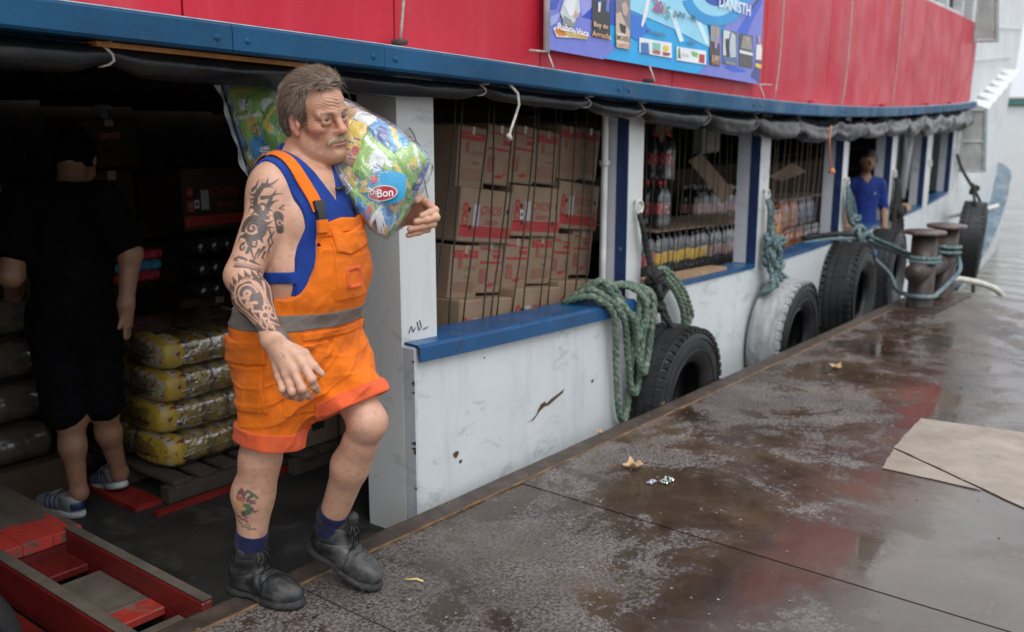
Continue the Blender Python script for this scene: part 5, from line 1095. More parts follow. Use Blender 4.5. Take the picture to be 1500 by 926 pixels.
for a in ((4.02, 3.95), (4.08, 4.04), (4.12, 4.16), (4.16, 4.30)): rope(mb, [wp(a[0], -.08, .55), wp(a[0] - .02, -.11, .43), wp(a[1], -.14, .33), wp(a[1], -.05, .28)], .019)
mb.build('lower_part', m_bg, t, True)
e3 = wp(6.19, -.03, .88)
t = rt('hanging_coil', tuple(e3), 'blue green rope coil hanging from the third white ring beside the young man')
mb = MB()
for k in range(4): d = .03 * k; rope(mb, [e3, wp(6.15 + d, -.05, .78), wp(6.17 + d * 1.6, -.06, .62), wp(6.30 + d, -.07, .53 - d * .4), wp(6.40 + d * .3, -.06, .60), wp(6.30, -.06, .74), wp(6.20, -.05, .82)], .017)
knot(mb, wp(6.36, -.08, .57), .035, .018, 2, .4); mb.build('turns', m_bg, t, True)
kn3 = wp(6.42, -.14, .40)
t = rt('mooring_lines', tuple(kn3), 'blue and white mooring lines knotted at the window and wound round the rusty bollards')
mb = MB(); knot(mb, kn3, .085, .022, 4, .8, (1.2, .6, 1.)); knot(mb, wp(6.30, -.12, .44), .06, .02, 3, 2.2); mb.build('knot', m_mix, t, True)
BX, BY, BX2, BY2 = 5.60, -.24, 6.12, -.25
def wrap(cx, cy, z, r, a0, a1, n=14, dz=0.): return [Vector((cx + r * math.cos(a0 + (a1 - a0) * k / n), cy + r * math.sin(a0 + (a1 - a0) * k / n), z + dz * k / n)) for k in range(n + 1)]
for k, (z0, z1) in enumerate(((.43, .405), (.38, .375))):
    mb = MB(); rope(mb, [kn3 + Vector((.02, -.01, z0 - .40)), Vector((6.15, .20, (z0 + z1) / 2 - .025)), Vector((5.86, -.02, z1 - .015))] + wrap(BX, BY, z1, .118, 1.1, 1.1 - 4.9, 12), .016, 8); mb.build('line', m_mix if k else m_bg, t, True)
for z in (.44, .395):
    mb = MB(); rope(mb, wrap(BX2, BY2, z, .115, 2.8, 2.8 + 6.6, 16, -.03), .016, 6); mb.build('wrap', m_bg, t, True)
mb = MB(); rope(mb, [wp(6.47, -.14, .36), wp(6.52, -.22, .22), Vector((6.3, .24, .12)), Vector((5.95, .06, .06))] + wrap(BX, BY, .105, .118, 2.2, 5.2, 10) + [Vector((5.9, -.36, .16)), Vector((6.05, -.40, .26)), Vector((6.2, -.33, .36))], .018, 8); mb.build('line', m_mix, t, True)
mb = MB(); knot(mb, wp(6.50, -.2, .24), .04, .02, 2, .3); mb.build('whipping', simple('blue_tape', (.02, .16, .40), .7), t, True)
for k, (z, r_) in enumerate(((.455, .021), (.415, .017))):
    mb = MB(); rope(mb, [wp(5.55, .14, z + .02), wp(5.8, .02, z + .03), wp(6.1, -.07, z + .01), kn3], r_); mb.build('line', m_bk if k == 0 else m_mix, t, True)
e4 = wp(8.28, -.03, .83)
t = rt('fender_rope', tuple(e4), 'bundle of black rope hanging from the fourth white ring')
mb = MB()
for k in range(5): rope(mb, [e4, wp(8.26 + .03 * k, -.05, .70), wp(8.22 + .06 * k, -.06, .52), wp(8.16 + .10 * k, -.07, .34 - .04 * (k % 2)), wp(8.10 + .12 * k, -.08, .22)], .024)
knot(mb, wp(8.28, -.08, .46), .07, .026, 3, .4); mb.build('turns', m_bk, t, True)
e6 = wp(12.25, -.04, .88)
t = rt('fender_rope', tuple(e6), 'black rope with a knot holding the tyre at the bow end')
mb = MB(); rope(mb, [e6, wp(12.2, -.12, .70), wp(12.1, -.25, .52), wp(12.05, -.33, .42)], .022); rope(mb, [wp(12.05, -.33, .42), wp(11.85, -.36, .34), wp(11.75, -.4, .24)], .02); rope(mb, [wp(12.05, -.33, .42), wp(12.15, -.36, .34), wp(12.3, -.4, .22)], .02); knot(mb, wp(12.06, -.33, .43), .05, .024, 2, .5); mb.build('turns', m_bk, t, True)
mb = MB(); rope(mb, [(12.0, .98, -.75), (11.95, .95, -.95), (11.9, .93, -1.2)], .025); tag(mb.build('trailing_cord', m_bk, None, True, origin=(12, .98, -.75)), 'short black cord trailing from the far tyre to the water', 'rope')
mb = MB(); mb.tube(smooth([(6.46, -.16, .02), (6.6, -.10, .05), (6.9, -.2, .04), (7.3, -.42, -.10), (7.5, -.5, -.4)], 8), .028, 10); tag(mb.build('hose', simple('white_hose', (.52, .50, .44), .5), None, True, origin=(6.46, -.16, .02)), 'short white hose end lying over the end of the dock', 'hose')
# ------------------------------------------------------------------ bollards
m_bol = simple('rusty_bollard_steel', (.042, .028, .024), .5, .4, 7, .35, 60, dirt=(.13, .065, .035), dscale=6, dthr=(.56, .68))
bo = thing('bollard', (BX, BY, 0), 'pair of rusty steel mooring bollards joined by a crossbar at the end of the dock', 'bollard')
for cx, cy in ((BX, BY), (BX2, BY2)):
    mb = MB(); mb.lathe([(0, 0), (.102, 0), (.102, .02), (.098, .03), (.097, .585), (0, .585)], 32, (cx, cy, 0)); p = mb.build('post', m_bol, bo, True)
    mb = MB(); mb.lathe([(0, .586), (.150, .584), (.155, .590), (.155, .604), (.150, .609), (0, .612)], 32, (cx, cy, 0)); mb.build('cap_flange', simple('flange_steel', (.075, .05, .047), .4, .4, 9, .3, dirt=(.22, .18, .17), dscale=8), p, True)
MX = Matrix.Rotation(math.radians(90), 3, 'Y')
mb = MB(); mb.lathe([(0, -.02), (.05, -.02), (.052, -.012), (.074, -.012), (.078, -.006), (.078, .94), (0, .94)], 24, (5.39, -.25, .30), MX); mb.build('crossbar', m_bol, bo, True)
mb = MB(); mb.box((5.86, -.25, .004), (1.0, .36, .008)); mb.build('base_plate', m_bol, bo)
# ------------------------------------------------------------------ boarding ramp at the lower left
def ramp_red(): 
    t = NT('worn_red_timber'); c = t.ramp(t.noise(6, 6, .6, .3, stretch=(2, .5, 2)), [(.3, (.07, .005, .004)), (.7, (.14, .010, .008))])
    c = t.mix(t.ramp(t.noise(14, 6, .7), [(.66, 0.), (.72, .8)]), c, (.07, .045, .035)); t.set(Base_Color=c, Roughness=.45); t.bump(t.noise(10, 5, .6, .5, stretch=(3, .6, 3)), .4, .012); return t.m
def ramp_top():
    t = NT('worn_timber_top'); c = t.ramp(t.noise(7, 7, .65, .4, stretch=(2.5, .5, 1)), [(.3, (.055, .042, .031)), (.7, (.125, .10, .078))])
    sx = t.n('SeparateXYZ'); t.l(t.tc.outputs['Object'], sx.inputs[0]); y = sx.outputs['Y']
    pd = t.math('SUBTRACT', .20, t.math('ABSOLUTE', t.math('SUBTRACT', y, .20))); k = t.math('ADD', t.math('MULTIPLY', pd, 2.2), t.math('MULTIPLY', t.noise(9, 6, .7), .55))
    c = t.mix(t.ramp(k, [(.48, 0.), (.52, 1.)]), c, (.36, .028, .020)); t.set(Base_Color=c, Roughness=.7); t.bump(t.noise(18, 6, .6, .3, stretch=(3, .5, 1)), .5, .006); return t.m
m_rr, m_rtop = ramp_red(), ramp_top()
m_rung = simple('rung_timber', (.085, .068, .052), .8, .35, 9, .4, 60, dirt=(.06, .045, .035), dscale=6); m_rpatch = simple('bright_red_patch', (.30, .028, .020), .55, .2, 12, .3, 60, dirt=(.16, .10, .08), dscale=16, dthr=(.52, .62))
rp = thing('boarding_ramp', (-.95, .75, -.15), 'worn timber boarding ramp with red painted beams and open slots between dock and boat', 'ramp')
for x0, x1, zt in ((-.805, -.765, .032), (-1.075, -1.03, .026)):
    mb = MB(); mb.box(((x0 + x1) / 2, .43, (zt - .125) / 2 - .003), (x1 - x0, .90, zt + .125), bev=.005); p = mb.build('beam', m_rr, rp)
    mb = MB(); mb.box(((x0 + x1) / 2 + .002, .43, zt + .0035), (x1 - x0 - .004, .89, .004)); mb.build('worn_top', m_rung, p)
for y0, y1, red in ((.30, .62, 0), (.20, .296, 1), (-.03, .12, 0), (.70, .86, 2)):
    mb = MB(); mb.box((-.917, (y0 + y1) / 2, -.068), (.222, y1 - y0, .03), bev=.004); mb.build('rung', [m_rung, m_rpatch, m_rr][red], rp)
for k in range(3):
    mb = MB(); x = -1.02 + k * .112; mb.box((x, 1.42, .006), (.1105, 1.12, .045 + .002 * (k % 2)), bev=.002); mb.build('plank', m_rtop, rp)
mb = MB(); mb.box((-.757, 1.42, .0), (.03, 1.10, .06), bev=.004); mb.build('edge_board', m_rung, rp)
mb = MB(); mb.box((-.917, .875, -.05), (.22, .03, .06)); mb.build('end_board', m_rr, rp)
mb = MB(); mb.box((-1.3, .7, -.13), (.40, 1.7, .05)); mb.build('side_plank', m_rr, rp)
# ------------------------------------------------------------------ loose things on the dock
def ply():
    t = NT('damp_plywood'); c = t.ramp(t.noise(5, 7, .65, .4), [(.3, (.19, .15, .115)), (.55, (.28, .23, .18)), (.75, (.34, .29, .235))])
    c = t.mix(t.ramp(t.noise(12, 6, .7), [(.62, 0.), (.7, .7)]), c, (.12, .095, .08)); t.set(Base_Color=c, Roughness=t.ramp(t.noise(3, 5), [(.35, .28), (.65, .62)])); t.bump(t.noise(40, 5), .25, .004); return t.m
pl = thing('plywood_sheet', (2.2, -1.6, 0), 'pale worn plywood sheet in two pieces lying on the wet dock', 'plywood')
m_ply = ply()
def ragged(pts, n=8):
    o = []
    for i in range(len(pts)):
        a, b = Vector(pts[i]), Vector(pts[(i + 1) % len(pts)])
        for k in range(n):
            p = a.lerp(b, k / n); o.append(p + Vector((rnd.uniform(-.003, .003), rnd.uniform(-.003, .003), 0)) * (k > 0))
    return o
for pts in ([(2.684, -1.165, .003), (2.152, -1.206, .003), (1.764, -1.85, .003), (1.60, -2.35, .003), (2.55, -2.4, .003), (2.77, -1.62, .003)], [(2.128, -1.214, .003), (1.845, -1.259, .003), (1.852, -1.672, .003)]):
    zo = 0.; mb = MB(); r_ = [p + Vector((0, 0, zo)) for p in ragged(pts)]; mb.prism(r_, (0, 0, .003)); mb.build('piece', m_ply, pl, fixn=True)
m_leaf = simple('dry_leaf', (.42, .27, .15), .7, .3, 20, .3)
def leaf(x, y, sz, rz, label, curl=1.):
    mb = MB()
    def fn(u, v):
        w = math.sin(math.pi * min(1, u * 1.02)) ** .7 * .36 * (1 + .25 * math.sin(u * 14)); yy = (v - .5) * 2 * w
        return Vector((u - .5, yy, curl * (.55 * (abs(yy) ** 1.6) * 2 + .25 * (u - .5) ** 2 * 2) + .02 + .05 * vnoise(u * 4, v * 4)))
    M = Matrix.Rotation(rz, 3, 'Z'); mb.grid(lambda u, v: M @ (fn(u, v) * sz) + Vector((x, y, .004)), [k / 12 for k in range(13)], [k / 8 for k in range(9)])
    o = mb.build('dry_leaf', m_leaf, None, True, origin=(x, y, 0)); md = o.modifiers.new('thickness', 'SOLIDIFY'); md.thickness = .0015; return tag(o, label, 'leaf')
leaf(1.137, -.404, .095, 2.3, 'curled tan dead leaf standing on the wet dock', 1.6)
leaf(2.05, .0, .05, .4, 'small dry leaf scrap on the dock edge near the nearest tyre'); leaf(1.45, -.005, .05, 1.4, 'dry leaf crumb on the dock edge left of the nearest tyre')
leaf(3.37, -.44, .10, 1.0, 'pale leaf scrap on the wet dock farther along')
def scrap(name, x, y, sz, m, label, cat):
    mb = MB(); mb.grid(lambda u, v: Vector((x + (u - .5) * sz * 1.5, y + (v - .5) * sz, .006 + sz * .35 * abs(vnoise(u * 4 + x, v * 4)) + .1 * sz * math.sin(u * 9) ** 2)), [k / 10 for k in range(11)], [k / 8 for k in range(9)])
    o = mb.build(name, m, None, origin=(x, y, 0)); return tag(o, label, cat)
m_foil = simple('foil', (.60, .64, .60), .12, .3, 40, .6, 60, metal=1.); scrap('foil_wrapper', 1.10, -.60, .045, m_foil, 'crumpled shiny foil scrap on the wet dock right of the leaf', 'litter'); scrap('foil_wrapper', 1.05, -.555, .028, simple('lilac_foil', (.5, .5, .62), .2, metal=.6), 'small lilac wrapper scrap beside the shiny foil', 'litter')
mb = MB(); mb.tube([(-.245, -.37, .006), (-.22, -.40, .008), (-.215, -.425, .005)], .004, 5); tag(mb.build('straw_bit', simple('straw', (.55, .42, .16), .7), None, True, origin=(-.24, -.38, 0)), 'bit of yellow straw on the dock by the raised boot', 'litter')
# grit, flakes and splinters scattered over the planks
mb = MB(); gr = random.Random(5)
for i in range(900):
    x = gr.uniform(-1.2, 5.5); y = -abs(gr.gauss(0, .8)) - .02; sz = gr.choice([.0025, .003, .004, .006, .009]); a = gr.uniform(0, 6.28)
    if y < -2.4: continue
    p = [(x + sz * gr.uniform(.5, 1.3) * math.cos(a + k * 2.09), y + sz * gr.uniform(.5, 1.3) * math.sin(a + k * 2.09), .001) for k in range(3)]; mb.add(p + [(x, y, .001 + sz * .55)], [(0, 1, 3), (1, 2, 3), (2, 0, 3)])
tag(mb.build('dock_grit', simple('grit', (.20, .15, .11), .8, .6, 40, 0)), 'rust flakes and grit scattered over the dock', 'grit', kind='stuff')
# ================================================================== PEOPLE
def skin_mat():
    t = NT('skin'); a = t.n('Attribute', attribute_name='Col')
    blot = t.ramp(t.noise(38, 5, .65), [(.26, (.78, .70, .67)), (.5, (1., 1., 1.)), (.76, (1.16, 1.02, .97))])
    t.set(Base_Color=t.mix(1., a.outputs['Color'], blot, 'MULTIPLY'), Roughness=t.ramp(t.noise(120, 4), [(.3, .38), (.7, .56)]), Subsurface_Weight=.12)
    t.b.inputs['Subsurface Radius'].default_value = (.010, .004, .002); t.b.inputs['Subsurface Scale'].default_value = .5
    t.bump(t.math('ADD', t.noise(420, 4, .7), t.math('MULTIPLY', t.noise(90, 4), .8)), .4, .0018); return t.m
def cloth_mat(name, c, var=.18, rough=.8, weave=900., wear=None):
    t = NT(name); b = t.ramp(t.noise(9, 6, .6, .5), [(.3, tuple(x * (1 - var) for x in c)), (.7, tuple(min(1, x * (1 + var)) for x in c))])
    if wear:
        b = t.mix(t.ramp(t.noise(15, 6, .7, .6), [(.60, 0.), (.74, .55)]), b, wear)
    w = t.n('TexWave', wave_type='BANDS', bands_direction='DIAGONAL'); w.inputs['Scale'].default_value = weave; w.inputs['Distortion'].default_value = 1.
    t.l(t.tc.outputs['Object'], w.inputs['Vector'])
    t.set(Base_Color=b, Roughness=rough, Sheen_Weight=.06, Specular_IOR_Level=.3)
    t.bump(t.math('ADD', t.noise(26, 6, .62, .4), t.math('MULTIPLY', w.outputs['Fac'], .06)), .85, .009); return t.m
m_skin = skin_mat()
m_or = cloth_mat('orange_workwear', (.92, .185, .003), .14, .72, wear=(.50, .085, .004))
m_or_in = cloth_mat('orange_turnup', (.82, .125, .035), .10, .75)
m_tank = cloth_mat('royal_blue_jersey', (.003, .042, .28), .16, .6, wear=(.006, .065, .38))
m_refl = cloth_mat('grey_reflective_tape', (.21, .18, .155), .18, .45)
m_sock = cloth_mat('navy_sock', (.008, .012, .06), .2, .9)
m_boot = simple('scuffed_black_leather', (.014, .014, .0145), .5, .4, 14, .3, 120, dirt=(.095, .09, .085), dscale=9, dthr=(.46, .70))
m_sole = simple('boot_rubber', (.018, .018, .018), .75, .3, 20, .4, 90, dirt=(.06, .055, .05), dscale=12, dthr=(.52, .7))
m_hairv = vcol('hair_strands', .45, 0, var=.2, scale=60, spec=.4)
m_black = simple('black_plastic', (.012, .012, .013), .35, .2, 30, .05)
m_eyew = vcol('eyeball', .12, 0, var=.02, coat=.6)
v3 = lambda *p: np.array(p, np.float32)
PO = v3(-.78, 3.0, 0.)                                       # where he stands
man = thing('person', tuple(QUAY + PO @ TOW), 'moustached grey haired man with a tattooed arm in orange bib shorts stepping onto the dock', 'person')
def toman(V, o=PO): return (np.asarray(V) - o) @ TOW
f_ = v3(.819, -.574, 0); l_ = v3(.574, .819, 0)              # chest direction, his left
TA = v3(-.645, 3.055, 0)                                     # trunk axis
shR, elR, wrR = v3(-.705, 2.95, 1.345), v3(-.776, 2.82, 1.108), v3(-.649, 2.64, .966)
shL, elL, wrL = v3(-.525, 3.21, 1.365), v3(-.425, 3.37, 1.225), v3(-.352, 3.18, 1.24)
hipR, knR, anR = v3(-.705, 2.99, .90), v3(-.798, 2.985, .495), v3(-.860, 3.03, .17)
hipL, knL, anL = v3(-.625, 3.12, .89), v3(-.448, 2.955, .625), v3(-.618, 3.14, .20)
# head frame
hy, hr = math.radians(-38), math.radians(8)
hf = v3(math.cos(hy) * .998, math.sin(hy) * .998, -.05); hf /= np.linalg.norm(hf)
hl0 = v3(-math.sin(hy), math.cos(hy), 0); hu0 = np.cross(hf, hl0); hl = hl0 * math.cos(hr) + hu0 * math.sin(hr); hu = hu0 * math.cos(hr) - hl0 * math.sin(hr)
HS = 1.0; HO = v3(-.592, 3.058, 1.553)
HR = np.stack([hf, hl, hu])
def hp(x, y, z): return HO + HS * (x * hf + y * hl + z * hu)
def he(c, r): return Ell(hp(*c), np.array(r) * HS, HR)
def hc(a, b, ra, rb=None): return Cap(hp(*a), hp(*b), ra * HS, (ra if rb is None else rb) * HS)
def lids(y):
    o = []; R0 = .0140
    for el0, r, k in ((70, .0056, .006), (52, .0042, .005), (34, .0030, .0025), (-31, .0028, .0025), (-50, .0040, .006), (-70, .0048, .006)):
        pts = []
        for az in (-56, -30, 0, 30, 56):
            e = math.radians(el0 * (1 - (az / 70) ** 2) + (3 if el0 > 0 else 2)); q = math.radians(az)
            pts.append((.0775 + R0 * math.cos(e) * math.cos(q), y + R0 * math.sin(q) * 1.12, R0 * math.sin(e)))
        o += [('+', hc(pts[i], pts[i + 1], r), k) for i in range(4)]
    return o
headops = [('+', he((-.012, 0, .035), (.098, .076, .088)), .02), ('+', he((-.03, 0, .01), (.078, .072, .075)), .02),
    ('+', he((.030, 0, -.050), (.062, .055, .075)), .03), ('+', he((.052, 0, .045), (.045, .058, .045)), .03),
    ('+', hc((.026, .036, -.090), (.070, .013, -.110), .021, .019), .03), ('+', hc((.026, -.036, -.090), (.070, -.013, -.110), .021, .019), .03),
    ('+', hc((-.014, .054, -.050), (.026, .038, -.088), .018, .020), .03), ('+', hc((-.014, -.054, -.050), (.026, -.038, -.088), .018, .020), .03),
    ('+', he((.083, 0, -.104), (.019, .022, .018)), .02),
    ('+', he((.056, .045, -.022), (.026, .022, .020)), .025), ('+', he((.056, -.045, -.022), (.026, .022, .020)), .025),
    ('+', hc((.091, .010, .019), (.078, .050, .016), .0125, .0105), .014), ('+', hc((.091, -.010, .019), (.078, -.050, .016), .0125, .0105), .014),
    ('-', he((.104, .033, -.001), (.022, .021, .0135)), .012), ('-', he((.104, -.033, -.001), (.022, .021, .0135)), .012),
    ('+', hc((.093, 0, .014), (.114, 0, -.028), .0088, .0112), .010), ('+', he((.116, 0, -.033), (.0125, .0125, .0115)), .010),
    ('+', he((.102, .0145, -.037), (.0115, .0095, .009)), .008), ('+', he((.102, -.0145, -.037), (.0115, .0095, .009)), .008),
    ('-', he((.108, .0075, -.0475), (.006, .0042, .005)), .004), ('-', he((.108, -.0075, -.0475), (.006, .0042, .005)), .004),
    ('+', he((.086, 0, -.066), (.018, .032, .022)), .02),
    ('+', hc((.104, 0, -.0635), (.092, .023, -.0675), .0062, .0045), .006), ('+', hc((.104, 0, -.0635), (.092, -.023, -.0675), .0062, .0045), .006),
    ('+', hc((.1025, 0, -.0765), (.091, .021, -.0715), .0075, .0045), .006), ('+', hc((.1025, 0, -.0765), (.091, -.021, -.0715), .0075, .0045), .006),
    ('-', hc((.111, 0, -.0692), (.096, .026, -.0702), .0022, .0018), .003), ('-', hc((.111, 0, -.0692), (.096, -.026, -.0702), .0022, .0018), .003),
    ('-', hc((.108, 0, -.086), (.101, .014, -.086), .005), .010), ('-', hc((.108, 0, -.086), (.101, -.014, -.086), .005), .010),
    *lids(.033), *lids(-.033),
    # bags under the eyes, folds beside the nose
    ('-', hc((.094, .022, -.019), (.080, .046, -.017), .0022), .006), ('-', hc((.094, -.022, -.019), (.080, -.046, -.017), .0022), .006),
    ('-', hc((.106, .023, -.038), (.088, .041, -.080), .0055), .010), ('-', hc((.106, -.023, -.038), (.088, -.041, -.080), .0055), .010), ('-', hc((.080, .050, -.045), (.066, .052, -.088), .004), .012), ('-', hc((.080, -.050, -.045), (.066, -.052, -.088), .004), .012),
    # ears
    ('+', he((-.006, .080, -.010), (.020, .009, .033)), .008), ('+', he((-.006, -.080, -.010), (.020, .009, .033)), .008),
    ('-', he((.002, .090, -.006), (.010, .007, .019)), .006), ('-', he((.002, -.090, -.006), (.010, .007, .019)), .006),
    ('+', he((.012, -.079, -.012), (.006, .006, .010)), .005), ('+', he((.012, .079, -.012), (.006, .006, .010)), .005),
    ('+', he((.002, -.079, -.038), (.009, .007, .010)), .006)]
nb = v3(-.655, 3.075, 1.40)
neckops = [('+', Cap(hp(-.034, 0, -.055), nb, .058, .070), .022), ('+', Cap(hp(-.012, 0, -.098), nb + f_ * .05 - v3(0, 0, .03), .034, .044), .02)]
trunk = [('+', Ell(v3(-.674, 3.055, .90), (.145, .176, .15), [f_, l_, v3(0, 0, 1)]), .06),
    ('+', Ell(v3(-.642, 3.045, 1.085), (.186, .186, .19), [f_, l_, v3(0, 0, 1)]), .08),
    ('+', Ell(v3(-.640, 3.062, 1.245), (.150, .180, .19), [f_, l_, v3(0, 0, 1)]), .08),
    ('+', Cap(shR - f_ * .01 + l_ * .04, shL - f_ * .01 - l_ * .04, .078), .06),
    ('+', Cap(nb - f_ * .03 - v3(0, 0, .02), shR + v3(0, 0, .025), .052, .05), .045), ('+', Cap(nb - f_ * .03 - v3(0, 0, .02), shL + v3(0, 0, .025), .052, .05), .045),
    ('+', Ell(v3(-.64, 3.062, 1.26) + f_ * .105 - l_ * .075, (.05, .075, .065), [f_, l_, v3(0, 0, 1)]), .05)]
armops = [('+', Ell(shR + v3(-.004, -.005, -.025), (.066, .066, .085)), .04), ('+', Cap(shR - v3(0, 0, .02), elR, .062, .046), .035),
    ('+', Cap(shR * .55 + elR * .45 + v3(.012, -.012, 0), shR * .2 + elR * .8 + v3(.010, -.01, 0), .045, .038), .03),
    ('+', Cap(elR, elR * .66 + wrR * .34, .045, .050), .03), ('+', Cap(elR * .66 + wrR * .34, wrR, .050, .0285), .03), ('+', Cap(wrR + v3(-.012, 0, -.008), wrR + v3(.012, 0, .008), .024), .02),
    ('+', Ell(shL, (.07, .07, .075)), .04), ('+', Cap(shL, elL, .058, .045), .035), ('+', Cap(elL, elL * .6 + wrL * .4, .045, .047), .03), ('+', Cap(elL * .6 + wrL * .4, wrL, .047, .03), .03)]
def finger(pts, r, k0=.010):
    o = []
    for i in range(len(pts) - 1):
        o.append(('+', Cap(pts[i], pts[i + 1], r[i], r[i + 1]), k0 if i == 0 else .003))
    for i in range(1, len(pts) - 1): o.append(('+', Ell(pts[i], (r[i] * 1.08,) * 3), .004))
    return o
def lerp(a, b, t): return a * (1 - t) + b * t
def hand(wr, mcps, pips, tips, cmc, tm, ti, tt, bow, s=1.):
    o = []
    rr = [(.0138, .0122, .0100), (.0140, .0124, .0102), (.0134, .0117, .0097), (.0122, .0105, .0088)]
    for i, (m, p, t) in enumerate(zip(mcps, pips, tips)):
        m, p, t = map(lambda q: np.array(q, np.float32), (m, p, t)); w0 = wr + (np.array(mcps[i], np.float32) - np.mean(mcps, 0)) * .35
        o.append(('+', Cap(w0, m, .0165 * s, .0135 * s), .014))
        d = lerp(p, t, .52) + bow * .006; r = [x * s for x in rr[i]]
        o += finger([m, p, d, t], [r[0], r[1], r[1] * .93, r[2]], .007)
        o.append(('+', Ell(m + bow * .003, (.0125 * s,) * 3), .006))
    cmc, tm, ti, tt = map(lambda q: np.array(q, np.float32), (cmc, tm, ti, tt))
    o += finger([cmc, tm, ti, tt], [.019 * s, .0145 * s, .0125 * s, .0095 * s], .014)
    o.append(('+', Cap(lerp(wr, np.mean(mcps, 0).astype(np.float32), .3), np.mean(mcps, 0).astype(np.float32), .018 * s, .014 * s), .016)); return o
hsft = v3(-.002, .02, .002)
def HH(*p): return v3(*p) + hsft
handops = hand(wrR, [HH(-.564, 2.585, .904), HH(-.588, 2.58, .888), HH(-.609, 2.585, .874), HH(-.632, 2.60, .864)],
    [HH(-.537, 2.563, .866), HH(-.562, 2.556, .842), HH(-.591, 2.562, .832), HH(-.620, 2.578, .834)],
    [HH(-.530, 2.592, .826), HH(-.552, 2.60, .806), HH(-.580, 2.612, .797), HH(-.606, 2.618, .800)],
    HH(-.616, 2.62, .945), HH(-.564, 2.605, .925), HH(-.537, 2.595, .893), HH(-.517, 2.597, .872), v3(-.2, -.8, -.2), 1.0)
handops += hand(wrL, [v3(-.275, 3.14, 1.289), v3(-.258, 3.14, 1.266), v3(-.259, 3.145, 1.245), v3(-.277, 3.15, 1.225)],
    [v3(-.240, 3.095, 1.268), v3(-.236, 3.085, 1.247), v3(-.246, 3.09, 1.226), v3(-.264, 3.10, 1.208)],
    [v3(-.278, 3.068, 1.254), v3(-.296, 3.066, 1.236), v3(-.316, 3.068, 1.212), v3(-.322, 3.078, 1.192)],
    v3(-.325, 3.16, 1.275), v3(-.295, 3.12, 1.305), v3(-.285, 3.08, 1.308), v3(-.292, 3.05, 1.302), v3(.7, -.3, .1), 1.0)
legops = []
for hp_, kn, an, fw_, ks in ((hipR, knR, anR, v3(.9, -.42, 0), 1.), (hipL, knL, anL, v3(.45, -.26, .05), .90)):
    legops += [('+', Cap(hp_, kn, .105, .060 * ks), .04), ('+', Ell(kn + fw_ * .006, (.052 * ks, .052 * ks, .060 * ks)), .025), ('+', Cap(kn, lerp(kn, an, .40) - fw_ * .012, .060 * ks, .060 * ks), .03),
        ('+', Cap(lerp(kn, an, .40) - fw_ * .014, lerp(kn, an, .84), .060 * ks, .041), .04), ('+', Cap(lerp(kn, an, .2) + fw_ * .012, an + fw_ * .008, .046, .036), .03), ('+', Cap(an, an + v3(0, 0, -.06), .040, .037), .03)]
def bodypost(P, d):
    q = (P - HO) @ HR.T / HS                                  # forehead furrows, crow's feet
    m = np.clip(1 - np.abs(q[:, 1]) / .058, 0, 1) ** .5 * np.exp(-((q[:, 2] - .048) / .022) ** 2) * (q[:, 0] > .045)
    d = d + .0020 * m * np.sin((q[:, 2] + .010 * np.cos(q[:, 1] * 60) + .003 * np.sin(q[:, 1] * 150)) * 620)
    fr = np.exp(-((np.abs(q[:, 1]) - .007) / .0022) ** 2) * np.exp(-((q[:, 2] - .022) / .010) ** 2) * (q[:, 0] > .07)
    cf = np.clip((np.abs(q[:, 1]) - .046) / .008, 0, 1) * np.exp(-((q[:, 2] + .002) / .016) ** 2) * (q[:, 0] > .03)
    return d + .0014 * fr + .0009 * cf * np.sin((q[:, 2] + .3 * (np.abs(q[:, 1]) - .05)) * 900)
body_ops = trunk + neckops + headops + armops + handops + legops
Vb, Fb = surface(Shape(body_ops, bodypost), .0026)
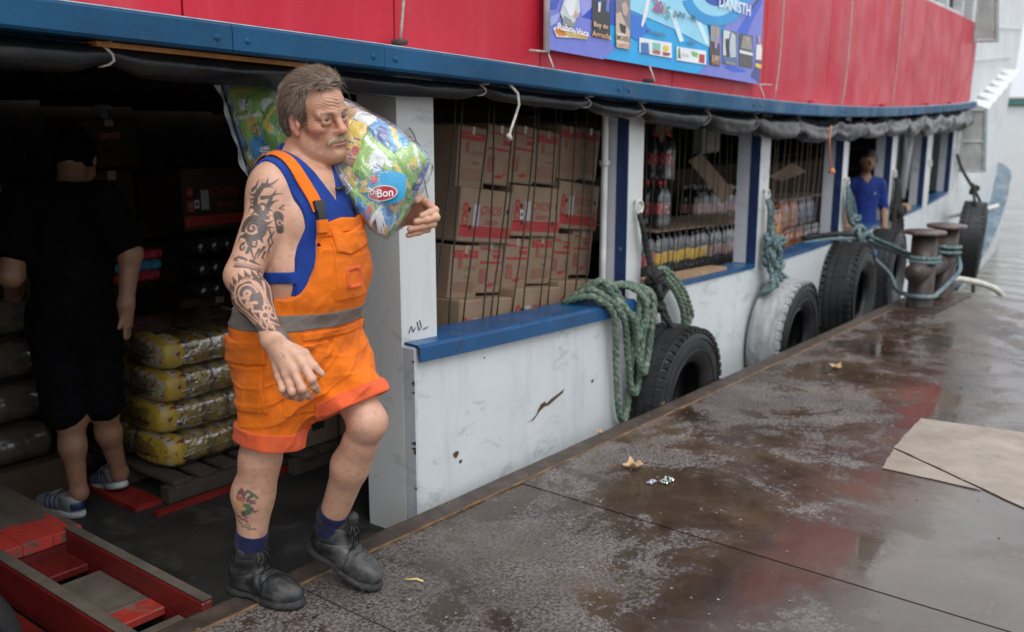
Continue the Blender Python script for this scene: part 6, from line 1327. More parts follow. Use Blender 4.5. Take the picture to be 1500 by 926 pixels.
# ---- skin colour, stubble, tattoos
def tattoo_arm(P):
    """ink coverage 0..1 on the right arm"""
    ink = np.zeros(len(P), np.float32)
    def unwrap(A, B, rad):
        ax = B - A; L = np.linalg.norm(ax); ax = ax / L; t = (P - A) @ ax; q = (P - A) - t[:, None] * ax
        view = v3(0.12, -1., .25); view = view - (view @ ax) * ax; view /= np.linalg.norm(view); side = np.cross(view, ax); side /= np.linalg.norm(side)
        if side[0] < 0: side = -side
        ang = np.arctan2(q @ side, q @ view); return t, ang * rad, np.linalg.norm(q, axis=1), L, np.abs(ang)
    t, v, r, L, ang = unwrap(shR, elR, .062)
    # drawn in a flat frame: 1 unit = 1/5.79 of a 2.1 mm step, axis from (382,185) down to (115,955)
    A0 = np.array([382., 185.]); B0 = np.array([115., 955.]); ax0 = (B0 - A0) / np.linalg.norm(B0 - A0); pr0 = np.array([-ax0[1], ax0[0]]) * -1
    kk = np.linalg.norm(B0 - A0) / L
    U = A0 + (t * kk)[:, None] * ax0 + (v * kk * .92)[:, None] * pr0
    def stroke(pts, w0, w1=None):
        w1 = w0 if w1 is None else w1
        d, fr = seg_dist(U, pts); w = w0 + (w1 - w0) * fr
        return d - w / 2
    def arc(cx, cy, r0, r1, a0, a1, n=16): return [(cx + (r0 + (r1 - r0) * i / n) * math.cos(math.radians(a0 + (a1 - a0) * i / n)), cy + (r0 + (r1 - r0) * i / n) * math.sin(math.radians(a0 + (a1 - a0) * i / n))) for i in range(n + 1)]
    S = [([(325, 225), (290, 270), (255, 305), (235, 365), (250, 425), (300, 470)], 26, 44), ([(325, 240), (352, 205), (362, 165)], 20, 2), ([(335, 238), (385, 215), (435, 165)], 22, 2),
         ([(330, 240), (370, 240), (395, 250)], 16, 2), ([(270, 290), (215, 290), (190, 255)], 22, 3), ([(230, 250), (270, 225), (297, 175)], 22, 2), (arc(255, 255, 20, 8, 180, 420), 9, 6),
         ([(250, 330), (200, 320), (180, 300)], 20, 3), (arc(212, 330, 34, 14, 20, 250), 13, 6), ([(300, 330), (360, 325), (395, 300), (440, 288)], 26, 3), ([(330, 450), (350, 380), (375, 320), (408, 258)], 34, 3),
         ([(350, 400), (385, 360), (420, 345)], 22, 3), (arc(292, 405, 44, 10, 60, -260), 15, 12), ([(320, 440), (360, 430), (385, 440)], 22, 2), ([(225, 400), (180, 375), (150, 440)], 20, 3),
         ([(240, 430), (215, 460), (185, 450)], 18, 3), (arc(215, 590, 92, 84, 200, 500), 52, 40), (arc(215, 590, 56, 12, 380, -60), 22, 16), ([(290, 490), (340, 500), (360, 470)], 24, 3), (arc(325, 490, 26, 8, 40, 330), 12, 8),
         ([(310, 560), (350, 540), (380, 515)], 26, 2), ([(310, 610), (345, 580), (385, 575)], 24, 2), ([(150, 520), (115, 540), (130, 480)], 18, 3), ([(140, 600), (100, 590), (120, 555)], 18, 3), ([(140, 650), (95, 640), (80, 690)], 26, 3),
         ([(180, 690), (200, 740), (170, 800)], 36, 22), (arc(135, 750, 36, 10, 280, -20), 18, 12), ([(270, 660), (290, 700), (300, 715)], 26, 3), (arc(235, 715, 24, 8, 200, 480), 12, 8), ([(200, 750), (240, 750), (255, 720)], 18, 4),
         ([(200, 770), (215, 820), (225, 860)], 16, 3), ([(270, 770), (240, 820), (230, 880)], 14, 3), ([(310, 750), (275, 800), (250, 850)], 18, 3), ([(320, 790), (300, 835), (330, 850)], 18, 4), ([(100, 830), (60, 835), (55, 850), (90, 860)], 16, 10), ([(120, 840), (170, 860), (150, 880)], 18, 4),
         ([(345, 600), (365, 640), (340, 690), (365, 740), (345, 790), (365, 830)], 12, 8), ([(385, 610), (365, 660), (390, 700), (360, 760), (380, 800)], 9, 9), ([(415, 470), (420, 530), (430, 590)], 52, 40), ([(450, 380), (425, 410), (450, 415)], 8, 6),
         ([(55, 912), (170, 930), (300, 962)], 10, 10), ([(200, 870), (250, 890), (290, 900)], 18, 4)]
    for i in range(16): x = 62 + i * 16; S.append(([(x, 905 + i * 3.4), (x + 3, 872 + i * 3.6)], 7, 4))
    d = np.full(len(P), 99., np.float32)
    for pts, w0, w1 in S: d = np.minimum(d, stroke(pts, w0 * 1.32 + 2, w1 * 1.3 + 1))
    for pts, w in ((arc(430, 525, 22, 14, 90, 400), 8), ([(150, 470), (180, 430)], 6)): d = np.maximum(d, -stroke(pts, w))
    up = (t < L * 1.08) & (r < .12) & (ang < 1.75) & (t > -.06)
    ink = np.where(up, np.clip(.5 - d / 5.5, 0, 1), ink)
    # forearm: a sleeve of dark fields parted by light lines
    t2, v2, r2, L2, ang2 = unwrap(elR, wrR, .046)
    u = t2 / L2; w = v2 / .046
    band = (u > .10) & (u < .97 + .10 * w) & (r2 < .085)
    line = np.full(len(P), 9., np.float32)
    U2 = np.stack([w, u * 4.6], -1)
    def ring(cx, cy, rx, ry, a0=0, a1=360): return [(cx + rx * math.cos(math.radians(a0 + (a1 - a0) * i / 20)), cy + ry * math.sin(math.radians(a0 + (a1 - a0) * i / 20))) for i in range(21)]
    L_ = [(ring(-.05, 1.0, 1.05, .5, 180, 380), .09), (ring(-.05, 2.3, .85, 1.05, 170, 400), .10), (ring(-.05, 2.3, .55, .75, 150, 350), .08), (ring(.15, 1.15, .42, .2), .08), (ring(.15, 1.15, .2, .07), .06), (ring(-.6, 1.25, .18, .3), .07),
          ([(-.5, 2.0), (-.1, 2.3), (-.45, 2.45), (.2, 2.7)], .13), ([(-.5, 2.6), (-.15, 2.75), (-.35, 3.0), (.15, 3.25)], .12), (ring(-.05, 2.05, .16, .12), .12), ([(.45, 1.6), (.75, 2.3), (.8, 3.1), (.45, 3.9), (.5, 4.6)], .09), ([(1.05, 1.5), (.9, 2.4), (1.1, 3.2)], .12),
          (ring(.75, 3.15, .3, .2), .09), (ring(.35, 3.55, .26, .22, 90, 400), .10), (ring(.95, 3.6, .24, .2, 130, 450), .10), ([(-.9, 2.3), (-.6, 3.2), (-.2, 4.2)], .09), ([(-.35, 3.2), (-.2, 3.9), (.1, 3.3), (.1, 4.2)], .09), ([(-.1, 4.4), (.4, 3.95), (1.1, 4.3)], .11), (ring(.45, 4.3, .16, .12), .08), ([(-1.3, .9), (-1.2, 2.2), (-.7, 3.6)], .10),
          ([(-1.0, 1.5), (-.6, 1.7), (-.95, 1.9)], .1), ([(1.3, .8), (1.45, 2.4), (1.3, 3.8)], .14)]
    for pts, wd in L_:
        d2, fr = seg_dist(U2, pts); line = np.minimum(line, d2 - wd * .62)
    dark = np.clip(.5 + line / .07, 0, 1)
    tri = (u > .10) & (u < .235); ph = (w * 2.6) % 1.0; saw = np.abs(ph - .5) * 2; dark = np.where(tri, np.clip(.5 + (saw - (.235 - u) / .135 * 1.0) / .2, 0, 1), dark)
    return np.where(band & (t2 > 0), np.maximum(ink, dark * .95), ink)
def skin_cols(V, base=(.55, .315, .215)):
    P = np.asarray(V); c = np.tile(np.array(base, np.float32), (len(P), 1))
    c *= (1 + .05 * vn3(P, 22)[:, None])
    q = (P - HO) @ HR.T / HS; hd = (np.linalg.norm(q - np.array([0, 0, -.02]), axis=1) < .2) & (P[:, 2] > 1.40)
    def blend(m, col_, k): nonlocal c; m = np.clip(m, 0, 1)[:, None] * k; c = c * (1 - m) + np.array(col_, np.float32) * m
    g = lambda p, s: np.exp(-((q - np.array(p)) ** 2).sum(1) / s ** 2) * hd
    c[hd] *= np.array([.93, .84, .77], np.float32)
    for y in (.045, -.045): blend(g((.06, y, -.028), .030), (.55, .21, .15), .55)
    blend(g((.115, 0, -.034), .020), (.58, .22, .17), .65)
    for y in (.078, -.078): blend(g((-.005, y, -.012), .032), (.58, .22, .18), .55)
    blend(g((.05, 0, .05), .05), (.62, .38, .28), .35)
    stub = ((q[:, 2] < -.045) & (q[:, 2] > -.125) & (q[:, 0] > -.01) & hd) * np.clip(1 - np.abs(q[:, 2] + .085) / .05, 0, 1)
    blend(stub, (.36, .24, .19), .30)
    lips = np.exp(-((q[:, 2] + .0695) / .0065) ** 4) * (np.abs(q[:, 1]) < .026) * (q[:, 0] > .085) * hd; blend(lips, (.42, .15, .13), .75)
    for y in (.033, -.033): blend(g((.088, y, -.002), .021), (.36, .19, .15), .5)
    fl = ((np.linalg.norm(P - elR, axis=1) < .07)); blend(np.exp(-(np.linalg.norm(P - elR, axis=1) / .05) ** 2), (.50, .22, .16), .4)
    for m in [(-.566, 2.605, .906), (-.59, 2.60, .89), (-.611, 2.605, .876), (-.634, 2.62, .866), (-.539, 2.583, .868), (-.564, 2.576, .844), (-.593, 2.582, .834)]:
        blend(np.exp(-(np.linalg.norm(P - v3(*m), axis=1) / .013) ** 2), (.52, .22, .17), .5)
    for k in (knR, knL): blend(np.exp(-(np.linalg.norm(P - k, axis=1) / .07) ** 2), (.50, .24, .18), .4)
    return c
cb = skin_cols(Vb)
ink = tattoo_arm(Vb) * (1 - .15 * np.clip(vn3(Vb, 300), 0, 1))
cb = cb * (1 - .90 * ink[:, None]) + np.array([.030, .036, .042]) * .90 * ink[:, None]
# the little coloured figure on the shin
qs = Vb - lerp(knR, anR, .5)
axl = (anR - knR) / np.linalg.norm(anR - knR); tl = qs @ axl; vw = v3(-.10, -1., 0); vw = vw - (vw @ axl) * axl; vw /= np.linalg.norm(vw); sd2 = np.cross(vw, axl); sd2 = -sd2 if sd2[0] < 0 else sd2
ql = qs - tl[:, None] * axl; rl = np.linalg.norm(ql, axis=1); vl = np.arctan2(ql @ sd2, ql @ vw) * .05
shin = (rl < .085) & (np.abs(tl) < .16) & (np.abs(Vb[:, 0] - knR[0]) < .2) & (Vb[:, 2] < .47)
U3 = np.stack([vl, tl], -1) * 1000.
for pts, w, colr in [([(-26, -62), (-22, -78), (-15, -60)], 10, (.16, .03, .06)), ([(-14, -62), (-6, -80), (6, -74), (4, -62)], 9, (.03, .10, .06)), ([(0, -58), (12, -70), (20, -60)], 8, (.03, .10, .06)), ([(-26, -48), (-16, -44), (-8, -50)], 14, (.30, .10, .08)), ([(2, -48), (12, -42)], 13, (.22, .06, .10)),
        ([(-28, -30), (-18, -24), (-8, -30)], 10, (.55, .28, .05)), ([(-4, -28), (6, -20), (2, -4), (-10, 6)], 17, (.02, .14, .07)), ([(8, -18), (18, -6), (22, -12)], 6, (.20, .03, .08)), ([(-10, 6), (-14, 16), (-2, 20)], 6, (.14, .02, .07)), ([(2, -34), (14, -52)], 5, (.02, .12, .06)),
        ([(-44, 22), (-34, 30), (-26, 26), (-18, 34), (-6, 30), (0, 38)], 7, (.10, .04, .10)), ([(-36, 46), (-22, 50), (-14, 62), (0, 58), (6, 66), (22, 60), (28, 66)], 5, (.03, .11, .07)), ([(-6, 52), (4, 48), (10, 58)], 4, (.03, .11, .07)),
        ([(-30, -66), (-30, -44), (-24, -36)], 3, (.02, .02, .03)), ([(-2, -62), (-2, -40)], 3, (.02, .02, .03)), ([(-20, -52), (-12, -54)], 3, (.02, .02, .03))]:
    d, fr = seg_dist(U3, pts); m = (np.clip(.5 - (d - w / 2) / 3.2, 0, 1) * shin * .88)[:, None]; cb = cb * (1 - m) + np.array(colr) * m
body = np_mesh('body', toman(Vb), Fb, m_skin, man, cb)
# ---- eyes
for y in (.033, -.033):
    mb = MB(); g = np.array([.985 * math.cos(math.radians(-6)), -.16, .03]); g = g / np.linalg.norm(g)
    look = Vector(tuple(hf * g[0] + hl * g[1] + hu * g[2])).normalized(); M = look.to_track_quat('Z', 'Y').to_matrix(); c = Vector(tuple(hp(.0775, y, .0005)))
    R = .0128 * HS; n = 20
    for i, (a0, a1, cc) in enumerate(((0, .14, (.005, .005, .005)), (.14, .24, (.045, .055, .062)), (.24, .46, (.04, .05, .055)), (.46, .52, (.02, .02, .022)), (.52, 3.1, (.46, .42, .39)))):
        mb.lathe([(R * math.sin(a0 + (a1 - a0) * k / 6) + 1e-5, R * math.cos(a0 + (a1 - a0) * k / 6)) for k in range(7)], n, c, M, c_=cc)
    mb.v = [tuple(p) for p in toman(np.array(mb.v))]; o = mb.build('eye', m_eyew, None, True, origin=(0, 0, 0)); o.parent = man
# ---- hair: cap under thousands of strands
hairops = [('+', he((-.014, 0, .041), (.106, .086, .095)), .02), ('+', he((-.040, 0, .000), (.083, .084, .085)), .02), ('+', he((.036, 0, .102), (.060, .064, .032)), .03)]
def hairline(q): # >0 = bare
    x, y, z = q[:, 0], q[:, 1], q[:, 2]; ay = np.abs(y)
    brow = .098 - .10 * np.clip(ay - .020, 0, .05) + .010 * np.sin(y * 90 + 1)               # front edge of the hair
    temple = .040 + .10 * np.clip(z - .03, 0, .06)                                           # side edge, ahead of the ear
    front = np.where(x > temple, brow - z, -1)
    ear = np.where((x > -.024) & (z < .016), np.minimum(.03, x + .024), -1)
    low = np.where(x < -.024, -.066 - z - .2 * (x + .05), -1)
    return np.maximum.reduce([front, ear, low])
def hairpost(P, d):
    q = (P - HO) @ HR.T / HS
    return np.maximum(d + .003 * vn3(q, 70) + .002 * vn3(q, 160, 3), hairline(q) * .8)
Vh, Fh = surface(Shape(hairops, hairpost), .0045)
hcol = lambda n: np.array([.085, .062, .045], np.float32) * (1 + .35 * np.random.RandomState(3).randn(n, 1).clip(-1.5, 1.5))
ch = np.tile(np.array([.12, .094, .072], np.float32), (len(Vh), 1)) * (1 + .5 * vn3(Vh, 130)[:, None]).clip(.4, 1.6)
hair = np_mesh('hair', toman(Vh), Fh, m_hairv, man, ch)
def strands(name, roots, dirs, lens, lift, w, colf, seg=5, curl=.3, seed=1, grav=.6, hug=0.):
    R_ = np.random.RandomState(seed); VV = []; FF = []; CC = []; base = 0
    for i, (r, d, L) in enumerate(zip(roots, dirs, lens)):
        n_ = r / (np.linalg.norm(r) + 1e-9); p = r.copy(); v = d / np.linalg.norm(d) + n_ * lift; col_ = colf(i); ph = R_.rand() * 6.28; sdv = np.cross(v, n_); sdv /= np.linalg.norm(sdv) + 1e-9
        k3 = np.cross(sdv, v); k3 /= np.linalg.norm(k3) + 1e-9; pts = []
        for s in range(seg + 1):
            wd = w * (1 - s / (seg + .25)) ** .6; pts.append(p.copy())
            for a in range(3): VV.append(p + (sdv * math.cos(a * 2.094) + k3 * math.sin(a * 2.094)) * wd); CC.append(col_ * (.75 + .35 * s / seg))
            v = v - n_ * lift * 1.5 / seg + sdv * curl * math.sin(ph + s * 1.1) / seg + np.array([0, 0, -grav]) / seg; nn = p / (np.linalg.norm(p) + 1e-9); v = v - nn * max(0., float(v @ nn) - .10 * (s > seg * .6)) * hug; v /= np.linalg.norm(v); p = p + v * L / seg
        for s in range(seg):
            for a in range(3): b = base + s * 3; FF.append((b + a, b + (a + 1) % 3, b + 3 + (a + 1) % 3, b + 3 + a))
        base += (seg + 1) * 3
    return np.array(VV), np.array(FF), np.array(CC)
R_ = np.random.RandomState(11)
qh = ((Vh - HO) @ HR.T / HS); keep = (hairline(qh) < -.0005) & (np.linalg.norm(qh - [-.01, 0, .03], axis=1) > .07)
sel = R_.choice(np.nonzero(keep)[0], 9500); rt_ = qh[sel] - np.array([-.012, 0, .03])
qb_ = (Vb - HO) @ HR.T / HS; sb = np.nonzero((np.abs(qb_[:, 0] - .030) < .014) & (np.abs(qb_[:, 1]) > .05) & (qb_[:, 2] > -.026) & (qb_[:, 2] < .05) & (np.linalg.norm(qb_, axis=1) < .12))[0]
sb = R_.choice(sb, min(len(sb), 420), replace=False); rt_ = np.concatenate([rt_, qb_[sb] - np.array([-.012, 0, .03])])
dirs = np.zeros_like(rt_)
for i, r in enumerate(rt_):
    up = max(0., r[2] - .03) / .07
    # combed back from the brow, over the crown, down at the sides and nape
    base = np.array([-.80, .22 * np.sign(r[1]), .10]) * up + np.array([-.62, 0, -.78]) * (1 - up)
    if r[0] > .045 and r[2] > .05: base = np.array([-.25 + .6 * R_.rand(), -.75 + .9 * R_.rand(), .55])
    n_ = r / np.linalg.norm(r); lock = np.array([math.sin(r[0] * 190 + r[2] * 130), math.sin(r[1] * 170 + r[0] * 120 + 1), math.sin(r[2] * 180 + r[1] * 90 + 2)]); base = base + lock * .30 + R_.randn(3) * .13; dirs[i] = base - (base @ n_) * n_
lens = np.where(rt_[:, 2] > .035, .046 + .026 * R_.rand(len(rt_)), .030 + .018 * R_.rand(len(rt_)))
shades = np.array([(.34, .245, .170), (.16, .112, .078), (.52, .42, .32), (.60, .52, .43), (.09, .065, .05), (.42, .30, .195)])
pick = R_.choice(6, len(rt_), p=[.30, .28, .16, .08, .08, .10])
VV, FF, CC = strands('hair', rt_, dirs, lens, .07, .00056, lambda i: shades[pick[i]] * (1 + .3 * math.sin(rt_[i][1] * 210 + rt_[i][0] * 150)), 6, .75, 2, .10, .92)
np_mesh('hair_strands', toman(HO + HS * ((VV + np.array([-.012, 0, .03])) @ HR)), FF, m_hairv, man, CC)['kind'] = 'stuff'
# moustache and eyebrows
mr, md, ml = [], [], []
for i in range(900):
    y = R_.uniform(-.032, .032); k = abs(y) / .032; mr.append((.1062 - .014 * k ** 1.5 - .004 * k + R_.uniform(0, .002), y, -.0515 - .010 * k ** 1.7 + R_.uniform(-.004, .003))); md.append((.16 - .3 * k, np.sign(y) * (.25 + .85 * k) + R_.randn() * .18, -.8 - .25 * k)); ml.append(R_.uniform(.008, .0135))
mr = np.array(mr); msh = np.array([(.54, .41, .27), (.40, .28, .17), (.62, .52, .38), (.24, .16, .10)]); mp = R_.choice(4, len(mr), p=[.4, .28, .2, .12])
VV, FF, CC = strands('m', mr, np.array(md), ml, .16, .00115, lambda i: msh[mp[i]], 3, .3, 5, .3)
np_mesh('moustache', toman(HO + HS * (VV @ HR)), FF, m_hairv, man, CC)
for sy in (1, -1):
    mr, md, ml = [], [], []
    for i in range(90):
        t = R_.rand(); mr.append((.1015 - .021 * t ** 1.5, sy * (.012 + .040 * t), .0165 + .0065 * math.sin(t * 2.4) + R_.uniform(-.003, .003))); md.append((.05, sy * (.9), .15 - .5 * t + R_.randn() * .2)); ml.append(R_.uniform(.008, .014))
    VV, FF, CC = strands('b', np.array(mr), np.array(md), ml, .25, .0006, lambda i: np.array([.30, .22, .155]) * (.7 + .6 * R_.rand()), 3, .2, 6, .1)
    np_mesh('eyebrow', toman(HO + HS * (VV @ HR)), FF, m_hairv, man, CC)
# ---- clothes
def trunk_coords(P):
    r = P - TA; return r[:, :3] @ f_, r[:, :3] @ l_, P[:, 2]
tk = [o for o in trunk] + [neckops[0]]
def interp(x, xs, ys): return np.interp(x, xs, ys).astype(np.float32)
def folds(P, A=.003): return A * (.6 * np.sin(P @ v3(38, 20, 26) + 2.2 * vn3(P, 9)) + .5 * vn3(P, 34, 2) + .35 * vn3(P, 75, 5))
def tankpost(P, d):
    F_, Lt, z = trunk_coords(P); al = np.abs(Lt); ang = np.degrees(np.arctan2(al, F_))
    neck = interp(z, [0, 1.305, 1.31, 1.36, 1.41, 1.46, 1.6], [-1, -1, .004, .026, .045, .060, .075]) - al                     # inside the neckline
    neck = np.where(F_ > -.03, neck, z - 1.475)
    lim = interp(z, [0, 1.0, 1.08, 1.15, 1.20, 1.24, 1.33, 1.46], [.165, .160, .157, .148, .134, .124, .128, .142])
    arm = al - lim
    arm = np.where(F_ > -.01, arm, np.where(z < 1.16, al - .10, al - lim - .01))                      # open sides
    arm = np.minimum(arm, np.maximum(np.abs(z - 1.0915 - .04 * F_) - .0165, .06 - .5 * F_ * 0 - al))   # narrow tie band under the arm
    arm = np.minimum(arm, z - 1.0)
    d = d + .0022 * np.sin((P @ (f_ * .4 + l_ * 1.)) * 75 + 1.8 * vn3(P, 10) + z * 20) * np.clip((1.38 - z) * 6, .2, 1) + folds(P, .0014)
    return np.maximum.reduce([d, neck, arm, .95 - z, z - 1.495])
Vt, Ft = surface(Shape(tk, tankpost, .0075), .0032); np_mesh('tank_top', toman(Vt), Ft, m_tank, man)
thighR, thighL = (knR - hipR) / np.linalg.norm(knR - hipR), (knL - hipL) / np.linalg.norm(knL - hipL)
cufR, cufL = v3(-.756, 2.972, .560), v3(-.498, 2.995, .668)
nR = v3(-.12, .0, -.99); nL = (v3(.36, -.22, -.78)); nL /= np.linalg.norm(nL)
oa = [(o, p, k) for o, p, k in trunk[:3]] + [('+', Cap(hipR + v3(-.005, -.01, 0), lerp(hipR, cufR, .98), .130, .078), .05), ('+', Cap(cufR, cufR + nR * .09, .078, .077), .03), ('+', Ell(v3(-.590, 3.01, .765), (.085, .085, .12)), .06),
      ('+', Cap(hipL, lerp(hipL, cufL, .98), .122, .090), .04), ('+', Cap(cufL, cufL + nL * .08, .090, .088), .03), ('+', Ell(v3(-.735, 3.09, .86), (.12, .13, .13)), .05)]
def legcut(P):
    sR = (P - cufR) @ nR; sL = (P - cufL) @ nL; return sR, sL
def which(P):   # <0 nearer the right thigh
    def ds(A, B):
        ab = B - A; t = np.clip(((P - A) @ ab) / (ab @ ab), 0, 1.3); return np.linalg.norm(P - A - t[:, None] * ab, axis=1)
    return ds(hipR, cufR) - ds(hipL, cufL)
def cyl0(P): r = P - hipR; return np.degrees(np.arctan2(r[:, 0], -r[:, 1]))
def ofold(P, d):
    z = P[:, 2]; lo_ = np.clip((.98 - z) * 6, 0, 1)
    sm = np.exp(-(which(P) / .0035) ** 2) * (P[:, 2] < .92) + np.exp(-((cyl0(P) - 74) / 1.6) ** 2) * (P[:, 2] < .93) * (which(P) < 0)
    tug = np.abs((P - v3(-.60, 2.93, .80)) @ v3(.35, .1, .93)); pull = .0045 * np.sin(((P - v3(-.62, 2.95, .80)) @ v3(.5, .2, -.84)) * 95 + 2 * vn3(P, 8)) * np.exp(-(np.linalg.norm(P - v3(-.60, 2.95, .79), axis=1) / .16) ** 2)
    return d + .0022 * sm + pull + folds(P, .0042) - .0042 * (1 - np.abs(np.sin((P @ v3(24, 14, -40)) + 2.6 * vn3(P, 6.5)))) ** 4 * lo_ - .003 * (1 - np.abs(np.sin((P @ v3(-30, 22, 30)) + 2.2 * vn3(P, 8, 4)))) ** 5 + lo_ * (.0052 * np.sin((P - hipR) @ v3(16, 40, 34) + 2.4 * vn3(P, 7)) + .003 * vn3(P, 24, 8))
def bib_top(P):
    F_, Lt, z = trunk_coords(P); al = np.abs(Lt)
    zt = interp(al, [0, .094, .098, .104, .118, .132, .15, .168, .3], [1.262, 1.252, 1.22, 1.17, 1.12, 1.08, 1.05, 1.03, 1.02]); return np.where(F_ > .01, zt, 1.03)
def oapost(P, d):
    d = ofold(P, d); z = P[:, 2]; sR, sL = legcut(P); w = which(P)
    d = np.maximum(d, z - bib_top(P)); return np.maximum(d, np.where(w < 0, np.where(z < .78, sR, -1), np.where(z < .84, sL, -1)))
OA = Shape(oa, None, .018)
Vo, Fo = surface(Shape(oa, oapost, .018), .0034); ovr = np_mesh('bib_shorts', toman(Vo), Fo, m_or, man)
def patch(name, off, reg, m, h=.0042, lo=None, hi=None, fold=True, par=None):
    def post(P, d):
        if fold: d = ofold(P, d)
        return np.maximum(d, reg(P))
    V_, F__ = surface(Shape(oa, post, .018 + off), h, lo, hi)
    if len(F__): return np_mesh(name, toman(V_), F__, m, par or ovr)
def slab(x, a, b): return np.maximum(a - x, x - b)
patch('reflective_band', .0028, lambda P: np.maximum(slab(P[:, 2] - .0 * P[:, 0], .935, .985), -99.), m_refl)
# turned-up cuffs
patch('cuff', .005, lambda P: np.maximum(slab((P - cufR) @ nR, -.052, .004), np.where((which(P) < 0) & (np.linalg.norm(P - cufR, axis=1) < .19), -1, 1)), m_or_in)
patch('cuff', .005, lambda P: np.maximum(slab((P - cufL) @ nL, -.042, .004), np.where((which(P) > 0) & (np.linalg.norm(P - cufL, axis=1) < .19), -1, 1)), m_or_in)
def cyl(P):      # right-hip pocket coordinates: along the outside of the right leg
    r = P - hipR; return np.degrees(np.arctan2(r[:, 0], -r[:, 1])), P[:, 2]
patch('cargo_pocket', .008, lambda P: np.maximum.reduce([slab(cyl(P)[0], -78, -12) * .0022, slab(P[:, 2], .685, .865), np.where(which(P) < .0, -1., 1.)]), m_or)
patch('cargo_flap', .016, lambda P: np.maximum.reduce([slab(cyl(P)[0], -88, -8) * .0022, slab(P[:, 2] - .0002 * cyl(P)[0], .842, .915), np.where(which(P) < .0, -1., 1.)]), m_or)
patch('front_pocket', .0035, lambda P: np.maximum.reduce([slab(cyl(P)[0], 8, 66) * .0022, slab(P[:, 2], .665, .895), np.where(which(P) < .02, -1., 1.)]), m_or)
patch('waist_welt', .005, lambda P: np.maximum(slab(P[:, 2], .906, .928), slab(trunk_coords(P)[1], -.15, .12)), m_or)
patch('bib_hem', .0045, lambda P: np.maximum.reduce([P[:, 2] - bib_top(P), bib_top(P) - .042 - P[:, 2], np.abs(trunk_coords(P)[1]) - .098, .05 - trunk_coords(P)[0]]), m_or)
patch('bib_pocket_flap', .010, lambda P: np.maximum.reduce([slab(trunk_coords(P)[1], -.060, .09), slab(P[:, 2] - .25 * np.abs(trunk_coords(P)[1] + .01), 1.155, 1.216), .05 - trunk_coords(P)[0]]), m_or)
patch('bib_pocket', .004, lambda P: np.maximum.reduce([slab(trunk_coords(P)[1], -.068, .09), slab(P[:, 2], 1.02, 1.20), .05 - trunk_coords(P)[0]]), m_or)
patch('phone_pocket', .009, lambda P: np.maximum.reduce([np.maximum(slab(trunk_coords(P)[1], -.038, .028), slab(P[:, 2], 1.052, 1.118)), -np.maximum(slab(trunk_coords(P)[1], -.027, .017), slab(P[:, 2], 1.063, 1.107)), .05 - trunk_coords(P)[0]]), m_or_in)
# straps over the shoulders
surf = Shape(tk, None, .012)
def drape(path, off=0., push=None):
    P = np.array(path, np.float32)
    for _ in range(6):
        e = 1e-3; d = surf.ev(P); g = np.stack([surf.ev(P + v3(*(e if i == j else 0 for j in range(3)))) - d for i in range(3)], -1); n_ = np.linalg.norm(g, axis=1, keepdims=True) + 1e-6
        P = P - (d - off)[:, None] * g / n_
    return P, g / n_
def ribbon(name, path, w, th, m, par):
    pts = []; 
    for i in range(len(path) - 1):
        for k in range(6): pts.append(lerp(v3(*path[i]), v3(*path[i + 1]), k / 6))
    pts.append(v3(*path[-1])); P, N_ = drape(pts, .002); n = len(P)
    for _ in range(2): P[1:-1] = (P[:-2] + 2 * P[1:-1] + P[2:]) / 4
    T_ = np.gradient(P, axis=0); S_ = np.cross(N_, T_); S_ /= np.linalg.norm(S_, axis=1, keepdims=True) + 1e-9
    mb = MB(); vs = []; fs = []
    for i in range(n):
        vs += [P[i] - S_[i] * w / 2, P[i] + S_[i] * w / 2, P[i] + S_[i] * (w / 2 - .002) + N_[i] * th, P[i] - S_[i] * (w / 2 - .002) + N_[i] * th]
    for i in range(n - 1):
        for k in range(4): fs.append((i * 4 + k, i * 4 + (k + 1) % 4, i * 4 + 4 + (k + 1) % 4, i * 4 + 4 + k))
    fs += [(0, 1, 2, 3), ((n - 1) * 4 + 3, (n - 1) * 4 + 2, (n - 1) * 4 + 1, (n - 1) * 4)]
    mb.add([tuple(v) for v in toman(np.array(vs))], fs); o = mb.build(name, m, None, False, origin=(0, 0, 0), fixn=True); o.parent = par; return P, N_, S_
def tl(F_, Lt, z): return TA + f_ * F_ + l_ * Lt + v3(0, 0, z)
for sy in (-1, 1):
    P_, N_, S_ = ribbon('strap', [tl(.155, sy * .086, 1.285), tl(.13, sy * .092, 1.35), tl(.06, sy * .098, 1.43), tl(-.02, sy * .10, 1.46), tl(-.10, sy * .09, 1.42), tl(-.16, sy * .07, 1.30), tl(-.17, sy * .05, 1.05)], .040, .0028, m_or, ovr)
    for k, (z0, ln, wd, mm) in enumerate(((1.300, .030, .036, m_black), (1.272, .034, .028, m_black))):
        P_, N_, S_ = ribbon('buckle', [tl(.16, sy * .086, z0 - ln / 2), tl(.16, sy * .086, z0 + ln / 2)], wd, .012, mm, ovr)
    ribbon('strap_loop', [tl(.165, sy * .086, 1.228), tl(.165, sy * .086, 1.262)], .034, .013, m_or, ovr)
